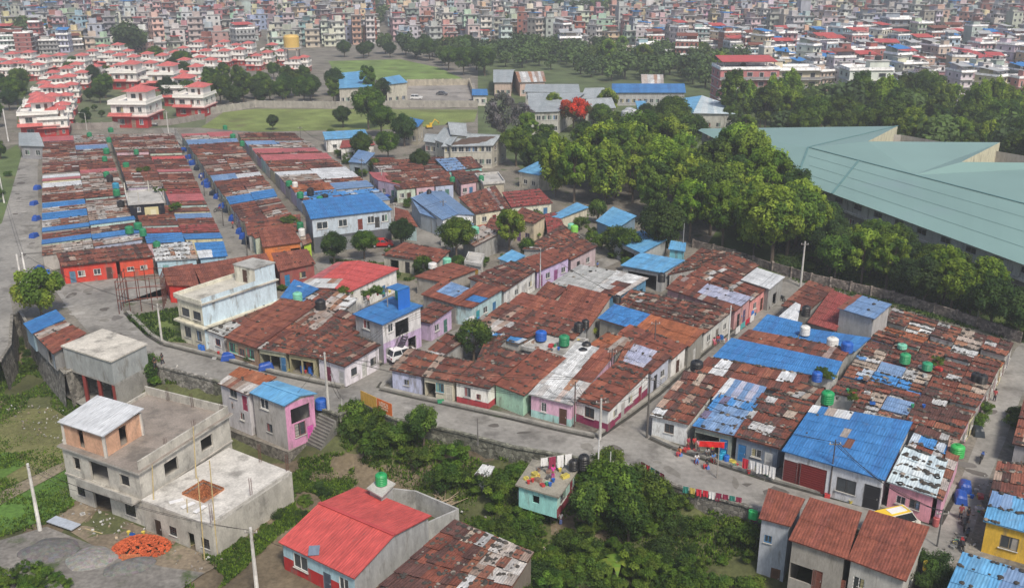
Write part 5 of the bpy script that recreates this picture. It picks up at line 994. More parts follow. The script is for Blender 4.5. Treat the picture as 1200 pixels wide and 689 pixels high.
# ================================================================ TREES AND PLANTS
def crown_mesh(seed, clumps, leaves, ls, rx, rz, zc, flat=1.0, cr=(.28, .5), droop=0, cols=((.07, .12, .025), (.05, .095, .022), (.10, .15, .035)), trunk=None, th=2.5, name='crown'):
    r = random.Random(seed); C = []
    for _ in range(clumps):
        while True:
            p = V((r.uniform(-1, 1), r.uniform(-1, 1), r.uniform(-.8, 1)))
            if .25 < p.length < 1: break
        p = p.normalized() * (p.length ** .5) * .8
        C.append((V((p.x * rx, p.y * rx, zc + p.z * rz)), r.uniform(*cr) * min(rx, rz * 1.2), r.choice(cols), r.uniform(.8, 1.2)))
    mb = MB()
    for k in range(leaves):
        c, q, col, b = C[r.randrange(clumps)]
        d = V((r.gauss(0, 1), r.gauss(0, 1), r.gauss(0, 1))).normalized(); rr = q * min(1.5, .5 + .45 * r.random() + abs(r.gauss(0, .16)))
        if d.z < -.3 and r.random() < .5: d.z = -d.z
        p = c + V((d.x * rr, d.y * rr, d.z * rr * flat)); p.z -= droop * r.random() * q
        n = (d + V((r.uniform(-.7, .7), r.uniform(-.7, .7), r.uniform(-.2, .9)))).normalized(); x = n.cross(V((r.uniform(-1, 1), r.uniform(-1, 1), .3))).normalized(); y = n.cross(x)
        s = ls * r.uniform(.6, 1.3); t = b * r.uniform(.75, 1.25); a = x * s; e = y * s * .62
        mb.face([p - a, p - e * .9 + a * .1, p + a, p + e], (col[0] * t, col[1] * t, col[2] * t))
    me = mb.build(name, M_leaf)
    tb = MB(); H0 = zc - rz * .2; col = (.13, .10, .075); tb.cyl((0, 0, -.3), (r.uniform(-.2, .2), r.uniform(-.2, .2), H0 * .75), th * .12, th * .075, 8, col)
    for c, q, _, _ in C[:9]: tb.cyl((0, 0, H0 * r.uniform(.35, .75)), c, th * .045, th * .015, 5, col)
    t = tb.build('trunk', M_bark)
    return me, t
PROTO = {}
def tree_proto(key, name, **k):
    me, t = crown_mesh(**k); me.name = 'crown'; root = empty(name, (0, 0, -500)); me.parent = root; t.parent = root; remember(root); PROTO[key] = [root, False]
G1 = ((.075, .14, .018), (.115, .19, .025), (.045, .092, .016)); G2 = ((.145, .235, .022), (.19, .28, .03), (.08, .16, .02)); G3 = ((.042, .086, .02), (.06, .11, .024), (.03, .062, .018))
tree_proto('broad', 'broadleaf_tree', seed=1, clumps=70, leaves=14500, ls=.25, cr=(.14, .33), rx=5.2, rz=4.0, zc=7.2, cols=G1)
tree_proto('light', 'broadleaf_tree', seed=2, clumps=80, leaves=13500, ls=.24, rx=4.6, rz=4.6, zc=7.8, cr=(.12, .26), cols=G2)
tree_proto('tall', 'broadleaf_tree', seed=3, clumps=64, leaves=13000, ls=.25, rx=3.4, rz=5.6, zc=8.6, cr=(.15, .34), cols=G1)
tree_proto('dark', 'broadleaf_tree', seed=4, clumps=54, leaves=12500, ls=.23, cr=(.16, .36), rx=4.0, rz=3.8, zc=6.2, cols=G3)
tree_proto('weep', 'bamboo_clump', seed=5, clumps=90, leaves=14500, ls=.27, rx=3.8, rz=5.4, zc=7.4, cr=(.12, .26), droop=2.0, cols=G2, th=1)
tree_proto('small', 'small_tree', seed=6, clumps=34, leaves=5600, ls=.11, cr=(.16, .4), rx=1.7, rz=1.5, zc=2.7, cols=G1, th=1)
tree_proto('far', 'broadleaf_tree', seed=7, clumps=22, leaves=1500, ls=.75, rx=4.8, rz=4.2, zc=6.5, cols=((.085, .14, .04), (.10, .16, .045), (.06, .10, .035)))
tree_proto('flame', 'flame_tree', seed=8, clumps=26, leaves=5000, ls=.32, rx=5.4, rz=2.6, zc=7.0, cols=((.62, .06, .02), (.55, .09, .03), (.5, .05, .02), (.12, .12, .03)))
tree_proto('grey', 'jacaranda_tree', seed=9, clumps=40, leaves=3800, ls=.30, rx=4.4, rz=4.8, zc=7.4, cr=(.16, .3), cols=((.17, .16, .17), (.13, .14, .13), (.2, .18, .21)))
tree_proto('yellow', 'broadleaf_tree', seed=10, clumps=24, leaves=7000, ls=.2, rx=2.9, rz=2.0, zc=3.4, cols=((.28, .33, .04), (.2, .27, .03), (.12, .2, .025)), th=1.4)
def bush_mesh(seed, n, leaves, ls, rx, rz, cols, name):
    r = random.Random(seed); mb = MB(); C = [(V((r.uniform(-.7, .7) * rx, r.uniform(-.7, .7) * rx, r.uniform(.2, .8) * rz)), r.uniform(.2, .5) * rx, r.choice(cols), r.uniform(.75, 1.25)) for _ in range(n)]
    for k in range(leaves):
        c, q, col, b = C[r.randrange(n)]; d = V((r.gauss(0, 1), r.gauss(0, 1), abs(r.gauss(0, 1)))).normalized(); p = c + d * q * r.uniform(.4, 1.05); p.z = max(0, p.z)
        nn = (d + V((r.uniform(-.8, .8), r.uniform(-.8, .8), r.uniform(0, .8)))).normalized(); x = nn.cross(V((r.uniform(-1, 1), r.uniform(-1, 1), .4))).normalized(); y = nn.cross(x)
        s = ls * r.uniform(.6, 1.4); t = b * r.uniform(.75, 1.25); mb.face([p - x * s, p - y * s * .5, p + x * s, p + y * s * .5], (col[0] * t, col[1] * t, col[2] * t))
    o = mb.build(name, M_leaf); o.location = (0, 0, -500); remember(o); return o
for key, a in {'bush': (21, 22, 5200, .085, 1.5, 2.0, G1), 'bush2': (22, 24, 4600, .10, 1.6, 1.5, G1 + G2[2:]), 'bush3': (23, 18, 4800, .08, 1.3, 2.5, G2[2:] + G1), 'bush4': (24, 20, 3600, .08, 1.6, 1.1, G3)}.items():
    PROTO[key] = [bush_mesh(*a, 'bush'), False]
mb = MB(); r = random.Random(5)
for k in range(9):                       # banana plant
    a = k * 2.4; l = r.uniform(1.6, 2.2); pr = None
    for j in range(6):
        t = j / 5; c = V((math.cos(a) * l * t, math.sin(a) * l * t, 1.4 + 1.5 * t - 1.9 * t * t)); s = V((-math.sin(a), math.cos(a), 0)) * (.34 * math.sin(math.pi * (.12 + .85 * t)))
        if pr: mb.face([pr[0], pr[1], c + s, c - s], (.16 * r.uniform(.8, 1.2), .24, .035))
        pr = (c - s, c + s)
b_ = empty('banana_plant', (0, 0, -500)); mb.build('leaves', M_leaf, b_); mb = MB(); mb.cyl((0, 0, -.2), (0, 0, 1.5), .14, .09, 8, (.16, .2, .07)); mb.build('stem', M_bark, b_); remember(b_); PROTO['banana'] = [b_, False]
TDESC = {'broad': 'mid green broad tree', 'light': 'bright yellow-green leafy tree', 'tall': 'tall dense green tree', 'dark': 'dark green round tree', 'weep': 'feathery drooping bamboo clump', 'small': 'small green tree', 'far': 'hazy distant tree',
         'flame': 'orange-red flowering flame tree', 'grey': 'sparse grey-mauve tree', 'yellow': 'low yellow-green tree', 'bush': 'leafy green bush', 'bush2': 'low bright bush', 'bush3': 'upright light green bush', 'bush4': 'low dark bush', 'banana': 'banana plant with arching leaves'}
def plant(key, p, s, where, group=None, color=None, sz=None):
    pr = PROTO[key]
    if not pr[1]: o = pr[0]; pr[1] = True
    else: o = copy_tree(pr[0])
    o.location = p; o.rotation_euler = (0, 0, R.uniform(0, 6.28)); o.scale = (s, s, s * (sz or R.uniform(.9, 1.12)))
    k = R.uniform(.8, 1.2); y = R.uniform(.9, 1.15); c = color or (k * y, k, k * R.uniform(.8, 1.1), 1)
    o.color = c
    for ch in o.children if o.children else (): pass
    for ch in (TREE.get(o.name) or list(o.children)): ch.color = c
    COPIED.append((o, c))
    tag(o, None, 'tree' if key not in ('bush', 'bush2', 'bush3', 'bush4', 'banana') else 'bush', group or 'trees ' + where); later(o, TDESC[key] + ' ' + where)
    return o
COPIED = []
def copy_tree(o, parent=None, color=None):
    c = o.copy(); COL.objects.link(c); c.parent = parent
    if color: c.color = color
    for ch in TREE.get(o.name, ()): copy_tree(ch, c, color)
    return c
def inpoly(x, y, poly):
    r = False; n = len(poly)
    for i in range(n):
        x1, y1 = poly[i]; x2, y2 = poly[i - 1]
        if (y1 > y) != (y2 > y) and x < (x2 - x1) * (y - y1) / (y2 - y1) + x1: r = not r
    return r
TREEPTS = []
GPOLY = [(p.x, p.y) for p in edge] + [(2500, edge[-1].y - 1), (2500, 3200), (-2500, 3200), (-2500, edge[0].y)]
FAR = []
def plant_if(F, x, y): return bool(F) and F[-1][0] == x and F[-1][1] == y
def grove(where, poly, n, keys, s, z=0, mind=4.0, group=None):
    xs = [p[0] for p in poly]; ys = [p[1] for p in poly]; got = 0
    Wp = [P(x, y, z) for x, y in poly]; wx = [p.x for p in Wp]; wy = [p.y for p in Wp]; W2 = [(p.x, p.y) for p in Wp]
    for _ in range(n * 40):
        if got >= n: break
        x, y = R.uniform(min(wx), max(wx)), R.uniform(min(wy), max(wy))
        if not inpoly(x, y, W2) or ('hall' in where and any(inpoly(x + i, y + j, HALLPOLY) for i in (-3, 0, 3) for j in (-3, 0, 3))) or (z < -1 and (inpoly(x, y, GPOLY) or inpoly(x, y + 1.2, GPOLY))) or any((x - a) ** 2 + (y - b) ** 2 < mind ** 2 for a, b in TREEPTS): continue
        TREEPTS.append((x, y)); (FAR.append((x, y, R.uniform(*s), R.uniform(.8, 1.2))) if group == 'trees in the far city' or (where == 'in the middle woods' and got > 8) or (where == 'behind the green hall' and got > 75) else 0) or plant_if(FAR, x, y) or plant(R.choice(keys), V((x, y, (low_z(x, y) if z < -1 else z) - .1)), R.uniform(*s), where, group); got += 1
plant('flame', P(672, 156, 0), 1.0, 'between the school roofs', 'single trees')
TREEPTS += [tuple(P(x, y)[:2]) for x, y in ((672, 156), (672, 170), (665, 180), (680, 180), (672, 188), (738, 160), (738, 172), (742, 185), (760, 160))]
TREEPTS += [tuple(P(x, y)[:2]) for x in range(822, 905, 9) for y in (172, 186, 200, 213)]
# the big belt in the middle (base points; crowns rise well above them)
grove('in the big central wood', [(640, 240), (662, 222), (760, 200), (860, 225), (930, 275), (945, 310), (880, 300), (815, 288), (760, 262), (700, 240)], 50, ['light', 'light', 'tall', 'weep', 'broad', 'light'], (.85, 1.3), mind=5.8)
grove('at the right end of the central wood', [(800, 270), (900, 285), (948, 318), (905, 314), (830, 296)], 10, ['weep', 'light', 'weep'], (1.05, 1.4), mind=6)
grove('behind the central wood', [(600, 200), (640, 186), (720, 178), (800, 165), (850, 190), (860, 218), (760, 196), (660, 216), (610, 210)], 22, ['broad', 'dark', 'tall', 'light'], (.65, .95), mind=7)
grove('between the green hall and the packed quarter', [(950, 322), (952, 275), (1060, 322), (1160, 366), (1240, 400), (1240, 412), (1190, 398), (1040, 350)], 66, ['broad', 'light', 'light', 'dark', 'weep', 'broad'], (.45, .85), mind=3.5)
grove('on the rough strip behind the packed quarter', [(905, 316), (955, 322), (1060, 350), (1190, 396), (1200, 392), (1060, 340), (960, 308)], 34, ['bush', 'bush3', 'small', 'bush4'], (.8, 1.5), 0, 2.4, 'strip bushes')
grove('along the hall wall', [(925, 268), (1020, 296), (1100, 338), (1180, 370), (1180, 378), (1090, 346), (925, 285)], 12, ['broad', 'light', 'tall'], (.5, .8), mind=5)
grove('behind the green hall', [(840, 150), (860, 132), (1052, 128), (1220, 150), (1250, 225), (1175, 212), (1120, 196), (1050, 180), (950, 172), (880, 172)], 105, ['broad', 'tall', 'light', 'weep'], (.6, 1.2), mind=6.2)
grove('beside the far playing field', [(400, 66), (480, 62), (560, 66), (570, 90), (545, 92), (515, 78), (470, 68), (395, 70)], 26, ['far', 'broad', 'dark'], (.7, 1.05), mind=8)
grove('in the middle woods', [(520, 60), (640, 60), (760, 66), (860, 78), (930, 105), (860, 118), (806, 98), (716, 96), (640, 82), (575, 78)], 115, ['far', 'broad', 'light'], (.6, 1.0), mind=7)
grove('between the school roofs', [(640, 145), (720, 132), (800, 140), (830, 155), (700, 160), (610, 175), (600, 150)], 10, ['broad', 'dark', 'light'], (.5, .8), mind=8)
grove('before the villas', [(245, 122), (262, 128), (395, 125), (395, 112), (300, 105), (250, 105)], 26, ['dark', 'broad', 'light', 'tall'], (.65, .95), mind=6)
grove('between the two villa columns', [(97, 150), (120, 150), (126, 125), (128, 90), (112, 90), (104, 125)], 20, ['small', 'dark', 'small', 'broad'], (.4, .75), mind=3)
grove('in the villa gardens', [(195, 145), (250, 140), (245, 120), (228, 100), (220, 60), (212, 60), (195, 110)], 16, ['broad', 'dark', 'small'], (.5, .9), mind=4)
grove('among the white villas', [(-30, 100), (40, 90), (100, 80), (200, 70), (330, 68), (340, 95), (240, 100), (200, 120), (110, 120), (100, 100), (40, 110)], 20, ['small', 'broad'], (.35, .7), mind=6)
grove('by the left edge road', [(-30, 165), (20, 165), (22, 178), (8, 222), (-10, 262), (-50, 262)], 12, ['small', 'bush', 'dark'], (.5, 1.1), mind=3)
grove('at the top left corner', [(-20, 160), (30, 130), (40, 120), (20, 105), (-30, 110)], 10, ['dark', 'broad'], (.6, .9), mind=6)
for (x, y, k, s, w_) in [(432, 152, 'broad', 1.0, 'standing tallest by the blue-roofed warehouse'), (447, 160, 'broad', .85, 'behind the third lane'), (474, 172, 'dark', .85, 'left of the school'), (402, 150, 'dark', .7, 'alone at the near edge of the field'), (432, 118, 'tall', .85, 'in front of the warehouse'), (449, 122, 'dark', .8, 'right of the warehouse gable'), (320, 153, 'dark', .45, 'alone behind the second-lane rows'),
        (590, 172, 'grey', 1.15, 'at the near left of the school roofs'), (612, 158, 'grey', .85, 'beside the broad school roof'), (785, 165, 'broad', 1.1, 'right of the white tanks'), (650, 205, 'dark', .8, 'near the long cream shed'), (425, 190, 'dark', .7, 'beside the slate-blue canopy'), (455, 188, 'broad', .65, 'behind the third-lane canopy'),
        (392, 310, 'dark', .58, 'left of the grey balcony block door'), (427, 304, 'broad', .5, 'before the grey balcony block'), (471, 291, 'dark', .6, 'at the third lane end'), (775, 302, 'dark', 1.0, 'over the sky-blue open shed'), (535, 305, 'broad', .68, 'in the middle yards'), (597, 298, 'light', .62, 'behind the yellow-door hut'), (493, 205, 'dark', .6, 'in the upper yards'),
        (50, 372, 'yellow', 1.25, 'at the left road corner'), (434, 425, 'dark', 0, ''), (560, 424, 'dark', 0, ''), (620, 205, 'dark', .6, 'left of the long cream shed'), (605, 195, 'broad', .8, 'behind the long cream shed'), (700, 262, 'small', 1.2, 'beside the sky-blue gabled shed'), (735, 305, 'small', 1.4, 'by the wide sky-blue canopy'), (720, 300, 'small', 1.3, 'left of the wide sky-blue canopy'), (705, 292, 'yellow', .5, 'in the shed yard'),
        (555, 425, 'small', 1.35, 'in the tiny courtyard'), (578, 422, 'yellow', .6, 'in the tiny courtyard'), (688, 396, 'yellow', .45, 'on the tank terrace'), (40, 55, 'far', 1.5, 'high at the far left'), (25, 58, 'far', 1.4, 'high at the far left'), (150, 66, 'far', 1.5, 'behind the villas'), (160, 62, 'far', 1.2, 'behind the villas')]:
    if s: plant(k, P(x, y, 0), s, w_, 'single trees')
# dark grove of far hill at the top
grove('in the far city', [(560, 15), (700, 8), (760, 20), (720, 30), (600, 28)], 10, ['far'], (1.2, 1.9), mind=12, group='trees in the far city')
grove('amid the hazy far city', [(0, 60), (-100, 0), (1300, 0), (1200, 110), (900, 75), (500, 45)], 210, ['far'], (.45, 1.15), mind=10, group='trees in the far city')
fr = random.Random(4); mb = MB(); cl_ = [(V((fr.uniform(-3.2, 3.2), fr.uniform(-3.2, 3.2), fr.uniform(3, 9))), fr.uniform(1.4, 2.3)) for _ in range(16)]
for x, y, s, k in FAR:
    c0 = fr.choice(((.085, .14, .04), (.10, .16, .045), (.06, .10, .035)))
    for _ in range(420):
        c_, q_ = fr.choice(cl_); dd = V((fr.gauss(0, 1), fr.gauss(0, 1), fr.gauss(0, 1))).normalized(); p = V((x, y, 0)) + (c_ + dd * q_ * fr.uniform(.6, 1.1)) * s; nn = (dd + V((fr.uniform(-.6, .6), fr.uniform(-.6, .6), .3))).normalized(); u = nn.cross(V((fr.uniform(-1, 1), .3, .4))).normalized() * .75 * s; w = nn.cross(u) * .8; t = k * fr.uniform(.7, 1.3)
        mb.face([p - u, p - w, p + u, p + w], (c0[0] * t, c0[1] * t, c0[2] * t))
    mb.cyl((x, y, 0), (x, y, 4 * s), .35 * s, n=5, col=(.1, .08, .06))
o = mb.build('far_woods', M_leaf); tag(o, 'hazy far-off trees scattered through the city and the back of the middle woods', 'woods', kind='stuff')
grove('in the crowded middle yards', [(440, 290), (520, 296), (600, 290), (620, 305), (560, 330), (470, 330)], 16, ['bush', 'bush3', 'small', 'bush2'], (.5, 1.0), 0, 2.2, 'yard bushes')
grove('behind the lilac-walled houses', [(585, 262), (640, 262), (700, 262), (720, 300), (690, 290), (610, 285)], 14, ['bush', 'bush3', 'small'], (.5, 1.0), 0, 2.2, 'yard bushes')
grove('along the third lane bank', [(385, 165), (400, 170), (470, 228), (488, 250), (475, 248), (440, 220), (400, 190)], 26, ['bush', 'bush4', 'small', 'bush3'], (.5, 1.1), 0, 1.6, 'yard bushes')
grove('near the sky-blue sheds', [(690, 265), (760, 300), (800, 290), (780, 310), (720, 320), (695, 300)], 10, ['bush', 'small', 'bush3'], (.6, 1.1), 0, 2, 'yard bushes')
# gardens below the road
TREEPTS += [tuple(P(x, y, LOW)[:2]) for x, y in ((662, 592), (672, 580), (655, 604), (632, 598), (690, 566), (684, 575), (640, 612), (665, 610), (610, 592), (618, 600), (560, 565), (575, 568), (860, 640), (840, 650))]
grove('in the terraced garden below the road', [(400, 492), (430, 480), (470, 500), (560, 516), (602, 532), (604, 560), (620, 600), (560, 600), (540, 585), (500, 560), (430, 545), (395, 520)], 58, ['bush', 'bush3', 'bush', 'small', 'bush2'], (.8, 1.5), LOW, 2.0, 'garden plants')
grove('in the garden right of the turquoise house', [(690, 560), (720, 560), (800, 590), (885, 612), (885, 660), (880, 700), (560, 700), (560, 610), (660, 610)], 80, ['bush', 'bush3', 'bush2', 'bush', 'bush4'], (.4, 1.4), LOW, 1.8, 'garden plants')
for (x, y, s) in [(705, 600, 1.5), (725, 610, 1.7), (745, 605, 1.5), (762, 620, 1.4), (690, 625, 1.3), (735, 640, 1.3), (805, 615, .9), (775, 585, 1.0), (712, 580, 1.3), (415, 520, 1.3), (440, 530, 1.1)]: plant('small', P(x, y, LOW), s, 'in the gardens below the road', 'garden plants')
for (x, y, s) in [(722, 672, 1.0), (713, 665, .7)]: plant('banana', P(x, y, LOW), s, 'in the lower garden', 'garden plants')
grove('in the plot by the white poles', [(180, 440), (250, 450), (262, 470), (255, 485), (180, 470)], 16, ['bush', 'bush2', 'bush4'], (.6, 1.1), LOW, 1.6, 'garden plants')
plant('small', P(178, 462, LOW), 1.3, 'between the grey block and the unfinished house', 'garden plants')
grove('beside the unfinished house', [(270, 600), (300, 560), (345, 555), (400, 575), (330, 625), (290, 650)], 18, ['bush4', 'bush2'], (.3, .7), LOW, 1.5, 'garden plants')
grove('in the bottom left plot', [(-10, 668), (50, 665), (85, 689), (60, 720), (-10, 720)], 22, ['bush2', 'bush3'], (.45, .7), LOW, 1.0, 'garden plants')
grove('along the stone drain', [(20, 440), (60, 445), (30, 400), (10, 410)], 7, ['bush', 'bush4'], (.4, .8), LOW, 1.5, 'garden plants')
grove('on the bank below the road', [(400, 482), (425, 474), (460, 492), (540, 509), (600, 525), (612, 550), (540, 540), (440, 520), (400, 510)], 46, ['bush3', 'bush', 'bush2', 'bush'], (.8, 1.5), LOW, 1.3, 'garden plants')
grove('on the bank below the laundry', [(680, 540), (720, 546), (815, 580), (885, 604), (885, 625), (800, 600), (690, 570)], 44, ['bush3', 'bush', 'bush4', 'bush2'], (.7, 1.3), LOW, 1.3, 'garden plants')
grove('on the bank behind the white poles', [(172, 420), (250, 447), (300, 462), (290, 475), (180, 445)], 14, ['bush3', 'bush', 'bush4'], (.7, 1.2), LOW, 1.3, 'garden plants')
for (x, y, s, k) in [(498, 300, .8, 'bush'), (505, 303, .7, 'bush2'), (1150, 492, .9, 'bush3'), (1142, 500, .8, 'bush'), (1195, 490, 1.0, 'bush2'), (1188, 500, .8, 'bush'), (780, 512, .5, 'bush4'), (775, 508, .5, 'bush4'), (1080, 600, .8, 'bush4'), (1095, 665, 1.0, 'bush4'), (1100, 680, 1.1, 'bush4'), (1092, 690, 1.0, 'bush4'), (297, 425, .8, 'bush'), (330, 340, .6, 'bush2'), (432, 345, .7, 'bush'), (452, 208, 1.0, 'bush'), (445, 215, .9, 'bush4'), (462, 222, .9, 'bush'), (470, 232, .8, 'bush4'), (478, 240, .8, 'bush')]:
    plant(k, P(x, y, 0), s, 'at the foot of the small houses', 'yard bushes')
for (x, y, z, s) in [(172, 200, 3.2, .6), (163, 202, 3.2, .6), (208, 246, 3.2, .8), (200, 248, 3.2, .6), (182, 226, 5.2, .5), (190, 225, 5.2, .5), (970, 443, 3.2, .6), (962, 438, 3.3, .5), (1097, 430, 3.2, .6), (1000, 472, 3, .6), (343, 262, 3, .8), (335, 263, 3, .7), (405, 345, 2.9, .7), (440, 345, 2.9, .8), (430, 348, 2.9, .6)]:
    plant(R.choice(['bush', 'bush2', 'bush3']), P(x, y, z), s, 'growing on a roof terrace', 'roof plants')
# grass tufts, weeds and litter nobody could count
def tufts(name, polys, z, n, h, cols, zf=None, label=None):
    mb = MB(); r = random.Random(len(name) + n)
    for poly, w in polys:
        Wp = [(P(x, y, z).x, P(x, y, z).y) for x, y in poly]; xs = [p[0] for p in Wp]; ys = [p[1] for p in Wp]; k = 0
        while k < n * w:
            x, y = r.uniform(min(xs), max(xs)), r.uniform(min(ys), max(ys)); k += .25
            if not inpoly(x, y, Wp) or noise.noise(V((x * .25, y * .25, 2))) < -.18: continue
            k += .75; z0 = zf(x, y) if zf else z; c = r.choice(cols); t = r.uniform(.7, 1.3)
            for _ in range(3):
                a = r.uniform(0, 6.28); d = V((math.cos(a), math.sin(a), 0)); s = V((-d.y, d.x, 0)) * h * .22; hh = h * r.uniform(.5, 1.3); b = V((x, y, z0)) + d * r.uniform(0, h * .5)
                mb.face([b - s, b + s, b + d * h * .4 + s * .5 + V((0, 0, hh)), b + d * h * .6 - s * .3 + V((0, 0, hh * .8))], (c[0] * t, c[1] * t, c[2] * t))
    o = mb.build(name, M_leaf); tag(o, label, 'grass', kind='stuff')
GARD = [(395, 490), (430, 478), (600, 528), (720, 550), (885, 603), (890, 700), (560, 720), (540, 600), (400, 540)]
tufts('grass', [(GARD, 1), ([(270, 600), (345, 545), (410, 545), (420, 565), (330, 625), (260, 689), (215, 689)], .35), ([(-40, 420), (60, 440), (120, 490), (80, 540), (90, 590), (55, 615), (-40, 640)], .5), ([(170, 440), (260, 450), (262, 480), (180, 470)], .15)], LOW, 26000, .3, G1 + G2[:1], low_z, 'rough grass and weeds covering the lower ground')
tufts('grass', [([(148, 372), (215, 360), (220, 402), (190, 400), (170, 392)], .1), ([(930, 330), (1190, 400), (1215, 395), (1215, 330), (960, 260), (900, 290)], 1), ([(385, 305), (520, 312), (480, 330), (400, 322)], .2)], 0, 12000, .35, G1 + G3, None, 'rough grass around the upper yards and under the tree belt')
mb = MB(); r = random.Random(77)
for k in range(900):
    poly, z = r.choice([(GARD, LOW), ([(0, 470), (110, 480), (95, 530), (20, 500)], LOW + .1), ([(95, 590), (262, 655), (235, 672), (60, 610)], LOW + .12), ([(1160, 545), (1200, 545), (1200, 600), (1140, 640), (1100, 650)], .05)])
    x, y = r.uniform(min(p[0] for p in poly), max(p[0] for p in poly)), r.uniform(min(p[1] for p in poly), max(p[1] for p in poly))
    if not inpoly(x, y, poly): continue
    p = P(x, y, z); s = r.uniform(.04, .13); a = r.uniform(0, 3); d = V((math.cos(a), math.sin(a), r.uniform(-.2, .2))) * s; e = V((-d.y, d.x, r.uniform(-.1, .1))) * r.uniform(.4, 1); c = r.choice([(.4, .4, .38), (.3, .28, .25), (.2, .18, .16), (.35, .28, .2), (.5, .5, .48)])
    mb.obox(p + V((0, 0, .06)), d, e, V((0, 0, s * .5)), c)
o = mb.build('litter', M_conc); tag(o, 'scattered stones and litter on the low yards', 'litter', kind='stuff')

# ================================================================ VILLAS
def villa(label, p, s=1.0, rz=0, storeys=2, red=(.42, .035, .035)):
    root = empty('villa', p, rz); root.scale = (s, s, s); tag(root, label, 'villa', 'white villas with red roofs'); W_ = (.78, .76, .72); w, d, h = 4.6, 5.2, 3.1
    def bx(name, x0, x1, y0, y1, z0, z1, c, m=M_paint): mb = MB(); mb.box(x0, x1, y0, y1, z0, z1, c); return mb.build(name, m, root)
    q = [V((-w, -d, 0)), V((w, -d, 0)), V((w, d, 0)), V((-w, d, 0))]
    for s_ in range(storeys):
        z0 = s_ * h; ops = {0: [(.25, 'w', z0 + .9, 1.8, 1.4, (.4, .38, .35)), (.6, 'w' if s_ else 'd', z0 + (.9 if s_ else .05), 1.1, 1.4 if s_ else 2.1, (.3, .2, .15)), (.82, 'w', z0 + .9, 1.0, 1.3)], 1: [(.3, 'w', z0 + .9, 1.3, 1.3), (.7, 'w', z0 + .9, 1.3, 1.3)], 3: [(.5, 'w', z0 + .9, 1.3, 1.3)]}
        walls(root, q, z0, z0 + h - .2, ops, red if s_ == 0 else W_, name='wall')
        bx('ledge', -w - .5, w + .5, -d - .7, d + .3, z0 + h - .2, z0 + h + .05, W_ if s_ else (.6, .35, .33))
    zt = storeys * h + .05
    for (x0, x1, y0, y1) in ((-w - .4, -w - .25, -d - .6, d), (w + .25, w + .4, -d - .6, d), (-w - .25, w + .25, -d - .6, -d - .45)): bx('parapet', x0, x1, y0, y1, zt, zt + .8, W_)
    bx('top_room', -w * .35, w * .75, -d * .3, d * .9, zt, zt + 2.6, W_); bx('window', -w * .1, w * .15, -d * .3 - .05, -d * .3 + .05, zt + .8, zt + 1.9, (.05, .06, .07), M_glass); bx('door', w * .35, w * .52, -d * .3 - .05, -d * .3 + .05, zt + .02, zt + 2.0, (.14, .08, .06))
    mb = MB(); a, b, c, e = V((-w * .55, -d * .55, zt + 2.6)), V((w * .95, -d * .55, zt + 2.6)), V((w * .95, d, zt + 2.6)), V((-w * .55, d, zt + 2.6)); t = V((w * .2, d * .2, zt + 4.0)); rc = (.52, .13, .12)
    for x, y in ((a, b), (b, c), (c, e), (e, a)): mb.face([x, y, t], rc, 0, [(0, 0), (6, 0), (3, 4)])
    mb.face([a, b, c, e], rc); mb.build('roof', M_tin, root)
    mb = MB(); mb.face([(-w - .7, -d - 1.4, h + .02), (w * .2, -d - 1.4, h + .02), (w * .2, -d + .1, h + .75), (-w - .7, -d + .1, h + .75)], rc, 0, [(0, 0), (6, 0), (6, 2), (0, 2)]); mb.build('porch_roof', M_tin, root)
    return root
VL = [(0, 88, .8, 0, 2), (20, 88, .8, 0, 2), (44, 94, .8, 0, 2), (108, 76, .8, 0, 2), (128, 78, .8, 0, 2), (150, 76, .8, 0, 2), (188, 74, .8, 0, 2), (214, 72, .8, 0, 2), (234, 84, .8, 0, 2), (256, 70, .8, 0, 2), (276, 68, .8, 0, 2), (300, 82, .8, 0, 2), (328, 76, .8, 0, 2), (112, 96, .8, 0.1, 2), (140, 94, .8, 0, 2), (212, 104, .8, 0, 2), (180, 104, .8, 0, 2), (240, 112, .8, 0, 2), (-25, 84, .9, 0, 2), (-5, 80, .9, 0, 2), (15, 82, .9, 0, 2), (34, 80, .9, 0, 2), (215, 90, .9, 0, 2), (246, 90, .9, 0, 2), (140, 84, .9, 0, 2), (156, 86, .9, 0, 2), (176, 94, .9, 0, 2), (40, 148, .8, .35, 2), (74, 146, .8, .35, 2), (84, 120, .8, .3, 2), (44, 133, .8, .35, 2), (78, 134, .8, .3, 2), (52, 118, .8, .3, 2), (96, 104, .8, .2, 2), (62, 104, .8, .2, 2), (163, 146, 1.15, -.05, 2), (231, 134, 1.0, -.08, 2), (215, 122, 1.0, 0, 2), (153, 103, 1.0, 0, 2), (196, 105, 1.0, 0, 2), (229, 100, .95, 0, 2), (50, 157, 1.05, .35, 2), (66, 157, .95, .35, 2), (46, 140, .9, .35, 2), (62, 138, .9, .35, 2), (56, 126, .9, .3, 2), (72, 126, .9, .3, 2), (66, 114, .9, .3, 2), (82, 112, .9, .3, 2), (78, 101, .9, .2, 2), (90, 96, .9, .2, 2), (10, 95, .9, 0, 2), (28, 94, .9, 0, 2), (-8, 96, .9, 0, 2), (52, 86, .9, 0, 2), (70, 84, .9, 0, 2), (96, 84, .9, 0, 2), (120, 72, .9, 0, 2), (138, 70, .9, 0, 2), (172, 82, .9, 0, 2), (190, 84, .9, 0, 2), (205, 80, .9, 0, 2), (240, 78, .9, 0, 2), (262, 78, .9, 0, 2), (280, 76, .9, 0, 2), (232, 66, .9, 0, 2), (262, 66, .9, 0, 2), (290, 68, .9, 0, 2), (312, 80, .9, 0, 2), (318, 70, .9, 0, 2), (345, 86, .8, 0, 2), (355, 84, .8, 0, 2)]
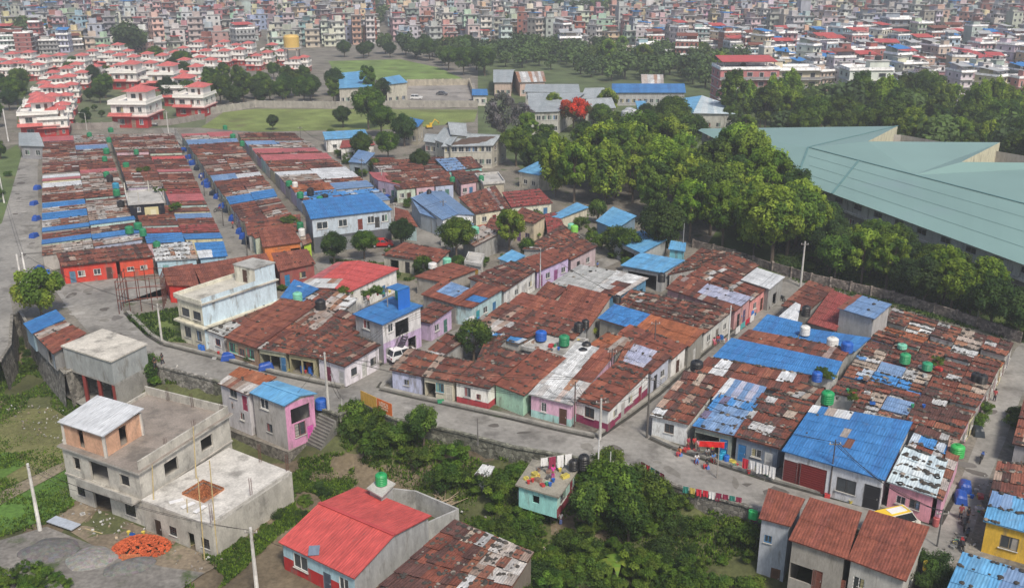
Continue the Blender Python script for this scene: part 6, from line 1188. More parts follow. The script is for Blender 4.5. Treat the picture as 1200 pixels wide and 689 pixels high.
for x, y, s, rz, st in VL:
    p = P(x, y, 0); s = s * .84 if s < .96 else s; v_ = villa(None, p, s, rz, st); big = 'three-storey' if st == 3 else 'two-storey'; later(v_, 'white villa, red roof, %s' % ('in left villa column' if x < 92 and y > 98 else 'beyond the tree line' if x > 215 and y < 90 else 'in back villa rows' if y < 98 else 'facing the row houses'))

# ================================================================ THE CITY BEYOND
SC = [((.62, .6, .57), 'off-white', 5), ((.42, .43, .44), 'grey', 4), ((.52, .28, .26), 'brick pink', 3), ((.36, .14, .11), 'brick red', 2), ((.62, .50, .34), 'cream', 2), ((.38, .48, .56), 'pale blue', 2), ((.28, .27, .26), 'dark grey', 2), ((.6, .42, .42), 'rose', 2), ((.42, .55, .45), 'pale green', 1), ((.5, .47, .42), 'beige', 3)]
def csc(r):
    t = r.random() * sum(x[2] for x in SC)
    for x in SC:
        t -= x[2]
        if t <= 0: return x
    return SC[0]
def city_mass(mb, w, d, n, r, feat, W_, wins=True, h=3.0):
    """walls in W_, floor slabs, balconies, parapet, stair cabin; windows as panes just proud of the wall"""
    sl = tuple(x * .9 + .06 for x in W_); H0 = n * h
    mb.box(-w, w, -d, d, 0, H0, W_, 0)
    for s in range(1, n + 1):
        mb.box(-w - .25, w + .25, -d - (1.1 if s < n or feat % 2 else .3), d + .2, s * h - .12, s * h + .06, (.5, .49, .47), 1)
        if s < n and feat % 3: mb.box(-w - .2, w + .2, -d - 1.08, -d - .98, s * h + .06, s * h + .85, sl if feat % 3 == 1 else (.3, .3, .31), 1)
    for (x0, x1, y0, y1) in ((-w, w, -d - .1, -d + .1), (-w, w, d - .1, d + .1), (-w - .1, -w + .1, -d, d), (w - .1, w + .1, -d, d)): mb.box(x0, x1, y0, y1, H0 + .06, H0 + .85, sl, 1)
    cx, cy = w * r.uniform(-.5, .5), d * r.uniform(-.2, .5)
    if feat != 2: mb.box(cx - w * .45, cx + w * .45, cy - d * .4, cy + d * .4, H0, H0 + 2.5, W_, 0); mb.box(cx - w * .52, cx + w * .52, cy - d * .47, cy + d * .47, H0 + 2.5, H0 + 2.62, (.45, .45, .44), 1)
    return H0, cx, cy
def win_spots(w, d, n, r, h=3.0):
    out = []
    for s in range(n):
        k = max(2, int(w * 2 / 2.6))
        for i in range(k): out.append(('f', -w + (i + .5) * 2 * w / k, -d - .04, s * h + .9 if (i + s) % 3 else s * h + .15, 1.3 if (i + s) % 3 else 1.0, 1.3 if (i + s) % 3 else 2.0))
        for sx in (-1, 1):
            k2 = 2
            for i in range(k2): out.append(('s', sx * (w + .04), -d + (i + .5) * 2 * d / k2, s * h + .9, 1.2, 1.2))
    return out
ROOFC = {0: None, 1: (.04, .2, .5), 2: (.45, .08, .08), 3: (.4, .41, .42), 4: (.2, .07, .05), 5: None}
def roof_shed(mb, w, d, H0, c):
    z = H0 + 2.3; mb.face([(-w - .3, -d - .5, z), (w + .3, -d - .5, z), (w + .3, d + .3, z + 1.0), (-w - .3, d + .3, z + 1.0)], c, 1)
    mb.face([(w + .3, d + .3, z + .9), (w + .3, -d - .5, z - .1), (-w - .3, -d - .5, z - .1), (-w - .3, d + .3, z + .9)], c, 1)
    for i in (-1, 1):
        for j in (-1, 1): mb.box(i * w * .95 - .1, i * w * .95 + .1, j * d * .9 - .1, j * d * .9 + .1, H0, z + .4 + j * .45, (.4, .4, .4), 1)
M_cwall = mat('city_plaster', .9, .75, 1.12, (1, 1, .4), .5, 5, tint=True)
winme = {}
def win_obj(kind, W0, H1):
    k = (kind, W0, H1)
    if k not in winme:
        mb = MB(); mb.box(-W0 / 2, W0 / 2, -.05, .05, 0, H1, (.5, .5, .48)); mb.box(-W0 / 2 + .1, W0 / 2 - .1, -.075, .03, .1, H1 - .1, (.03, .035, .045)); winme[k] = mb.build('window', M_paint, link=False).data
    return winme[k]
cityp = []; rc = random.Random(99)
tk = MB(); tk.lathe((0, 0, 0), [(0, 0), (.6, 0), (.6, 1.2), (.3, 1.5), (0, 1.52)], 8, (.03, .03, .035)); tankme = tk.build('water_tank', M_plas, link=False).data
for i in range(18):
    for det in (1, 0):
        r = random.Random(200 + i); w, d, n = r.choice([3.6, 4.4, 5.2, 6.5]), r.uniform(4, 6), 2 + (i % 4); feat = i % 6
        root = None; mb = MB(); H0, cx, cy = city_mass(mb, w, d, n, r, feat, (1, 1, 1)); sp = win_spots(w, d, n, r)
        if det:
            root = empty('city_building', (0, 0, -500)); mb.build('wall', [M_cwall, M_conc], root)
            for (f, x, y, z, a, b) in sp:
                o = bpy.data.objects.new('door' if b > 1.9 else 'window', win_obj(f, a, b)); COL.objects.link(o); o.parent = root; o.location = (x, y, z)
                if f == 's': o.rotation_euler = (0, 0, math.pi / 2 if x > 0 else -math.pi / 2)
            if ROOFC[feat]: m2 = MB(); roof_shed(m2, w * .9, d * .8, H0, ROOFC[feat]); m2.build('roof_shed', [M_conc, M_tin], root)
            o = bpy.data.objects.new('water_tank', tankme); COL.objects.link(o); o.parent = root; o.location = (cx, cy, H0 + 2.6 if feat != 2 else H0)
        else:
            for (f, x, y, z, a, b) in sp:
                if f == 'f': mb.box(x - a / 2, x + a / 2, y - .03, y + .02, z, z + b, (.035, .04, .05), 1)
                else: mb.box(x - .02, x + .02, y - a / 2, y + a / 2, z, z + b, (.035, .04, .05), 1)
            if ROOFC[feat]: roof_shed(mb, w * .9, d * .8, H0, ROOFC[feat])
            root = mb.build('city_building', [M_cwall, M_conc]); root.location = (0, 0, -500)
        remember(root); cityp.append([root, False, w, n, feat])
NOGO = [[(385, 72), (470, 68), (515, 78), (545, 92), (560, 128), (235, 150), (240, 128), (390, 118)], [(560, 50), (640, 60), (760, 64), (860, 76), (940, 110), (1050, 128), (1200, 140), (1300, 160), (1300, 300), (600, 300), (520, 160), (540, 90), (515, 76), (400, 60), (480, 48)]]
BND0 = [(-200, 76), (0, 80), (540, 50), (580, 68), (700, 50), (800, 58), (870, 78), (940, 104), (1050, 118), (1200, 128), (1400, 138)]
BND = [(-80, 76), (0, 80), (100, 62), (220, 58), (330, 60), (380, 56), (450, 50), (540, 54), (580, 74), (700, 76), (800, 84), (870, 98), (940, 114), (1050, 124), (1200, 132), (1300, 140)]
def bnd(x):
    for i in range(len(BND) - 1):
        if BND[i][0] <= x <= BND[i + 1][0]: return lerp(BND[i][1], BND[i + 1][1], (x - BND[i][0]) / (BND[i + 1][0] - BND[i][0]))
    return BND[0][1] if x < 0 else BND[-1][1]
cand = []; a0 = .22; ca, sa = math.cos(a0), math.sin(a0)
for i in range(-195, 195):
    for j in range(0, 180):
        lx, ly = i * 8.4 + (j // 6) * 3, j * 9.0 + (i * 37 % 7) * .8
        if j % 5 == 4: ly += 3
        if i % 8 == 0: continue
        x, y = lx * ca - ly * sa, 150 + lx * sa + ly * ca; x += R.uniform(-2, 2); y += R.uniform(-2, 2)
        if noise.noise(V((x * .012, y * .012, 5))) > .42: continue
        if y < 200 or y > 1500: continue
        px, py, dp = pix((x, y, 0))
        if px < -60 or px > 1260 or py > bnd(px) or dp > 1330: continue
        if px > 540:
            k = [q for q in range(len(BND0) - 1) if BND0[q][0] <= px <= BND0[q + 1][0]][0]; y0_ = lerp(BND0[k][1], BND0[k + 1][1], (px - BND0[k][0]) / (BND0[k + 1][0] - BND0[k][0]))
            if py > y0_ and noise.noise(V((x * .03, y * .03, 1))) < -.08: continue
        if any((x - a) ** 2 + (y - b) ** 2 < 36 for a, b in TREEPTS): continue
        cand.append((dp, x, y, px, py))
HERO = [(1010, 126, 0, 4, 'white and green', (.62, .66, .6), 2.0), (912, 112, 5, 3, 'cream', (.66, .58, .42), 1.9), (870, 124, 2, 3, 'red-railed', (.5, .2, .2), 1.5), (672, 35, 5, 3, 'yellow', (.72, .55, .22), 1.9), (875, 62, 5, 4, 'light blue', (.5, .62, .68), 1.4), (667, 68, 3, 3, 'cream-grey', (.55, .48, .42), 1.4), (1050, 60, 5, 5, 'bluish grey', (.3, .34, .4), 1.5), (420, 0, 5, 4, 'grey', (.4, .4, .4), 1)]
cand.sort(); print('CITY', len(cand))
def where(px, py):
    a = 'far left' if px < 230 else 'behind the playing fields' if px < 560 else 'beyond the middle woods' if px < 900 else 'behind the green hall'
    return a
FD = {0: 'with plain flat roof', 1: 'with blue rooftop shed', 2: 'with red rooftop shed', 3: 'with grey rooftop shed', 4: 'with rusty rooftop shed', 5: 'with roof cabin'}
NN = {2: 'two', 3: 'three', 4: 'four', 5: 'five'}
used = []
def put_city(k, x, y, z, col, rz, s=(1, 1, 1)):
    pr = cityp[k]
    if not pr[1]: o = pr[0]; pr[1] = True; o.color = (*col, 1)
    else: o = copy_tree(pr[0], None, (*col, 1)); 
    for c in TREE.get(o.name, ()): c.color = (*col, 1)
    o.location = (x, y, z); o.rotation_euler = (0, 0, rz); o.scale = s; return o
for (px, py, ft, n, nm, col, s) in HERO[:7]:
    k = [i for i in range(0, 36, 2) if cityp[i][4] == ft and abs(cityp[i][3] - n) < 2]; k = (k or [0])[0]; p = P(px, py, 0); o = put_city(k, p.x, p.y, 0, col, .05, (s, 1.1, 1.05)); used.append((p.x, p.y, 8 * s))
    tag(o, 'large %s %s-storey building %s, bigger than its neighbours' % (nm, NN[cityp[k][3]], where(px, py)), 'building', 'city buildings')
cand = [c for c in cand if not any((c[1] - a) ** 2 + (c[2] - b) ** 2 < r_ * r_ for a, b, r_ in used)]
NIND = 285
for idx, (dp, x, y, px, py) in enumerate(cand[:NIND]):
    c = csc(rc); k = rc.randrange(18) * 2 + (0 if idx < 110 else 1); o = put_city(k, x, y, 0, tuple(v * rc.uniform(.85, 1.1) for v in c[0]), a0 + rc.choice([0, 0, math.pi / 2, -.1, .15, .4, -.35, 1.2]), (rc.uniform(.6, .8), rc.uniform(.6, .8), rc.uniform(.68, .98)))
    tag(o, None, 'building', 'city buildings'); later(o, '%s %s-storey building %s %s' % (c[1], NN[cityp[k][3]], FD[cityp[k][4]], where(px, py)))
mb = MB()
def addbox(lst, cx, cy, rz, col):
    cc, ss = math.cos(rz), math.sin(rz)
    for (x0, x1, y0, y1, z0, z1, cl) in lst:
        q = [(x0, y0), (x1, y0), (x1, y1), (x0, y1)]; q = [(cx + a * cc - b * ss, cy + a * ss + b * cc) for a, b in q]
        mb.prism(q, z0, z1, cl)
for (dp, x, y, px, py) in cand[NIND:]:
    c = csc(rc); col = tuple(v * rc.uniform(.85, 1.1) for v in c[0]); w, d, n = rc.choice([2.3, 2.9, 3.6]), rc.uniform(2.7, 4.0), rc.choice([1, 2, 2, 3, 3, 4, 5]); h = 3 * n
    L = [(-w, w, -d, d, 0, h, col), (-w - .3, w + .3, -d - .9, d + .2, h, h + .2, (.36, .35, .34))]
    for s in range(n if dp < 1050 else 0):
        if s: L.append((-w - .25, w + .25, -d - .9, -d - .02, 3 * s - .1, 3 * s + .12, tuple(v * .8 for v in col)))
        for t in (-.55, .5) : L.append((t * w - .6, t * w + .6, -d - .06, -d - .02, 3 * s + .9, 3 * s + 2.2, (.04, .045, .055)))
        for t in ((-.5, .5) if dp < 650 else ()):
            for sx in (-1, 1): L.append((sx * w + (.02 if sx > 0 else -.06), sx * w + (.06 if sx > 0 else -.02), t * d - .6, t * d + .6, 3 * s + .9, 3 * s + 2.1, (.04, .045, .055)))
    cx = w * rc.uniform(-.4, .4); L.append((cx - w * .5, cx + w * .5, -.2 * d, d * .8, h + .2, h + 2.7, col))
    if rc.random() < .35: L.append((-w * .9, w * .9, -d * .8, d * .8, h + 2.75, h + 2.9, rc.choice([(.04, .2, .5), (.45, .08, .08), (.4, .41, .42), (.35, .36, .37), (.2, .07, .05)])))
    if rc.random() < .5: L.append((cx - .6, cx + .6, .1, 1.3, h + 2.95, h + 4.2, (.03, .03, .03)))
    addbox(L, x, y, a0 + rc.choice([0, 0, math.pi / 2, -.1, .2, .45, -.4, 1.1]), col)
o = mb.build('distant_city', M_cwall); tag(o, 'the mass of hazy city buildings beyond the nearest ones, up to the top of the view', 'city', kind='stuff')
# ================================================================ TANKS, POLES, VEHICLES, PEOPLE, SMALL THINGS
BLACK = (.018, .018, .02); GREEN = (.02, .21, .09); BLUE = (.015, .10, .42); WH = (.62, .62, .6); MINT = (.18, .5, .36)
tankp = {}
def tank(px, py, z, r, h, col, where_, legs=0, cname=None):
    p = P(px, py, z); key = (round(r, 1), round(h, 1))
    root = empty('water_tank', p); mb = MB(); pr = [(0, 0), (r * .97, 0)]; nb = 5
    for i in range(nb): z0 = h * .82 * i / nb; z1 = h * .82 * (i + 1) / nb; pr += [(r, z0 + .03), (r, z1 - .08), (r * .94, z1 - .04)]
    pr += [(r * .98, h * .83), (r * .75, h * .93), (r * .32, h * .98), (0, h)]; mb.lathe((0, 0, legs), pr, 16, col); mb.build('body', M_plas, root, smooth=False)
    mb = MB(); mb.lathe((0, 0, legs + h * .97), [(0, 0), (r * .34, 0), (r * .34, .09), (0, .12)], 10, tuple(x * .7 for x in col)); mb.build('lid', M_plas, root)
    if legs:
        for i in (-1, 1):
            for j in (-1, 1): mb = MB(); mb.box(-.06, .06, -.06, .06, 0, legs, (.22, .2, .18), at=(i * r * .6, j * r * .6, 0)); mb.build('leg', M_metal, root)
    nm = cname or {BLACK: 'black', GREEN: 'green', BLUE: 'blue', WH: 'white', MINT: 'faded mint'}[col]
    tag(root, None, 'water tank', 'water tanks'); later(root, '%s water tank %s' % (nm, where_)); return root
TK = [(447, 567, -.5, .62, 1.3, (.02, .30, .09), 'on the concrete box behind the red roof', 0, 'bright green'), (560, 688, -4.4, .65, 1.3, (.1, .38, .1), 'half under the bottom scrap roof', 0, 'grass green'), (684, 549, .1, .6, 1.7, BLACK, 'larger one behind the turquoise house'), (672, 549, .1, .5, 1.1, BLACK, 'smaller one behind the turquoise house'),
 (377, 478, 0, .75, 1.3, BLUE, 'beside the pink house stairs'), (376, 363, 3.2, .75, 1.6, BLACK, 'on the roof beside the tin roof'), (349, 352, 3.1, .7, 1.3, MINT, 'on the blue roof by the pale blue house'), (468, 350, 6.0, .6, 1.6, (.03, .3, .22), 'in the blue roof tower', 0, 'dark green'), (678, 388, 3.2, .62, 1.3, BLACK, 'left one behind the terrace shrub'), (686, 384, 3.2, .5, 1.2, BLACK, 'right one behind the terrace shrub'),
 (683, 418, 2.4, .6, 1.2, BLACK, 'lower pair in the terrace corner'), (687, 413, 2.4, .6, 1.5, BLACK, 'lower pair in the terrace corner'), (661, 404, 2.8, .7, 1.4, GREEN, 'on the cluttered tank terrace'), (634, 398, 2.8, .75, 1.3, BLUE, 'on the cluttered tank terrace'), (723, 354, 3.2, .6, 1.0, BLACK, 'at the end of the blue roof sheet'), (775, 330, 3.0, .6, 1.4, BLACK, 'by the grey striped tin roof'),
 (816, 437, 2.3, .8, 1.7, BLACK, 'at the lane side opposite the lilac sheet'), (969, 472, 3.4, .72, 1.5, (.015, .28, .09), 'behind the widest blue roof', 0, 'bright green'), (1060, 425, 3.4, .65, 1.3, (.03, .28, .11), 'in the packed quarter', 0, 'bright green'), (1086, 433, 3.2, .62, 1.0, (.03, .28, .14), 'in the packed quarter', 0, 'bright green'), (1057, 408, 3.2, .6, .6, MINT, 'lying low in the packed quarter'),
 (1121, 534, 3.0, .7, 1.3, (.04, .38, .08), 'at the corner of the right street', 0, 'lime green'), (943, 392, 3.4, .65, 1.3, WH, 'on the short blue roof'), (975, 406, 3.4, .75, 1.3, WH, 'on the blue roof beside the deep blue tank'), (992, 412, 3.4, .75, 1.4, BLUE, 'beside the white tank on the blue roof'), (944, 370, 3.2, .6, 1.5, BLACK, 'right of the white tarpaulin'), (1144, 446, 3.1, .65, 1.0, BLACK, 'near the right street corner row'), (1150, 448, 3.1, .65, 1.0, BLACK, 'near the right street corner row'),
 (957, 446, 3.2, .6, 1.2, BLUE, 'under the end of the very long blue roof'), (557, 289, 2.2, .7, 1.3, MINT, 'raised on a timber stand in the yards', 2.4), (524, 310, 3.0, .7, 1.2, MINT, 'above the low porch house'), (507, 314, 3.0, .7, .9, WH, 'squat one beside the porch house'), (582, 262, .0, .7, 1.5, GREEN, 'beside the cream and red front'), (503, 228, 4.4, .5, 1.0, BLACK, 'on the slate-blue roof'), (530, 213, 3.1, .6, 1.1, GREEN, 'above the turquoise-walled house'), (564, 212, 3.2, .6, 1.2, GREEN, 'on the grey concrete roof'),
 (673, 272, 3.2, .7, 1.3, (.2, .5, .08), 'like a drum beside the sky-blue shed', 0, 'lime green'), (669, 269, 3.2, .6, 1.2, MINT, 'beside the lime green one'), (160, 181, 3.2, .6, 1.2, GREEN, 'in the left strips')]
TK += [(x, y, 3.2, R.uniform(.6, .75), R.uniform(1.1, 1.4), c, w_) for x, y, c, w_ in [(105, 160, GREEN, 'at the far end of the left strips'), (130, 155, GREEN, 'at the far end of the left strips'), (128, 167, GREEN, 'at the far end of the left strips'), (125, 180, GREEN, 'on the spine between the left strips'), (123, 189, GREEN, 'on the spine between the left strips'), (148, 196, GREEN, 'on the spine between the left strips'),
 (125, 207, GREEN, 'on the spine between the left strips'), (129, 212, BLACK, 'on the spine between the left strips'), (136, 221, (.03, .25, .4), 'on the spine between the left strips'), (137, 229, GREEN, 'on the spine between the left strips'), (142, 242, BLACK, 'left of the black mural house'), (152, 273, GREEN, 'before the black mural house'), (162, 268, GREEN, 'before the black mural house'), (168, 276, GREEN, 'before the black mural house'), (184, 290, GREEN, 'lying on the scrap tin shelter'),
 (264, 152, GREEN, 'at the back of the second-lane rows'), (273, 162, GREEN, 'at the back of the second-lane rows'), (284, 171, GREEN, 'at the back of the second-lane rows'), (339, 218, GREEN, 'between the two middle strips'), (352, 232, GREEN, 'between the two middle strips'), (364, 228, BLACK, 'between the two middle strips'), (375, 237, GREEN, 'behind the wide bright blue roof'), (381, 235, BLACK, 'behind the wide bright blue roof'), (352, 268, GREEN, 'left of the grey balcony block'), (354, 276, WH, 'left of the grey balcony block'), (346, 220, WH, 'on the grey cabin of the middle strips'), (286, 322, MINT, 'on the pale blue house roof')]]
for t in TK:
    tank(t[0], t[1], t[2], t[3], t[4], t[5], t[6], *(t[7:8] or (0,)), **({'cname': t[8]} if len(t) > 8 else {'cname': 'teal blue'} if t[5] == (.03, .25, .4) else {}))
for x, y in ((733, 143), (741, 142), (737, 140), (748, 144)): tank(x, y, 10.5, 1.15, 3.0, (.38, .40, .42), 'rising above the central wood', cname='tall pale grey')
r_, L, h, o = shell('tank_platform', 'concrete platform carrying the tall pale grey tanks above the wood', [(728, 146), (753, 148), (755, 142), (730, 140)], 10.4, 0, 'platform'); slab(r_, L, h - .3, h, (.4, .39, .37), 'deck', M_conc)
for i in range(4): mb = MB(); mb.box(-.2, .2, -.2, .2, 0, h - .3, (.35, .34, .32), at=(L[i].x * .9, L[i].y * .9, 0)); mb.build('leg', M_conc, r_)
# yellow water tower over the villas
p = P(344, 84, 0); r_ = empty('water_tower', p); tag(r_, 'water tower with yellow-ochre drum on tall legs beside the villas', 'water tower'); hz = topz(p, 57); ht = topz(p, 41)
for i in range(4): mb = MB(); mb.box(-.25, .25, -.25, .25, 0, hz, (.4, .38, .36), at=((i % 2 - .5) * 5, (i // 2 - .5) * 5, 0)); mb.build('leg', M_conc, r_)
mb = MB(); mb.cyl((0, 0, hz), (0, 0, hz + .5), 4.4, n=20, col=(.35, .34, .33)); mb.build('deck', M_conc, r_)
mb = MB(); mb.lathe((0, 0, hz + .5), [(3.2, 0), (3.3, ht - hz - 1.4), (2.6, ht - hz - .6), (0, ht - hz - .3)], 20, (.62, .42, .12)); mb.build('drum', M_plas, r_)

# poles
POLES = []
def pole(px, py, ty, label, r=.13, arm=True, lamp=False, col=(.5, .49, .46), z=0, lean=0, wood=False):
    p = P(px, py, z); h = topz(p, ty) - z; root = empty('utility_pole' if not lamp else 'street_lamp', p); tag(root, label, 'pole' if not lamp else 'street lamp')
    mb = MB(); mb.cyl((0, 0, -.2), (lean, 0, h), r * 1.25, r * .8, 8, col); mb.build('pole', M_conc, root)
    if arm: mb = MB(); mb.bar((lean - .6, 0, h - .5), (lean + .6, 0, h - .5), .08, .08, (.3, .28, .26)); mb.build('crossarm', M_metal, root)
    if arm:
        for x in (-.5, 0, .5): mb = MB(); mb.cyl((lean + x, 0, h - .46), (lean + x, 0, h - .28), .05, .04, 6, (.6, .58, .55)); mb.build('insulator', M_plas, root)
    if lamp: mb = MB(); mb.bar((0, 0, h), (-1.3, -.2, h + .25), .06, .06, (.4, .4, .4)); mb.build('lamp_arm', M_metal, root); mb = MB(); mb.box(-1.75, -1.2, -.32, -.1, h + .15, h + .28, (.55, .55, .55)); mb.build('lamp_head', M_metal, root)
    t = p + V((lean, 0, h - .25)); POLES.append(t); return t
PL = {}
for k, a in {'a': (47, 621, 543, 'tall white pole standing at the grass edge by the sand heaps', .17, False, False, (.66, .65, .62), LOW + .12), 'b': (302, 700, 618, 'white pole at the bottom left of the red-roofed house', .17, True, False, (.6, .59, .56), LOW), 'c': (938, 336, 283, 'pale concrete pole at the top of the right-hand lane', .16), 'd': (1145, 376, 352, 'short yellowish pole behind the packed quarter', .12, True, False, (.5, .46, .3)),
        'e': (385, 482, 413, 'concrete pole at the whitewashed corner house', .15), 'f': (703, 515, 467, 'pole before the white and maroon corner house', .14), 'g': (853, 405, 358, 'slim white pole beside the right-hand lane', .1, False, False, (.75, .75, .73)), 'h': (758, 513, 440, 'dark pole with wires at the lane mouth', .1, True, False, (.13, .12, .11)), 'i': (633, 338, 291, 'street lamp in the lane of lilac-walled houses', .08, False, True, (.5, .5, .5)),
        'j': (190, 401, 356, 'leaning pole in the green plot by the scaffold', .14, True), 'k': (199, 168, 130, 'pole at the far end of the second lane', .15), 'l': (33, 338, 296, 'left one of the twin white poles on the left road', .16, False, False, (.7, .69, .66)), 'm': (26, 336, 298, 'right one of the twin white poles on the left road', .16, False, False, (.7, .69, .66)),
        'n': (5, 238, 205, 'white pole on the verge at the left edge', .15, False, False, (.65, .64, .62)), 'o': (10, 166, 128, 'tall white pole near the left villas', .17, False, False, (.68, .67, .65)), 'q': (102, 153, 133, 'slim street lamp by the left villa gate', .1, False, True), 'r': (560, 520, 490, 'thin dark pole at the road edge garden', .07, False, False, (.2, .19, .18)), 's': (401, 480, 465, 'short grey post at the stairs corner', .07, False, False, (.4, .4, .38)),
        't': (673, 500, 447, 'dark pole between pink house and corner house', .08, True, False, (.14, .1, .09)), 'u': (766, 425, 375, 'dark pole behind the strip house', .08, True, False, (.12, .1, .1)), 'v': (716, 452, 408, 'dark pole rising from the lilac sheet roof lane', .08, True, False, (.12, .1, .1)), 'w': (806, 410, 378, 'thin dark pole near the orange strip roof', .07, True, False, (.12, .1, .1)), 'x': (520, 268, 234, 'dark pole in front of the slate-blue roof', .1, True, False, (.15, .14, .13)),
        'y': (463, 272, 238, 'concrete pole at the end of the balcony block', .12, True), 'z': (448, 222, 198, 'pole among the third-lane bushes', .12, True), 'A': (840, 560, 525, 'thin pole at the crowd by the red cloth', .06, False, False, (.3, .28, .25)), 'B': (971, 582, 515, 'dark leaning pole before the widest blue roof', .07, True, False, (.1, .09, .09)), 'C': (799, 262 + 48, 262, 'thin iron pole by the cyan cabin', .08, False, False, (.3, .3, .3)),
        'D': (1098, 640, 596, 'dark pole at the yellow house corner', .07, True, False, (.12, .12, .12)), 'E': (701, 545, 515, 'white post behind the turquoise house', .08, False, False, (.6, .6, .6)), 'F': (715, 549, 529, 'short grey post on the road edge', .07, False, False, (.45, .45, .42)), 'G': (1040, 60 + 92, 110, 'x', .1)}.items():
    if k != 'G': PL[k] = pole(*a)
EXTRA = []
for i, (x, y, t) in enumerate([(208, 176, 150), (222, 200, 170), (240, 230, 198), (262, 265, 230), (290, 300, 258), (353, 170, 148), (385, 190, 164), (425, 215, 186)]): EXTRA.append(pole(x, y, t, ORD[i % 5].capitalize() + ' dark thin pole counted from the far end of the second lane' if i < 5 else ORD[i - 5].capitalize() + ' dark thin pole counted from the far end of the third lane', .08, True, False, (.14, .13, .12)))
def cable(a, b, sag=.8, r=.022, label=None, col=(.03, .03, .03)):
    mb = MB(); n = 10; pr = None
    for i in range(n + 1):
        t = i / n; q = lerp(a, b, t) - V((0, 0, sag * 4 * t * (1 - t)))
        if pr: mb.cyl(pr, q, r, n=4, col=col, caps=False)
        pr = q
    o = mb.build('power_cable', M_metal); tag(o, None, 'cable', 'overhead cables'); later(o, label or 'thin black cable sagging between poles', loc=lerp(a, b, .5))
for a, b in ('ef', 'fh', 'ft', 'hB', 'uv', 'vh', 'uw', 'wg', 'gc', 'ej', 'jl', 'xy', 'yz', 'ab', 'BD', 'ko', 'ln', 'es', 'iw', 'he'):
    for k in range(2): cable(PL[a] + V((k * .5 - .25, 0, 0)), PL[b] + V((k * .5 - .25, 0, -.05 * k)), .9 + .3 * k)
cable(PL['e'], P(340, 470, 2.5), .3); cable(PL['a'], P(90, 575, 1.0), .4); cable(PL['b'], P(330, 640, -1), .2)

for q in (EXTRA[:5], EXTRA[5:] + [PL['z']], [EXTRA[4], PL['y']], [PL['l'], EXTRA[4]], [PL['e'], P(450, 385, 6.0), PL['i']], [PL['f'], P(640, 455, 3.2)], [PL['B'], PL['D']], [PL['v'], P(716, 420, 3.5)]):
    for i in range(len(q) - 1):
        for k in (0, 1, 2): cable(q[i] + V((.3 * k - .3, 0, 0)), q[i + 1] + V((.3 * k - .3, 0, 0)), .6 + .35 * k)
# vehicles
def wheel(parent, x, y, r=.33):
    mb = MB(); mb.cyl((x, y - .11, r), (x, y + .11, r), r, n=16, col=(.02, .02, .02)); w = mb.build('wheel', M_plas, parent); mb = MB(); mb.cyl((x, y - .12, r), (x, y + .12, r), r * .58, n=10, col=(.45, .45, .46)); mb.build('rim', M_metal, w)
def car(px, py, rz, label, col, kind='suv', z=0.02, cat='car', name='parked_car'):
    root = empty(name, P(px, py, z), rz); tag(root, label, cat)
    prof = {'suv': ([(-2.1, .4), (-2.12, .95), (-2.0, 1.05), (-1.0, 1.12), (1.9, 1.12), (2.1, 1.0), (2.12, .42)], [(-1.05, 1.1), (-.45, 1.72), (1.65, 1.75), (2.0, 1.1)]), 'hatch': ([(-2.0, .38), (-2.02, .75), (-1.85, .9), (-.95, .98), (1.5, .98), (2.0, .9), (2.02, .4)], [(-1.1, .96), (-.35, 1.42), (.9, 1.45), (1.75, .96)]), 'van': ([(-2.6, .4), (-2.6, 1.0), (-2.2, 1.2), (2.4, 1.25), (2.5, .4)], [(-2.25, 1.15), (-1.6, 2.05), (2.4, 2.1), (2.45, 1.2)])}[kind]
    hw = .86
    def loft(pr, w0, w1, c, m, name, mats):
        mb = MB(); zs = [q[1] for q in pr]; z0, z1 = min(zs), max(zs)
        def w(z): return w0 + (w1 - w0) * (z - z0) / (z1 - z0)
        A = [V((x, -w(z_), z_)) for x, z_ in pr]; B = [V((x, w(z_), z_)) for x, z_ in pr]; mb.face(A, c); mb.face(list(reversed(B)), c)
        for i in range(len(pr)): j = (i + 1) % len(pr); mb.face([A[j], A[i], B[i], B[j]], c)
        return mb.build(name, mats, root)
    b = loft(prof[0], hw * .97, hw, col, 0, 'body', M_paintcar); loft(prof[1], hw * .95, hw * .74, (.02, .025, .03), 0, 'windows', M_glass)
    up = prof[1]; mb = MB(); x0, x1, zt = up[1][0], up[2][0], max(up[1][1], up[2][1]); mb.box(x0 - .05, x1 + .05, -hw * .76, hw * .76, zt - .03, zt + .05, col)
    for xa, za, xb, zb_ in ((up[0][0], up[0][1], up[1][0], up[1][1]), (up[3][0], up[3][1], up[2][0], up[2][1]), ((up[0][0] + up[3][0]) / 2, up[0][1], (x0 + x1) / 2, zt)):
        for s in (-1, 1): mb.bar((xa, s * hw * .96, za), (xb, s * hw * .75, zb_), .09, .07, col)
    mb.build('roof', M_paintcar, root)
    ln = abs(prof[0][0][0])
    for x in (-ln * .64, ln * .66):
        for s in (-1, 1): wheel(root, x, s * hw * .93, .34)
    for s in (-1, 1):
        mb = MB(); mb.box(-ln - .03, -ln + .06, s * .62 - .16, s * .62 + .16, .68, .86, (.75, .75, .72)); mb.build('headlight', M_glass, root); mb = MB(); mb.box(ln - .05, ln + .03, s * .66 - .12, s * .66 + .12, .7, .92, (.4, .02, .02)); mb.build('tail_light', M_glass, root)
        mb = MB(); mb.box(up[0][0] + .25, up[0][0] + .4, s * (hw + .1) - .08, s * (hw + .1) + .08, up[0][1], up[0][1] + .14, col); mb.build('mirror', M_paintcar, root)
    mb = MB(); mb.box(-ln - .04, -ln + .1, -hw * .9, hw * .9, .36, .55, (.06, .06, .06)); mb.box(ln - .1, ln + .05, -hw * .9, hw * .9, .36, .55, (.06, .06, .06)); mb.build('bumper', M_plas, root)
    return root
M_paintcar = mat('car_paint', .3, .96, 1.04, ns=2, spec=.6)
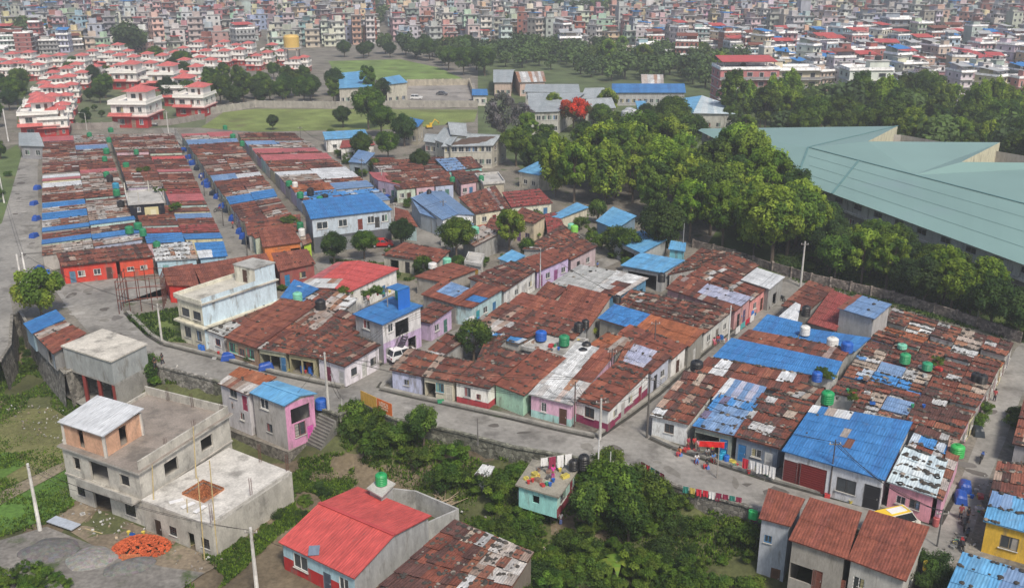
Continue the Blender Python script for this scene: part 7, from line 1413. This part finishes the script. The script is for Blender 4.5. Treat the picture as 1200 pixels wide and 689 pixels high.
car(472, 421, rad(218), 'white sport utility car parked in the lane by the purple house', (.72, .72, .72))
car(448, 289, rad(185), 'bright red car parked at the grey balcony block', (.5, .02, .02), 'hatch')
a_ = car(1044, 622, rad(200), 'white and yellow van standing beside the pink house', (.72, .7, .62), 'van', cat='van', name='parked_van')
mb = MB(); mb.box(-1.5, 2.2, -.62, .62, 2.14, 2.2, (.75, .5, .03)); mb.box(-1.2, .6, -.4, .4, 2.2, 2.25, (.75, .73, .7)); mb.build('roof_panel', M_paintcar, a_)
car(183, 147, rad(90), 'grey car inside the villa carport', (.25, .26, .28), 'hatch'); car(488, 117, rad(180), 'white car alone in the parking lot', (.7, .7, .7)); car(518, 112, rad(170), 'dark car parked before the white wall of the parking lot', (.1, .1, .11), 'hatch')
def motorbike(px, py, rz, label, col, z=0.02):
    root = empty('motorbike', P(px, py, z), rz); tag(root, label, 'motorbike', 'parked motorbikes')
    if label is None: later(root, '%s motorbike parked in the lanes between the houses' % ('red' if col[0] > .2 else 'blue' if col[2] > .2 else 'black'))
    for x in (-.65, .65):
        mb = MB(); n = 16; 
        for k in range(n): t0, t1 = 2 * math.pi * k / n, 2 * math.pi * (k + 1) / n; mb.bar((x + math.cos(t0) * .28, 0, .3 + math.sin(t0) * .28), (x + math.cos(t1) * .28, 0, .3 + math.sin(t1) * .28), .09, .1, (.02, .02, .02))
        w = mb.build('wheel', M_plas, root); mb = MB()
        for k in range(5): t0 = 2 * math.pi * k / 5; mb.bar((x, 0, .3), (x + math.cos(t0) * .26, 0, .3 + math.sin(t0) * .26), .03, .03, (.5, .5, .5))
        mb.build('rim', M_metal, w)
    mb = MB(); mb.box(-.3, .25, -.12, .12, .3, .6, (.12, .12, .12)); mb.bar((-.65, 0, .3), (-.1, 0, .55), .06, .06, (.1, .1, .1)); mb.bar((.65, 0, .3), (.42, 0, .95), .07, .07, (.3, .3, .3)); mb.build('frame', M_metal, root)
    mb = MB(); mb.lathe((.2, 0, .62), [(.1, 0), (.2, .08), (.17, .2), (0, .24)], 10, col); mb.box(.3, .5, -.1, .1, .75, .95, col); mb.build('fuel_tank', M_paintcar, root); mb = MB(); mb.box(-.7, .1, -.13, .13, .72, .82, (.03, .03, .03)); mb.build('seat', M_plas, root)
    mb = MB(); mb.bar((.4, -.36, 1.0), (.4, .36, 1.0), .04, .04, (.2, .2, .2)); mb.build('handlebar', M_metal, root)
for x, y, a, l, c in ((1129, 618, 1.2, 'dark motorbike nearest the pink wall in the side street', (.05, .05, .06)), (1133, 630, 1.0, 'black motorbike in the middle of the side street group', (.03, .03, .05)), (1127, 642, 1.3, 'red-tanked motorbike nearest the yellow house steps', (.3, .03, .03)), (480, 297, .3, 'motorbike by the wall at the third lane end', (.08, .08, .08)), (483, 402, .9, 'motorbike in the car lane by the lilac wall', (.06, .06, .1))): motorbike(x, y, a, l, c)

# people: one continuous body grown from a skeleton, with clothes and hair over it
PPL = [((182, 431), 0, 'person in dark clothes walking down the road, left of the pair', (.03, .03, .035), (.04, .04, .05), 'walk', 200), ((191, 427), 0, 'person in black walking down the road, right of the pair', (.04, .04, .05), (.03, .03, .04), 'walk', 170), ((657, 616), LOW, 'person with white scarf and blue skirt on the turquoise house path', (.62, .6, .6), (.15, .2, .45), 'stand', 180),
 ((797, 534), 0, 'person in orange squatting at the left of the gathering', (.7, .22, .05), (.5, .06, .08), 'sit', 120), ((813, 527), 0, 'person in red standing under the red cloth', (.5, .04, .05), (.08, .05, .06), 'stand', 200), ((818, 530), 0, 'person in pink beside the one in red', (.6, .3, .34), (.1, .08, .1), 'stand', 160), ((816, 542), 0, 'person in white and blue sitting on the road edge', (.6, .6, .6), (.08, .18, .45), 'sit', 180), ((828, 535), 0, 'person in white shirt sitting near the green shirt', (.65, .64, .6), (.1, .1, .1), 'sit', 190), ((834, 534), 0, 'person in green shirt standing by the blue drums', (.2, .5, .08), (.05, .05, .1), 'stand', 180), ((829, 549), 0, 'person in red trousers bending nearest the road', (.05, .05, .07), (.55, .04, .05), 'sit', 100), ((835, 541), 0, 'person in blue shirt sitting behind the red trousers', (.05, .2, .5), (.1, .1, .1), 'sit', 200),
 ((806, 527), 0, 'person in maroon standing at the left post of the shop', (.3, .04, .07), (.2, .05, .06), 'stand', 210), ((836, 404), 0, 'person in pink sitting by the right-hand lane wall', (.6, .2, .3), (.5, .1, .15), 'sit', 200), ((841, 401), 0, 'person in red beside the one in pink on the lane', (.55, .06, .08), (.1, .1, .2), 'sit', 180), ((798, 420), 0, 'person in yellow-green and blue by the lane drums', (.5, .55, .1), (.05, .1, .4), 'stand', 180), ((775, 446), 0, 'person in dark clothes squatting at the lane edge', (.04, .04, .05), (.04, .04, .04), 'sit', 150), ((867, 380), 0, 'person in blue standing by the lane shops', (.1, .25, .5), (.1, .1, .12), 'stand', 180), ((852, 388), 0, 'person in black walking up the right-hand lane', (.04, .04, .05), (.08, .08, .1), 'walk', 0),
 ((700, 317), 0, 'person in blue far up the lamp post lane', (.1, .2, .5), (.1, .1, .1), 'stand', 120), ((648, 561), -.1, 'person in magenta on the cluttered turquoise house roof', (.6, .05, .3), (.5, .05, .25), 'stand', 180), ((275, 476), -.1, 'person in blue sitting on the white house balcony', (.1, .2, .4), (.1, .1, .1), 'sit', 180), ((432, 357), 2.9, 'person in pink on the flower terrace', (.6, .3, .35), (.1, .1, .1), 'stand', 200), ((1133, 611), 0, 'person in black by the parked motorbikes', (.04, .04, .05), (.05, .05, .07), 'stand', 200), ((1125, 608), 0, 'person in maroon by the parked motorbikes', (.25, .05, .06), (.05, .05, .07), 'stand', 160)]
for (q, z, lab, t_, b_, po, a) in PPL:
    sit = po == 'sit'; pr = person(P(q[0], q[1], z + .012), rad(a), lab, t_, b_, po, skirt='skirt' in lab, s=1.0)
    if sit and z == 0: mb = MB(); mb.box(-.2, .2, -.18, .14, 0, .3, R.choice([(.4, .3, .2), (.5, .05, .05), (.1, .2, .5)])); st_ = mb.build('stool', M_plas, loc=P(q[0], q[1], .012)); st_.rotation_euler = (0, 0, rad(a)); later(tag(st_, None, 'stool', 'low stools'), 'low stool under a sitting person by the road')

for i, (x, y) in enumerate([(236, 212), (256, 248), (273, 268), (215, 180), (398, 198), (425, 222), (482, 268), (535, 402), (610, 358), (820, 432), (900, 362), (915, 352), (1165, 470), (1150, 540)]):
    if i % 2: motorbike(x, y, R.uniform(0, 3), None, R.choice([(.3, .03, .03), (.03, .03, .04), (.05, .1, .3)]))
    else: tp = R.choice([((.5, .1, .1), 'red'), ((.1, .2, .5), 'blue'), ((.6, .6, .6), 'white'), ((.05, .05, .06), 'black')]); later(person(P(x, y, .02), R.uniform(0, 6), None, tp[0], (.06, .06, .09), 'walk' if i % 4 else 'stand'), 'person in a %s top in the lanes between the houses' % tp[1])
# hung laundry, drums, tarpaulins
def laundry(a, b, cols, label, drop=.9, n=None, g='hung laundry'):
    d = b - a; n = n or len(cols); root = empty('clothesline', a); tag(root, label, 'laundry', g)
    mb = MB(); mb.cyl((0, 0, 0), d, .015, n=4, col=(.3, .3, .3), caps=False); mb.build('line', M_metal, root); u = V((d.x, d.y, 0)).normalized(); nn = V((-u.y, u.x, 0))
    for i in range(n):
        c = cols[i % len(cols)]; p0 = d * ((i + .08) / n); p1 = d * ((i + .92) / n); mb = MB(); h = drop * R.uniform(.75, 1.15); k = 5; pv = None
        for s in range(k + 1):
            t = s / k; q = lerp(p0, p1, t); w = nn * (.07 * math.sin(s * 2.2 + i)); e = (q, q - V((0, 0, h * R.uniform(.92, 1.05))) + w)
            if pv: mb.face([pv[0], e[0], e[1], pv[1]], c)
            pv = e
        mb.build('cloth', M_cloth, root)
CW, CR, CB, CG, CM = (.7, .7, .7), (.5, .03, .05), (.03, .03, .04), (.04, .22, .18), (.25, .03, .07)
laundry(P(633, 537, 1.6), P(671, 531, 1.7), [CW, CM, CW, CW], 'white sheets drying on a line above the turquoise house roof', 1.3)
laundry(P(751, 540, .9), P(779, 556, .6), [CM, CR, CG, CB, CM], 'string of dark red and green clothes along the road rail')
laundry(P(800, 569, .9), P(870, 583, .8), [CG, (.5, .4, .1), CR, CR, CW, CM, CM, CG, CM], 'long string of wet clothes over the retaining wall')
laundry(P(870, 536, 1.8), P(910, 548, 1.8), [CR, CW, CW, CW, CW], 'white sheets hung before the dotted rust roof', 1.3)
laundry(P(817, 516, 2.4), P(852, 518, 2.6), [(.65, .02, .02)], 'bright red cloth slung over the gathering', .9)
laundry(P(543, 374, 1.8), P(556, 369, 1.9), [(.5, .62, .7), CW], 'pale blue cloth hanging at the lane mouth', 1.6); laundry(P(633, 345, 1.5), P(660, 330, 1.6), [CR, CW, (.5, .2, .4), CW, CB], 'clothes drying along the lilac-walled houses')
laundry(P(862, 385, 1.7), P(885, 366, 1.8), [CW, (.1, .4, .4), CR, CW], 'clothes hung along the right-hand lane shops'); laundry(P(940, 632, .5), P(956, 637, .5), [CB, (.4, .05, .3), CM, (.2, .05, .3)], 'purple and black clothes in the middle rust-red house')
laundry(P(368, 296, 3.9) , P(372, 297, 3.9), [CW], 'x') if 0 else None
laundry(P(880, 600, .5), P(896, 606, .4), [CM, (.1, .3, .1)], 'two garments at the end of the road rail')
drumc = [(.02, .13, .5), (.03, .16, .5), (.02, .3, .5)]
def drum(px, py, z, col, where_, r=.3, h=.9):
    p = P(px, py, z); root = empty('drum', p); mb = MB(); mb.lathe((0, 0, 0), [(0, 0), (r * .9, 0), (r, .06), (r, h * .32), (r * .95, h * .35), (r, h * .38), (r, h * .66), (r * .95, h * .69), (r, h * .72), (r, h * .95), (r * .85, h), (0, h)], 12, col); mb.build('body', M_plas, root); mb = MB(); mb.cyl((0, 0, h), (0, 0, h + .05), r * .6, n=10, col=tuple(x * .6 for x in col)); mb.build('lid', M_plas, root)
    tag(root, None, 'drum', 'plastic drums'); later(root, 'blue plastic drum ' + where_ if col[0] < .06 and col[2] > .3 else 'coloured plastic drum ' + where_)
for x, y, z, w_ in [(235, 411, 0, 'at the pale blue house front'), (238, 412, 0, 'at the pale blue house front'), (355, 436, 0, 'on the porch of the olive house'), (364, 437, 0, 'on the porch of the olive house'), (499, 457, 0, 'at the open porch house'), (487, 401, 0, 'by the purple house door'), (490, 399, 0, 'by the purple house door'), (844, 540, 0, 'in the shop row by the crowd'), (851, 542, 0, 'in the shop row by the crowd'), (847, 537, 0, 'in the shop row by the crowd'), (931, 563, 0, 'between the maroon shutters'), (984, 583, 0, 'under the barred window'), (990, 585, 0, 'under the barred window'), (780, 437, 0, 'by the lane wall'), (796, 428, 0, 'by the lane wall'), (672, 572, -2.8, 'beside the turquoise house'), (876, 372, 0, 'by the lane shops'), (881, 371, 0, 'by the lane shops'), (845, 400, 0, 'by the lane shops'), (546, 383, 0, 'at the blue shop front'), (560, 378, 0, 'at the blue shop front'), (139, 466, LOW + .12, 'under the grey block'), (146, 464, LOW + .12, 'under the grey block'), (515, 384, 0, 'by the car lane'), (57, 322, 0, 'at the left corner house'), (47, 318, 0, 'at the left road')]: drum(x, y, z + .012, R.choice(drumc), w_)
for x, y, z, c in [(517, 388, 0, (.55, .04, .03)), (362, 432, 0, (.6, .15, .03)), (792, 430, 0, (.7, .55, .05)), (1085, 668, 0, (.7, .5, .05)), (1096, 616, 0, (.4, .1, .1)), (880, 607, .0, (.03, .4, .12)), (884, 608, .0, (.03, .45, .12)), (66, 325, 0, (.02, .3, .1))]: drum(x, y, z + .012, c, 'by a house front')
def tarp(px, py, rz, lx, ly, h, col, where_, z=0.012):
    p = P(px, py, z); mb = MB(); n = 10; g = {}
    for i in range(n + 1):
        for j in range(n + 1):
            x, y = -1 + 2 * i / n, -1 + 2 * j / n; e = max(abs(x), abs(y)); k = max(0, 1 - e ** 3) ** .5; zz = h * k * (.8 + .2 * noise.noise(V((x * 1.1, y * 1.1, px * .37)))) + .02
            g[i, j] = V((x * lx * (1 + .06 * noise.noise(V((x * 3, y * 3, px)))), y * ly, zz))
    for i in range(n):
        for j in range(n): mb.face([g[i, j], g[i + 1, j], g[i + 1, j + 1], g[i, j + 1]], col)
    o = mb.build('covered_cart', M_plas, loc=p); o.rotation_euler = (0, 0, rz); tag(o, None, 'covered cart', 'tarpaulin covered carts'); later(o, 'cart or goods under %s tarpaulin %s' % ('blue' if col[2] > .2 else 'black', where_))
TB = (.015, .07, .33)
for x, y, a, w_ in [(312, 432, .3, 'at the main road edge'), (268, 421, .2, 'before the green windows'), (1131, 573, 1.2, 'on the right street'), (1126, 586, 1.2, 'on the right street'), (1146, 508, 1.3, 'on the right street')]: tarp(x, y, a, 1.0, .6, 1.15, TB if y != 508 else (.03, .04, .05), w_)
for i, (x, y) in enumerate([(206, 172), (214, 178), (226, 193), (233, 199), (242, 216), (245, 219), (252, 228), (257, 232), (263, 243), (268, 248), (284, 273), (288, 279), (291, 285), (222, 186), (452, 234), (459, 237), (239, 208), (275, 258)]): tarp(x, y, 1.0, 1.2, .7, 1.4, TB if i % 3 else (.02, .03, .05), 'along the lanes between the strips')
for i, (x, y) in enumerate([(44, 222), (40, 278), (46, 318), (43, 258), (40, 240)]): tarp(x, y, 1.4, .9, .6, 1.2, TB, 'beside the wide left road')

# orange and ochre hoarding at the junction
r_ = empty('hoarding', P(440, 481, 0)); tag(r_, 'orange and ochre hoarding with pale lettering at the road junction', 'hoarding'); o = r_.location
a, m_, b = P(423, 473, 0) - o, P(442, 482, 0) - o, P(460, 490, 0) - o
for q0, q1, c, nm in ((a, m_, (.55, .33, .07), 'ochre_panel'), (m_, b, (.62, .15, .03), 'orange_panel')):
    d = q1 - q0; mb = MB(); mb.bar(q0 + V((0, 0, .95)) + d * .02, q1 + V((0, 0, .95)) - d * .02, .06, 1.7, c)
    for k in range(1, 6): mb.bar(q0 + d * (k / 6) + V((0, -.04, .12)), q0 + d * (k / 6) + V((0, -.04, 1.78)), .05, .05, tuple(x * .7 for x in c))
    mb.build(nm, M_paint, r_)
d = (b - m_); L_ = d.length; u = d.normalized(); nn = V((u.y, -u.x, 0)); mb = MB()
for row, (z_, n_) in enumerate(((1.45, 5), (1.12, 8), (.75, 7))):
    for k in range(n_):
        s0 = L_ * (.2 + .6 * k / n_) ; w_ = L_ * .6 / n_ * .7; c0 = m_ + u * s0 + nn * .08 + V((0, 0, z_)); hh = .11 if row else .13
        mb.obox(c0, u * (w_ * .12), nn * .008, V((0, 0, hh)), (.8, .75, .6)); mb.obox(c0 + u * (w_ * .4) + V((0, 0, hh * (.8 if k % 2 else -.8))), u * (w_ * .35), nn * .006, V((0, 0, hh * .18)), (.8, .75, .6))
        if k % 3: mb.obox(c0 + u * (w_ * .8), u * (w_ * .1), nn * .007, V((0, 0, hh)), (.8, .75, .6))
mb.build('lettering', M_paint, r_)
# rusty scaffold frame in the plot
r_ = empty('scaffold', P(178, 372, 0)); tag(r_, 'rusty open steel scaffold frame beside the green plot', 'scaffold'); o = r_.location
cs = [P(*q, 0) - o for q in ((140, 368), (192, 362), (196, 350), (150, 352))]; RC = (.16, .055, .04)
for i in range(4):
    for k in range(4):
        p = lerp(cs[i], cs[(i + 1) % 4], k / 4); mb = MB(); mb.cyl(p, p + V((0, 0, 5.2)), .06, n=5, col=RC); mb.build('upright', M_metal, r_)
    for z_ in (2.0, 3.8, 5.0): mb = MB(); mb.cyl(cs[i] + V((0, 0, z_)), cs[(i + 1) % 4] + V((0, 0, z_)), .05, n=5, col=RC); mb.build('rail', M_metal, r_)
# blue tower over the purple house
r_, L, h, o = shell('roof_tower', 'small vivid blue tower with tank alcove on the purple house', [(452, 337), (466, 341), (480, 337), (466, 333)], 8.6, 5.7, 'tower')
walls(r_, [L[1] * .5, L[1], L[2], L[2] * .5], 0, h, {}, (.02, .14, .5), M_paint); mb = MB(); sheets(mb, L[0] + V((0, 0, h)), L[1] + V((0, 0, h)), L[2] + V((0, 0, h + .15)), L[3] + V((0, 0, h + .15)), 'blue', .8, 3, .05); mb.build('roof', M_tin, r_)
for p in (L[0] * .9, L[3] * .9): mb = MB(); mb.box(-.06, .06, -.06, .06, 0, h, (.3, .3, .3), at=(p.x, p.y, 0)); mb.build('post', M_metal, r_)
# outside stairs and railing of the purple house; balcony rail of the grey block
def steps(a, b, w, label, n=12, col=(.3, .3, .3)):
    root = empty('outside_stairs', a); tag(root, label, 'stairs'); d = b - a; h = V((d.x, d.y, 0)).normalized(); s = V((-h.y, h.x, 0)) * w / 2
    for i in range(n): p = d * ((i + .5) / n); mb = MB(); mb.obox(p, h * (V((d.x, d.y, 0)).length / n / 2 + .03), s, V((0, 0, .04)), col); mb.build('step', M_metal, root)
    mb = MB(); mb.bar(s, d + s, .05, .18, col); mb.bar(-s, d - s, .05, .18, col); mb.bar(s + V((0, 0, .9)), d + s + V((0, 0, .9)), .04, .04, col)
    for i in range(0, n + 1, 2): mb.bar(s + d * (i / n), s + d * (i / n) + V((0, 0, .9)), .03, .03, col)
    mb.build('railing', M_metal, root)
steps(P(459, 428, 0), P(476, 417, 0) + V((0, 0, 2.9)), .8, 'dark metal stairs climbing the purple house beside the white car', col=(.08, .07, .09))
a, b = P(366, 289, 0), P(459, 279, 0); u = (b - a).normalized(); nn = V((u.y, -u.x, 0)); r_ = empty('balcony', V((a.x, a.y, 3.1))); tag(r_, 'long railed balcony along the upper floor of the grey balcony block', 'balcony'); L_ = (b - a).length
mb = MB(); mb.obox(u * (L_ / 2) + nn * .5, u * (L_ / 2), nn * .75, V((0, 0, .12)), (.45, .45, .45)); mb.build('deck', M_conc, r_); mb = MB()
k = 0.0
while k < L_: mb.bar(u * k + nn * 1.2 + V((0, 0, .1)), u * k + nn * 1.2 + V((0, 0, 1.1)), .04, .04, (.55, .55, .55)); k += .45
mb.bar(nn * 1.2 + V((0, 0, 1.1)), u * L_ + nn * 1.2 + V((0, 0, 1.1)), .06, .06, (.55, .55, .55)); mb.build('railing', M_metal, r_)
# garden poles
for i, (a, b) in enumerate((((188, 468), (208, 428)), ((222, 480), (242, 437)))):
    p0, p1 = P(*a, LOW + .2), P(*b, 0.2); mb = MB(); mb.cyl((0, 0, 0), p1 - p0, .09, n=6, col=(.6, .58, .53)); o = mb.build('leaning_post', M_conc, loc=p0); tag(o, ('left' if i == 0 else 'right') + ' one of two pale posts leaning in the plot by the road', 'post')
H('tiny tin hut roof among the garden plants', [(556, 556), (573, 560), (580, 551), (566, 548)], -1.6, zb=LOW, pal='tin', wc=GREY, wt=.4, messy=1, name='hut', cat='hut')
# yellow digger by the cream house
r_ = empty('excavator', P(503, 151, 0), .3); r_.scale = (.6, .6, .6); tag(r_, 'small yellow excavator with raised arm beside the cream house', 'excavator'); YL = (.65, .42, .03)
for s in (-1, 1): mb = MB(); mb.box(-1.6, 1.6, s * 1.1 - .25, s * 1.1 + .25, 0, .7, (.05, .05, .05)); mb.build('track', M_plas, r_)
mb = MB(); mb.box(-1.5, 1.2, -1.1, 1.1, .75, 1.7, YL); mb.build('body', M_paint, r_); mb = MB(); mb.box(.1, 1.2, -1, .0, 1.7, 2.9, YL); mb.box(.2, 1.22, -.9, -.1, 1.95, 2.7, (.03, .03, .03)); mb.build('cab', M_paint, r_)
mb = MB(); mb.bar((1, .4, 1.6), (3.0, .4, 4.4), .35, .4, YL); mb.bar((3, .4, 4.4), (4.8, .4, 3.0), .28, .3, YL); mb.build('arm', M_paint, r_); mb = MB(); mb.box(4.5, 5.2, 0, .8, 2.1, 3.0, (.3, .2, .03)); mb.build('bucket', M_paint, r_)
# clutter on the turquoise roof and terraces
def clutter(label, pts, z, n, rad_, seed):
    r = random.Random(seed)
    for i in range(n):
        q = r.choice(pts); p = P(q[0] + r.uniform(-rad_, rad_), q[1] + r.uniform(-rad_, rad_) * .5, z); mb = MB(); c = r.choice([(.02, .12, .45), (.5, .5, .48), (.3, .2, .15), (.04, .3, .15), (.5, .05, .05), (.12, .12, .12), (.6, .5, .1), (.25, .25, .24)])
        if r.random() < .5: mb.lathe((0, 0, 0), [(.13, 0), (.2, .35), (.21, .36), (.17, .34), (.1, .05)], 9, c); o = mb.build('bucket', M_plas, loc=p); cat = 'bucket'
        else: s = r.uniform(.2, .45); mb.box(-s, s, -s * .6, s * .6, 0, s * .8, c, rz=r.uniform(0, 3)); mb.box(-s * .9, s * .9, -s * .5, s * .5, s * .8, s * .85, tuple(x * .6 for x in c), rz=r.uniform(0, 3)); o = mb.build('crate', M_plas, loc=p); cat = 'crate'
        nm = 'blue' if c[2] > .3 and c[0] < .1 else 'red' if c[0] > .4 and c[1] < .1 else 'yellow' if c[2] < .12 and c[0] > .5 else 'green' if c[1] > .25 and c[0] < .1 else 'dull grey' if abs(c[0] - c[1]) < .03 else 'brown'
        tag(o, None, cat, 'clutter'); later(o, '%s %s %s' % (nm, cat, label))
clutter('on the turquoise house roof', [(625, 562), (640, 565), (655, 555), (638, 550)], -.15, 26, 9, 1); clutter('on the cluttered tank terrace', [(625, 403), (645, 407), (670, 400)], 2.5, 18, 12, 2); clutter('on the flower terrace', [(410, 352), (432, 350), (450, 344)], 2.8, 10, 8, 3)
clutter('by the shops and the crowd', [(810, 528), (830, 532), (860, 545), (880, 552), (900, 560)], .012, 16, 6, 4); clutter('along the right-hand lane', [(800, 425), (845, 398), (880, 368), (860, 385)], .012, 14, 5, 5); clutter('at the main road porches', [(340, 432), (365, 438), (480, 460), (250, 417), (970, 578), (1000, 588), (520, 470)], .012, 18, 7, 6); clutter('in the packed quarter', [(1000, 470), (1090, 440), (1060, 480), (1020, 450)], 3.2, 18, 25, 7); clutter('beside the yellow house street', [(1120, 640), (1150, 600), (1110, 660), (1145, 580)], .012, 16, 8, 8)
clutter('on the unfinished house floor', [(160, 620), (200, 640), (110, 600)], LOW + .12, 8, 15, 9)

# roof weights: the 300 that show largest as individuals, the rest as one mass
WEIGHTS.sort(key=lambda t: pix(t[0])[2]); print('WEIGHTS', len(WEIGHTS))
ws = []
for i in range(5):
    mb = MB(); r = random.Random(i); k = 7
    if i < 3:
        c = [(.055, .05, .045), (.085, .075, .065), (.24, .21, .18)][i]; pr = [(0, -.1), (.2, -.08), (.27 * r.uniform(.8, 1.1), .02), (.18, .12), (0, .16)]; mb.lathe((0, 0, 0), pr, k, c); mb.v = [(x * (1 + .3 * noise.noise(V((x * 4, y * 4, i)))) * 1.25, y, z * (1 + .4 * noise.noise(V((x * 5, z * 4, i + 3))))) for x, y, z in mb.v]
    elif i == 3: mb.box(-.7, .7, -.07, .07, -.1, .03, (.14, .09, .06))
    else:
        for q in range(12): t0, t1 = q / 12 * 6.283, (q + 1) / 12 * 6.283; mb.bar((.27 * math.cos(t0), .27 * math.sin(t0), 0), (.27 * math.cos(t1), .27 * math.sin(t1), 0), .13, .13, (.02, .02, .02))
    ws.append(mb)
wo = [m.build(['stone', 'stone', 'stone', 'timber', 'tyre'][i], M_heap, link=False) for i, m in enumerate(ws)]
WL = ['dark', 'brownish', 'pale']; r = random.Random(3)
def kindof(t): return 0 if t < .58 else 1 if t < .85 else 2 if t < .92 else 3 if t < .98 else 4
for p, t in WEIGHTS[:295]:
    i = kindof(t); o = wo[i].copy(); COL.objects.link(o); o.location = p; o.rotation_euler = (0, 0, r.uniform(0, 6.28)); s = r.uniform(.4, .85); o.scale = (s, s, s); px_, py_, _ = pix(p)
    zone = 'in the front row blocks' if px_ < 745 else 'in the right block' if py_ < 590 and px_ < 1150 else 'at the lower right'
    if py_ > 600 and px_ < 700: zone = 'on the bottom scrap shed'
    tag(o, None, ['stone', 'stone', 'stone', 'timber', 'tyre'][i], ['dark roof stones', 'brown roof stones', 'pale roof stones', 'roof timbers', 'roof tyres'][i])
    later(o, ['dark stone on rusty roof', 'brownish stone on rusty roof', 'pale stone on rusty roof', 'short timber across rusty roof', 'old tyre on rusty roof'][i] + ' ' + zone)
mb = MB()
for p, t in WEIGHTS[295:]:
    m = ws[kindof(t)]; a = r.uniform(0, 6.28); s = r.uniform(.4, .9); ca2, sa2 = math.cos(a) * s, math.sin(a) * s; b0 = len(mb.v)
    mb.v += [(p.x + x * ca2 - y * sa2, p.y + x * sa2 + y * ca2, p.z + z * s) for x, y, z in m.v]; mb.f += [tuple(k + b0 for k in f) for f in m.f]; mb.c += m.c; mb.m += m.m; mb.uv += m.uv
o = mb.build('roof_weights', M_heap); tag(o, 'stones, timbers and tyres strewn over the farther rusty roofs', 'roof weights', kind='stuff')

for k, pr in PROTO.items():
    if not pr[1]:
        for c in list(pr[0].children): bpy.data.objects.remove(c)
        bpy.data.objects.remove(pr[0])
for pr in cityp:
    if not pr[1]:
        for c in list(pr[0].children): bpy.data.objects.remove(c)
        bpy.data.objects.remove(pr[0])
# ---------------------------------------------------------------- the air
mb = MB(); mb.box(-1400, 1400, -40, 1480, LOW - 3, CH + 20)
hz_ = bpy.data.materials.new('haze'); hz_.use_nodes = True; t = hz_.node_tree; t.nodes.remove(t.nodes['Principled BSDF']); pv = t.nodes.new('ShaderNodeVolumePrincipled')
pv.inputs['Color'].default_value = (.93, .96, 1.0, 1); pv.inputs['Density'].default_value = HAZE; pv.inputs['Anisotropy'].default_value = .2; t.links.new(pv.outputs[0], t.nodes['Material Output'].inputs['Volume'])
if HAZE: o = mb.build('haze', hz_); tag(o, kind='stuff')
settle()
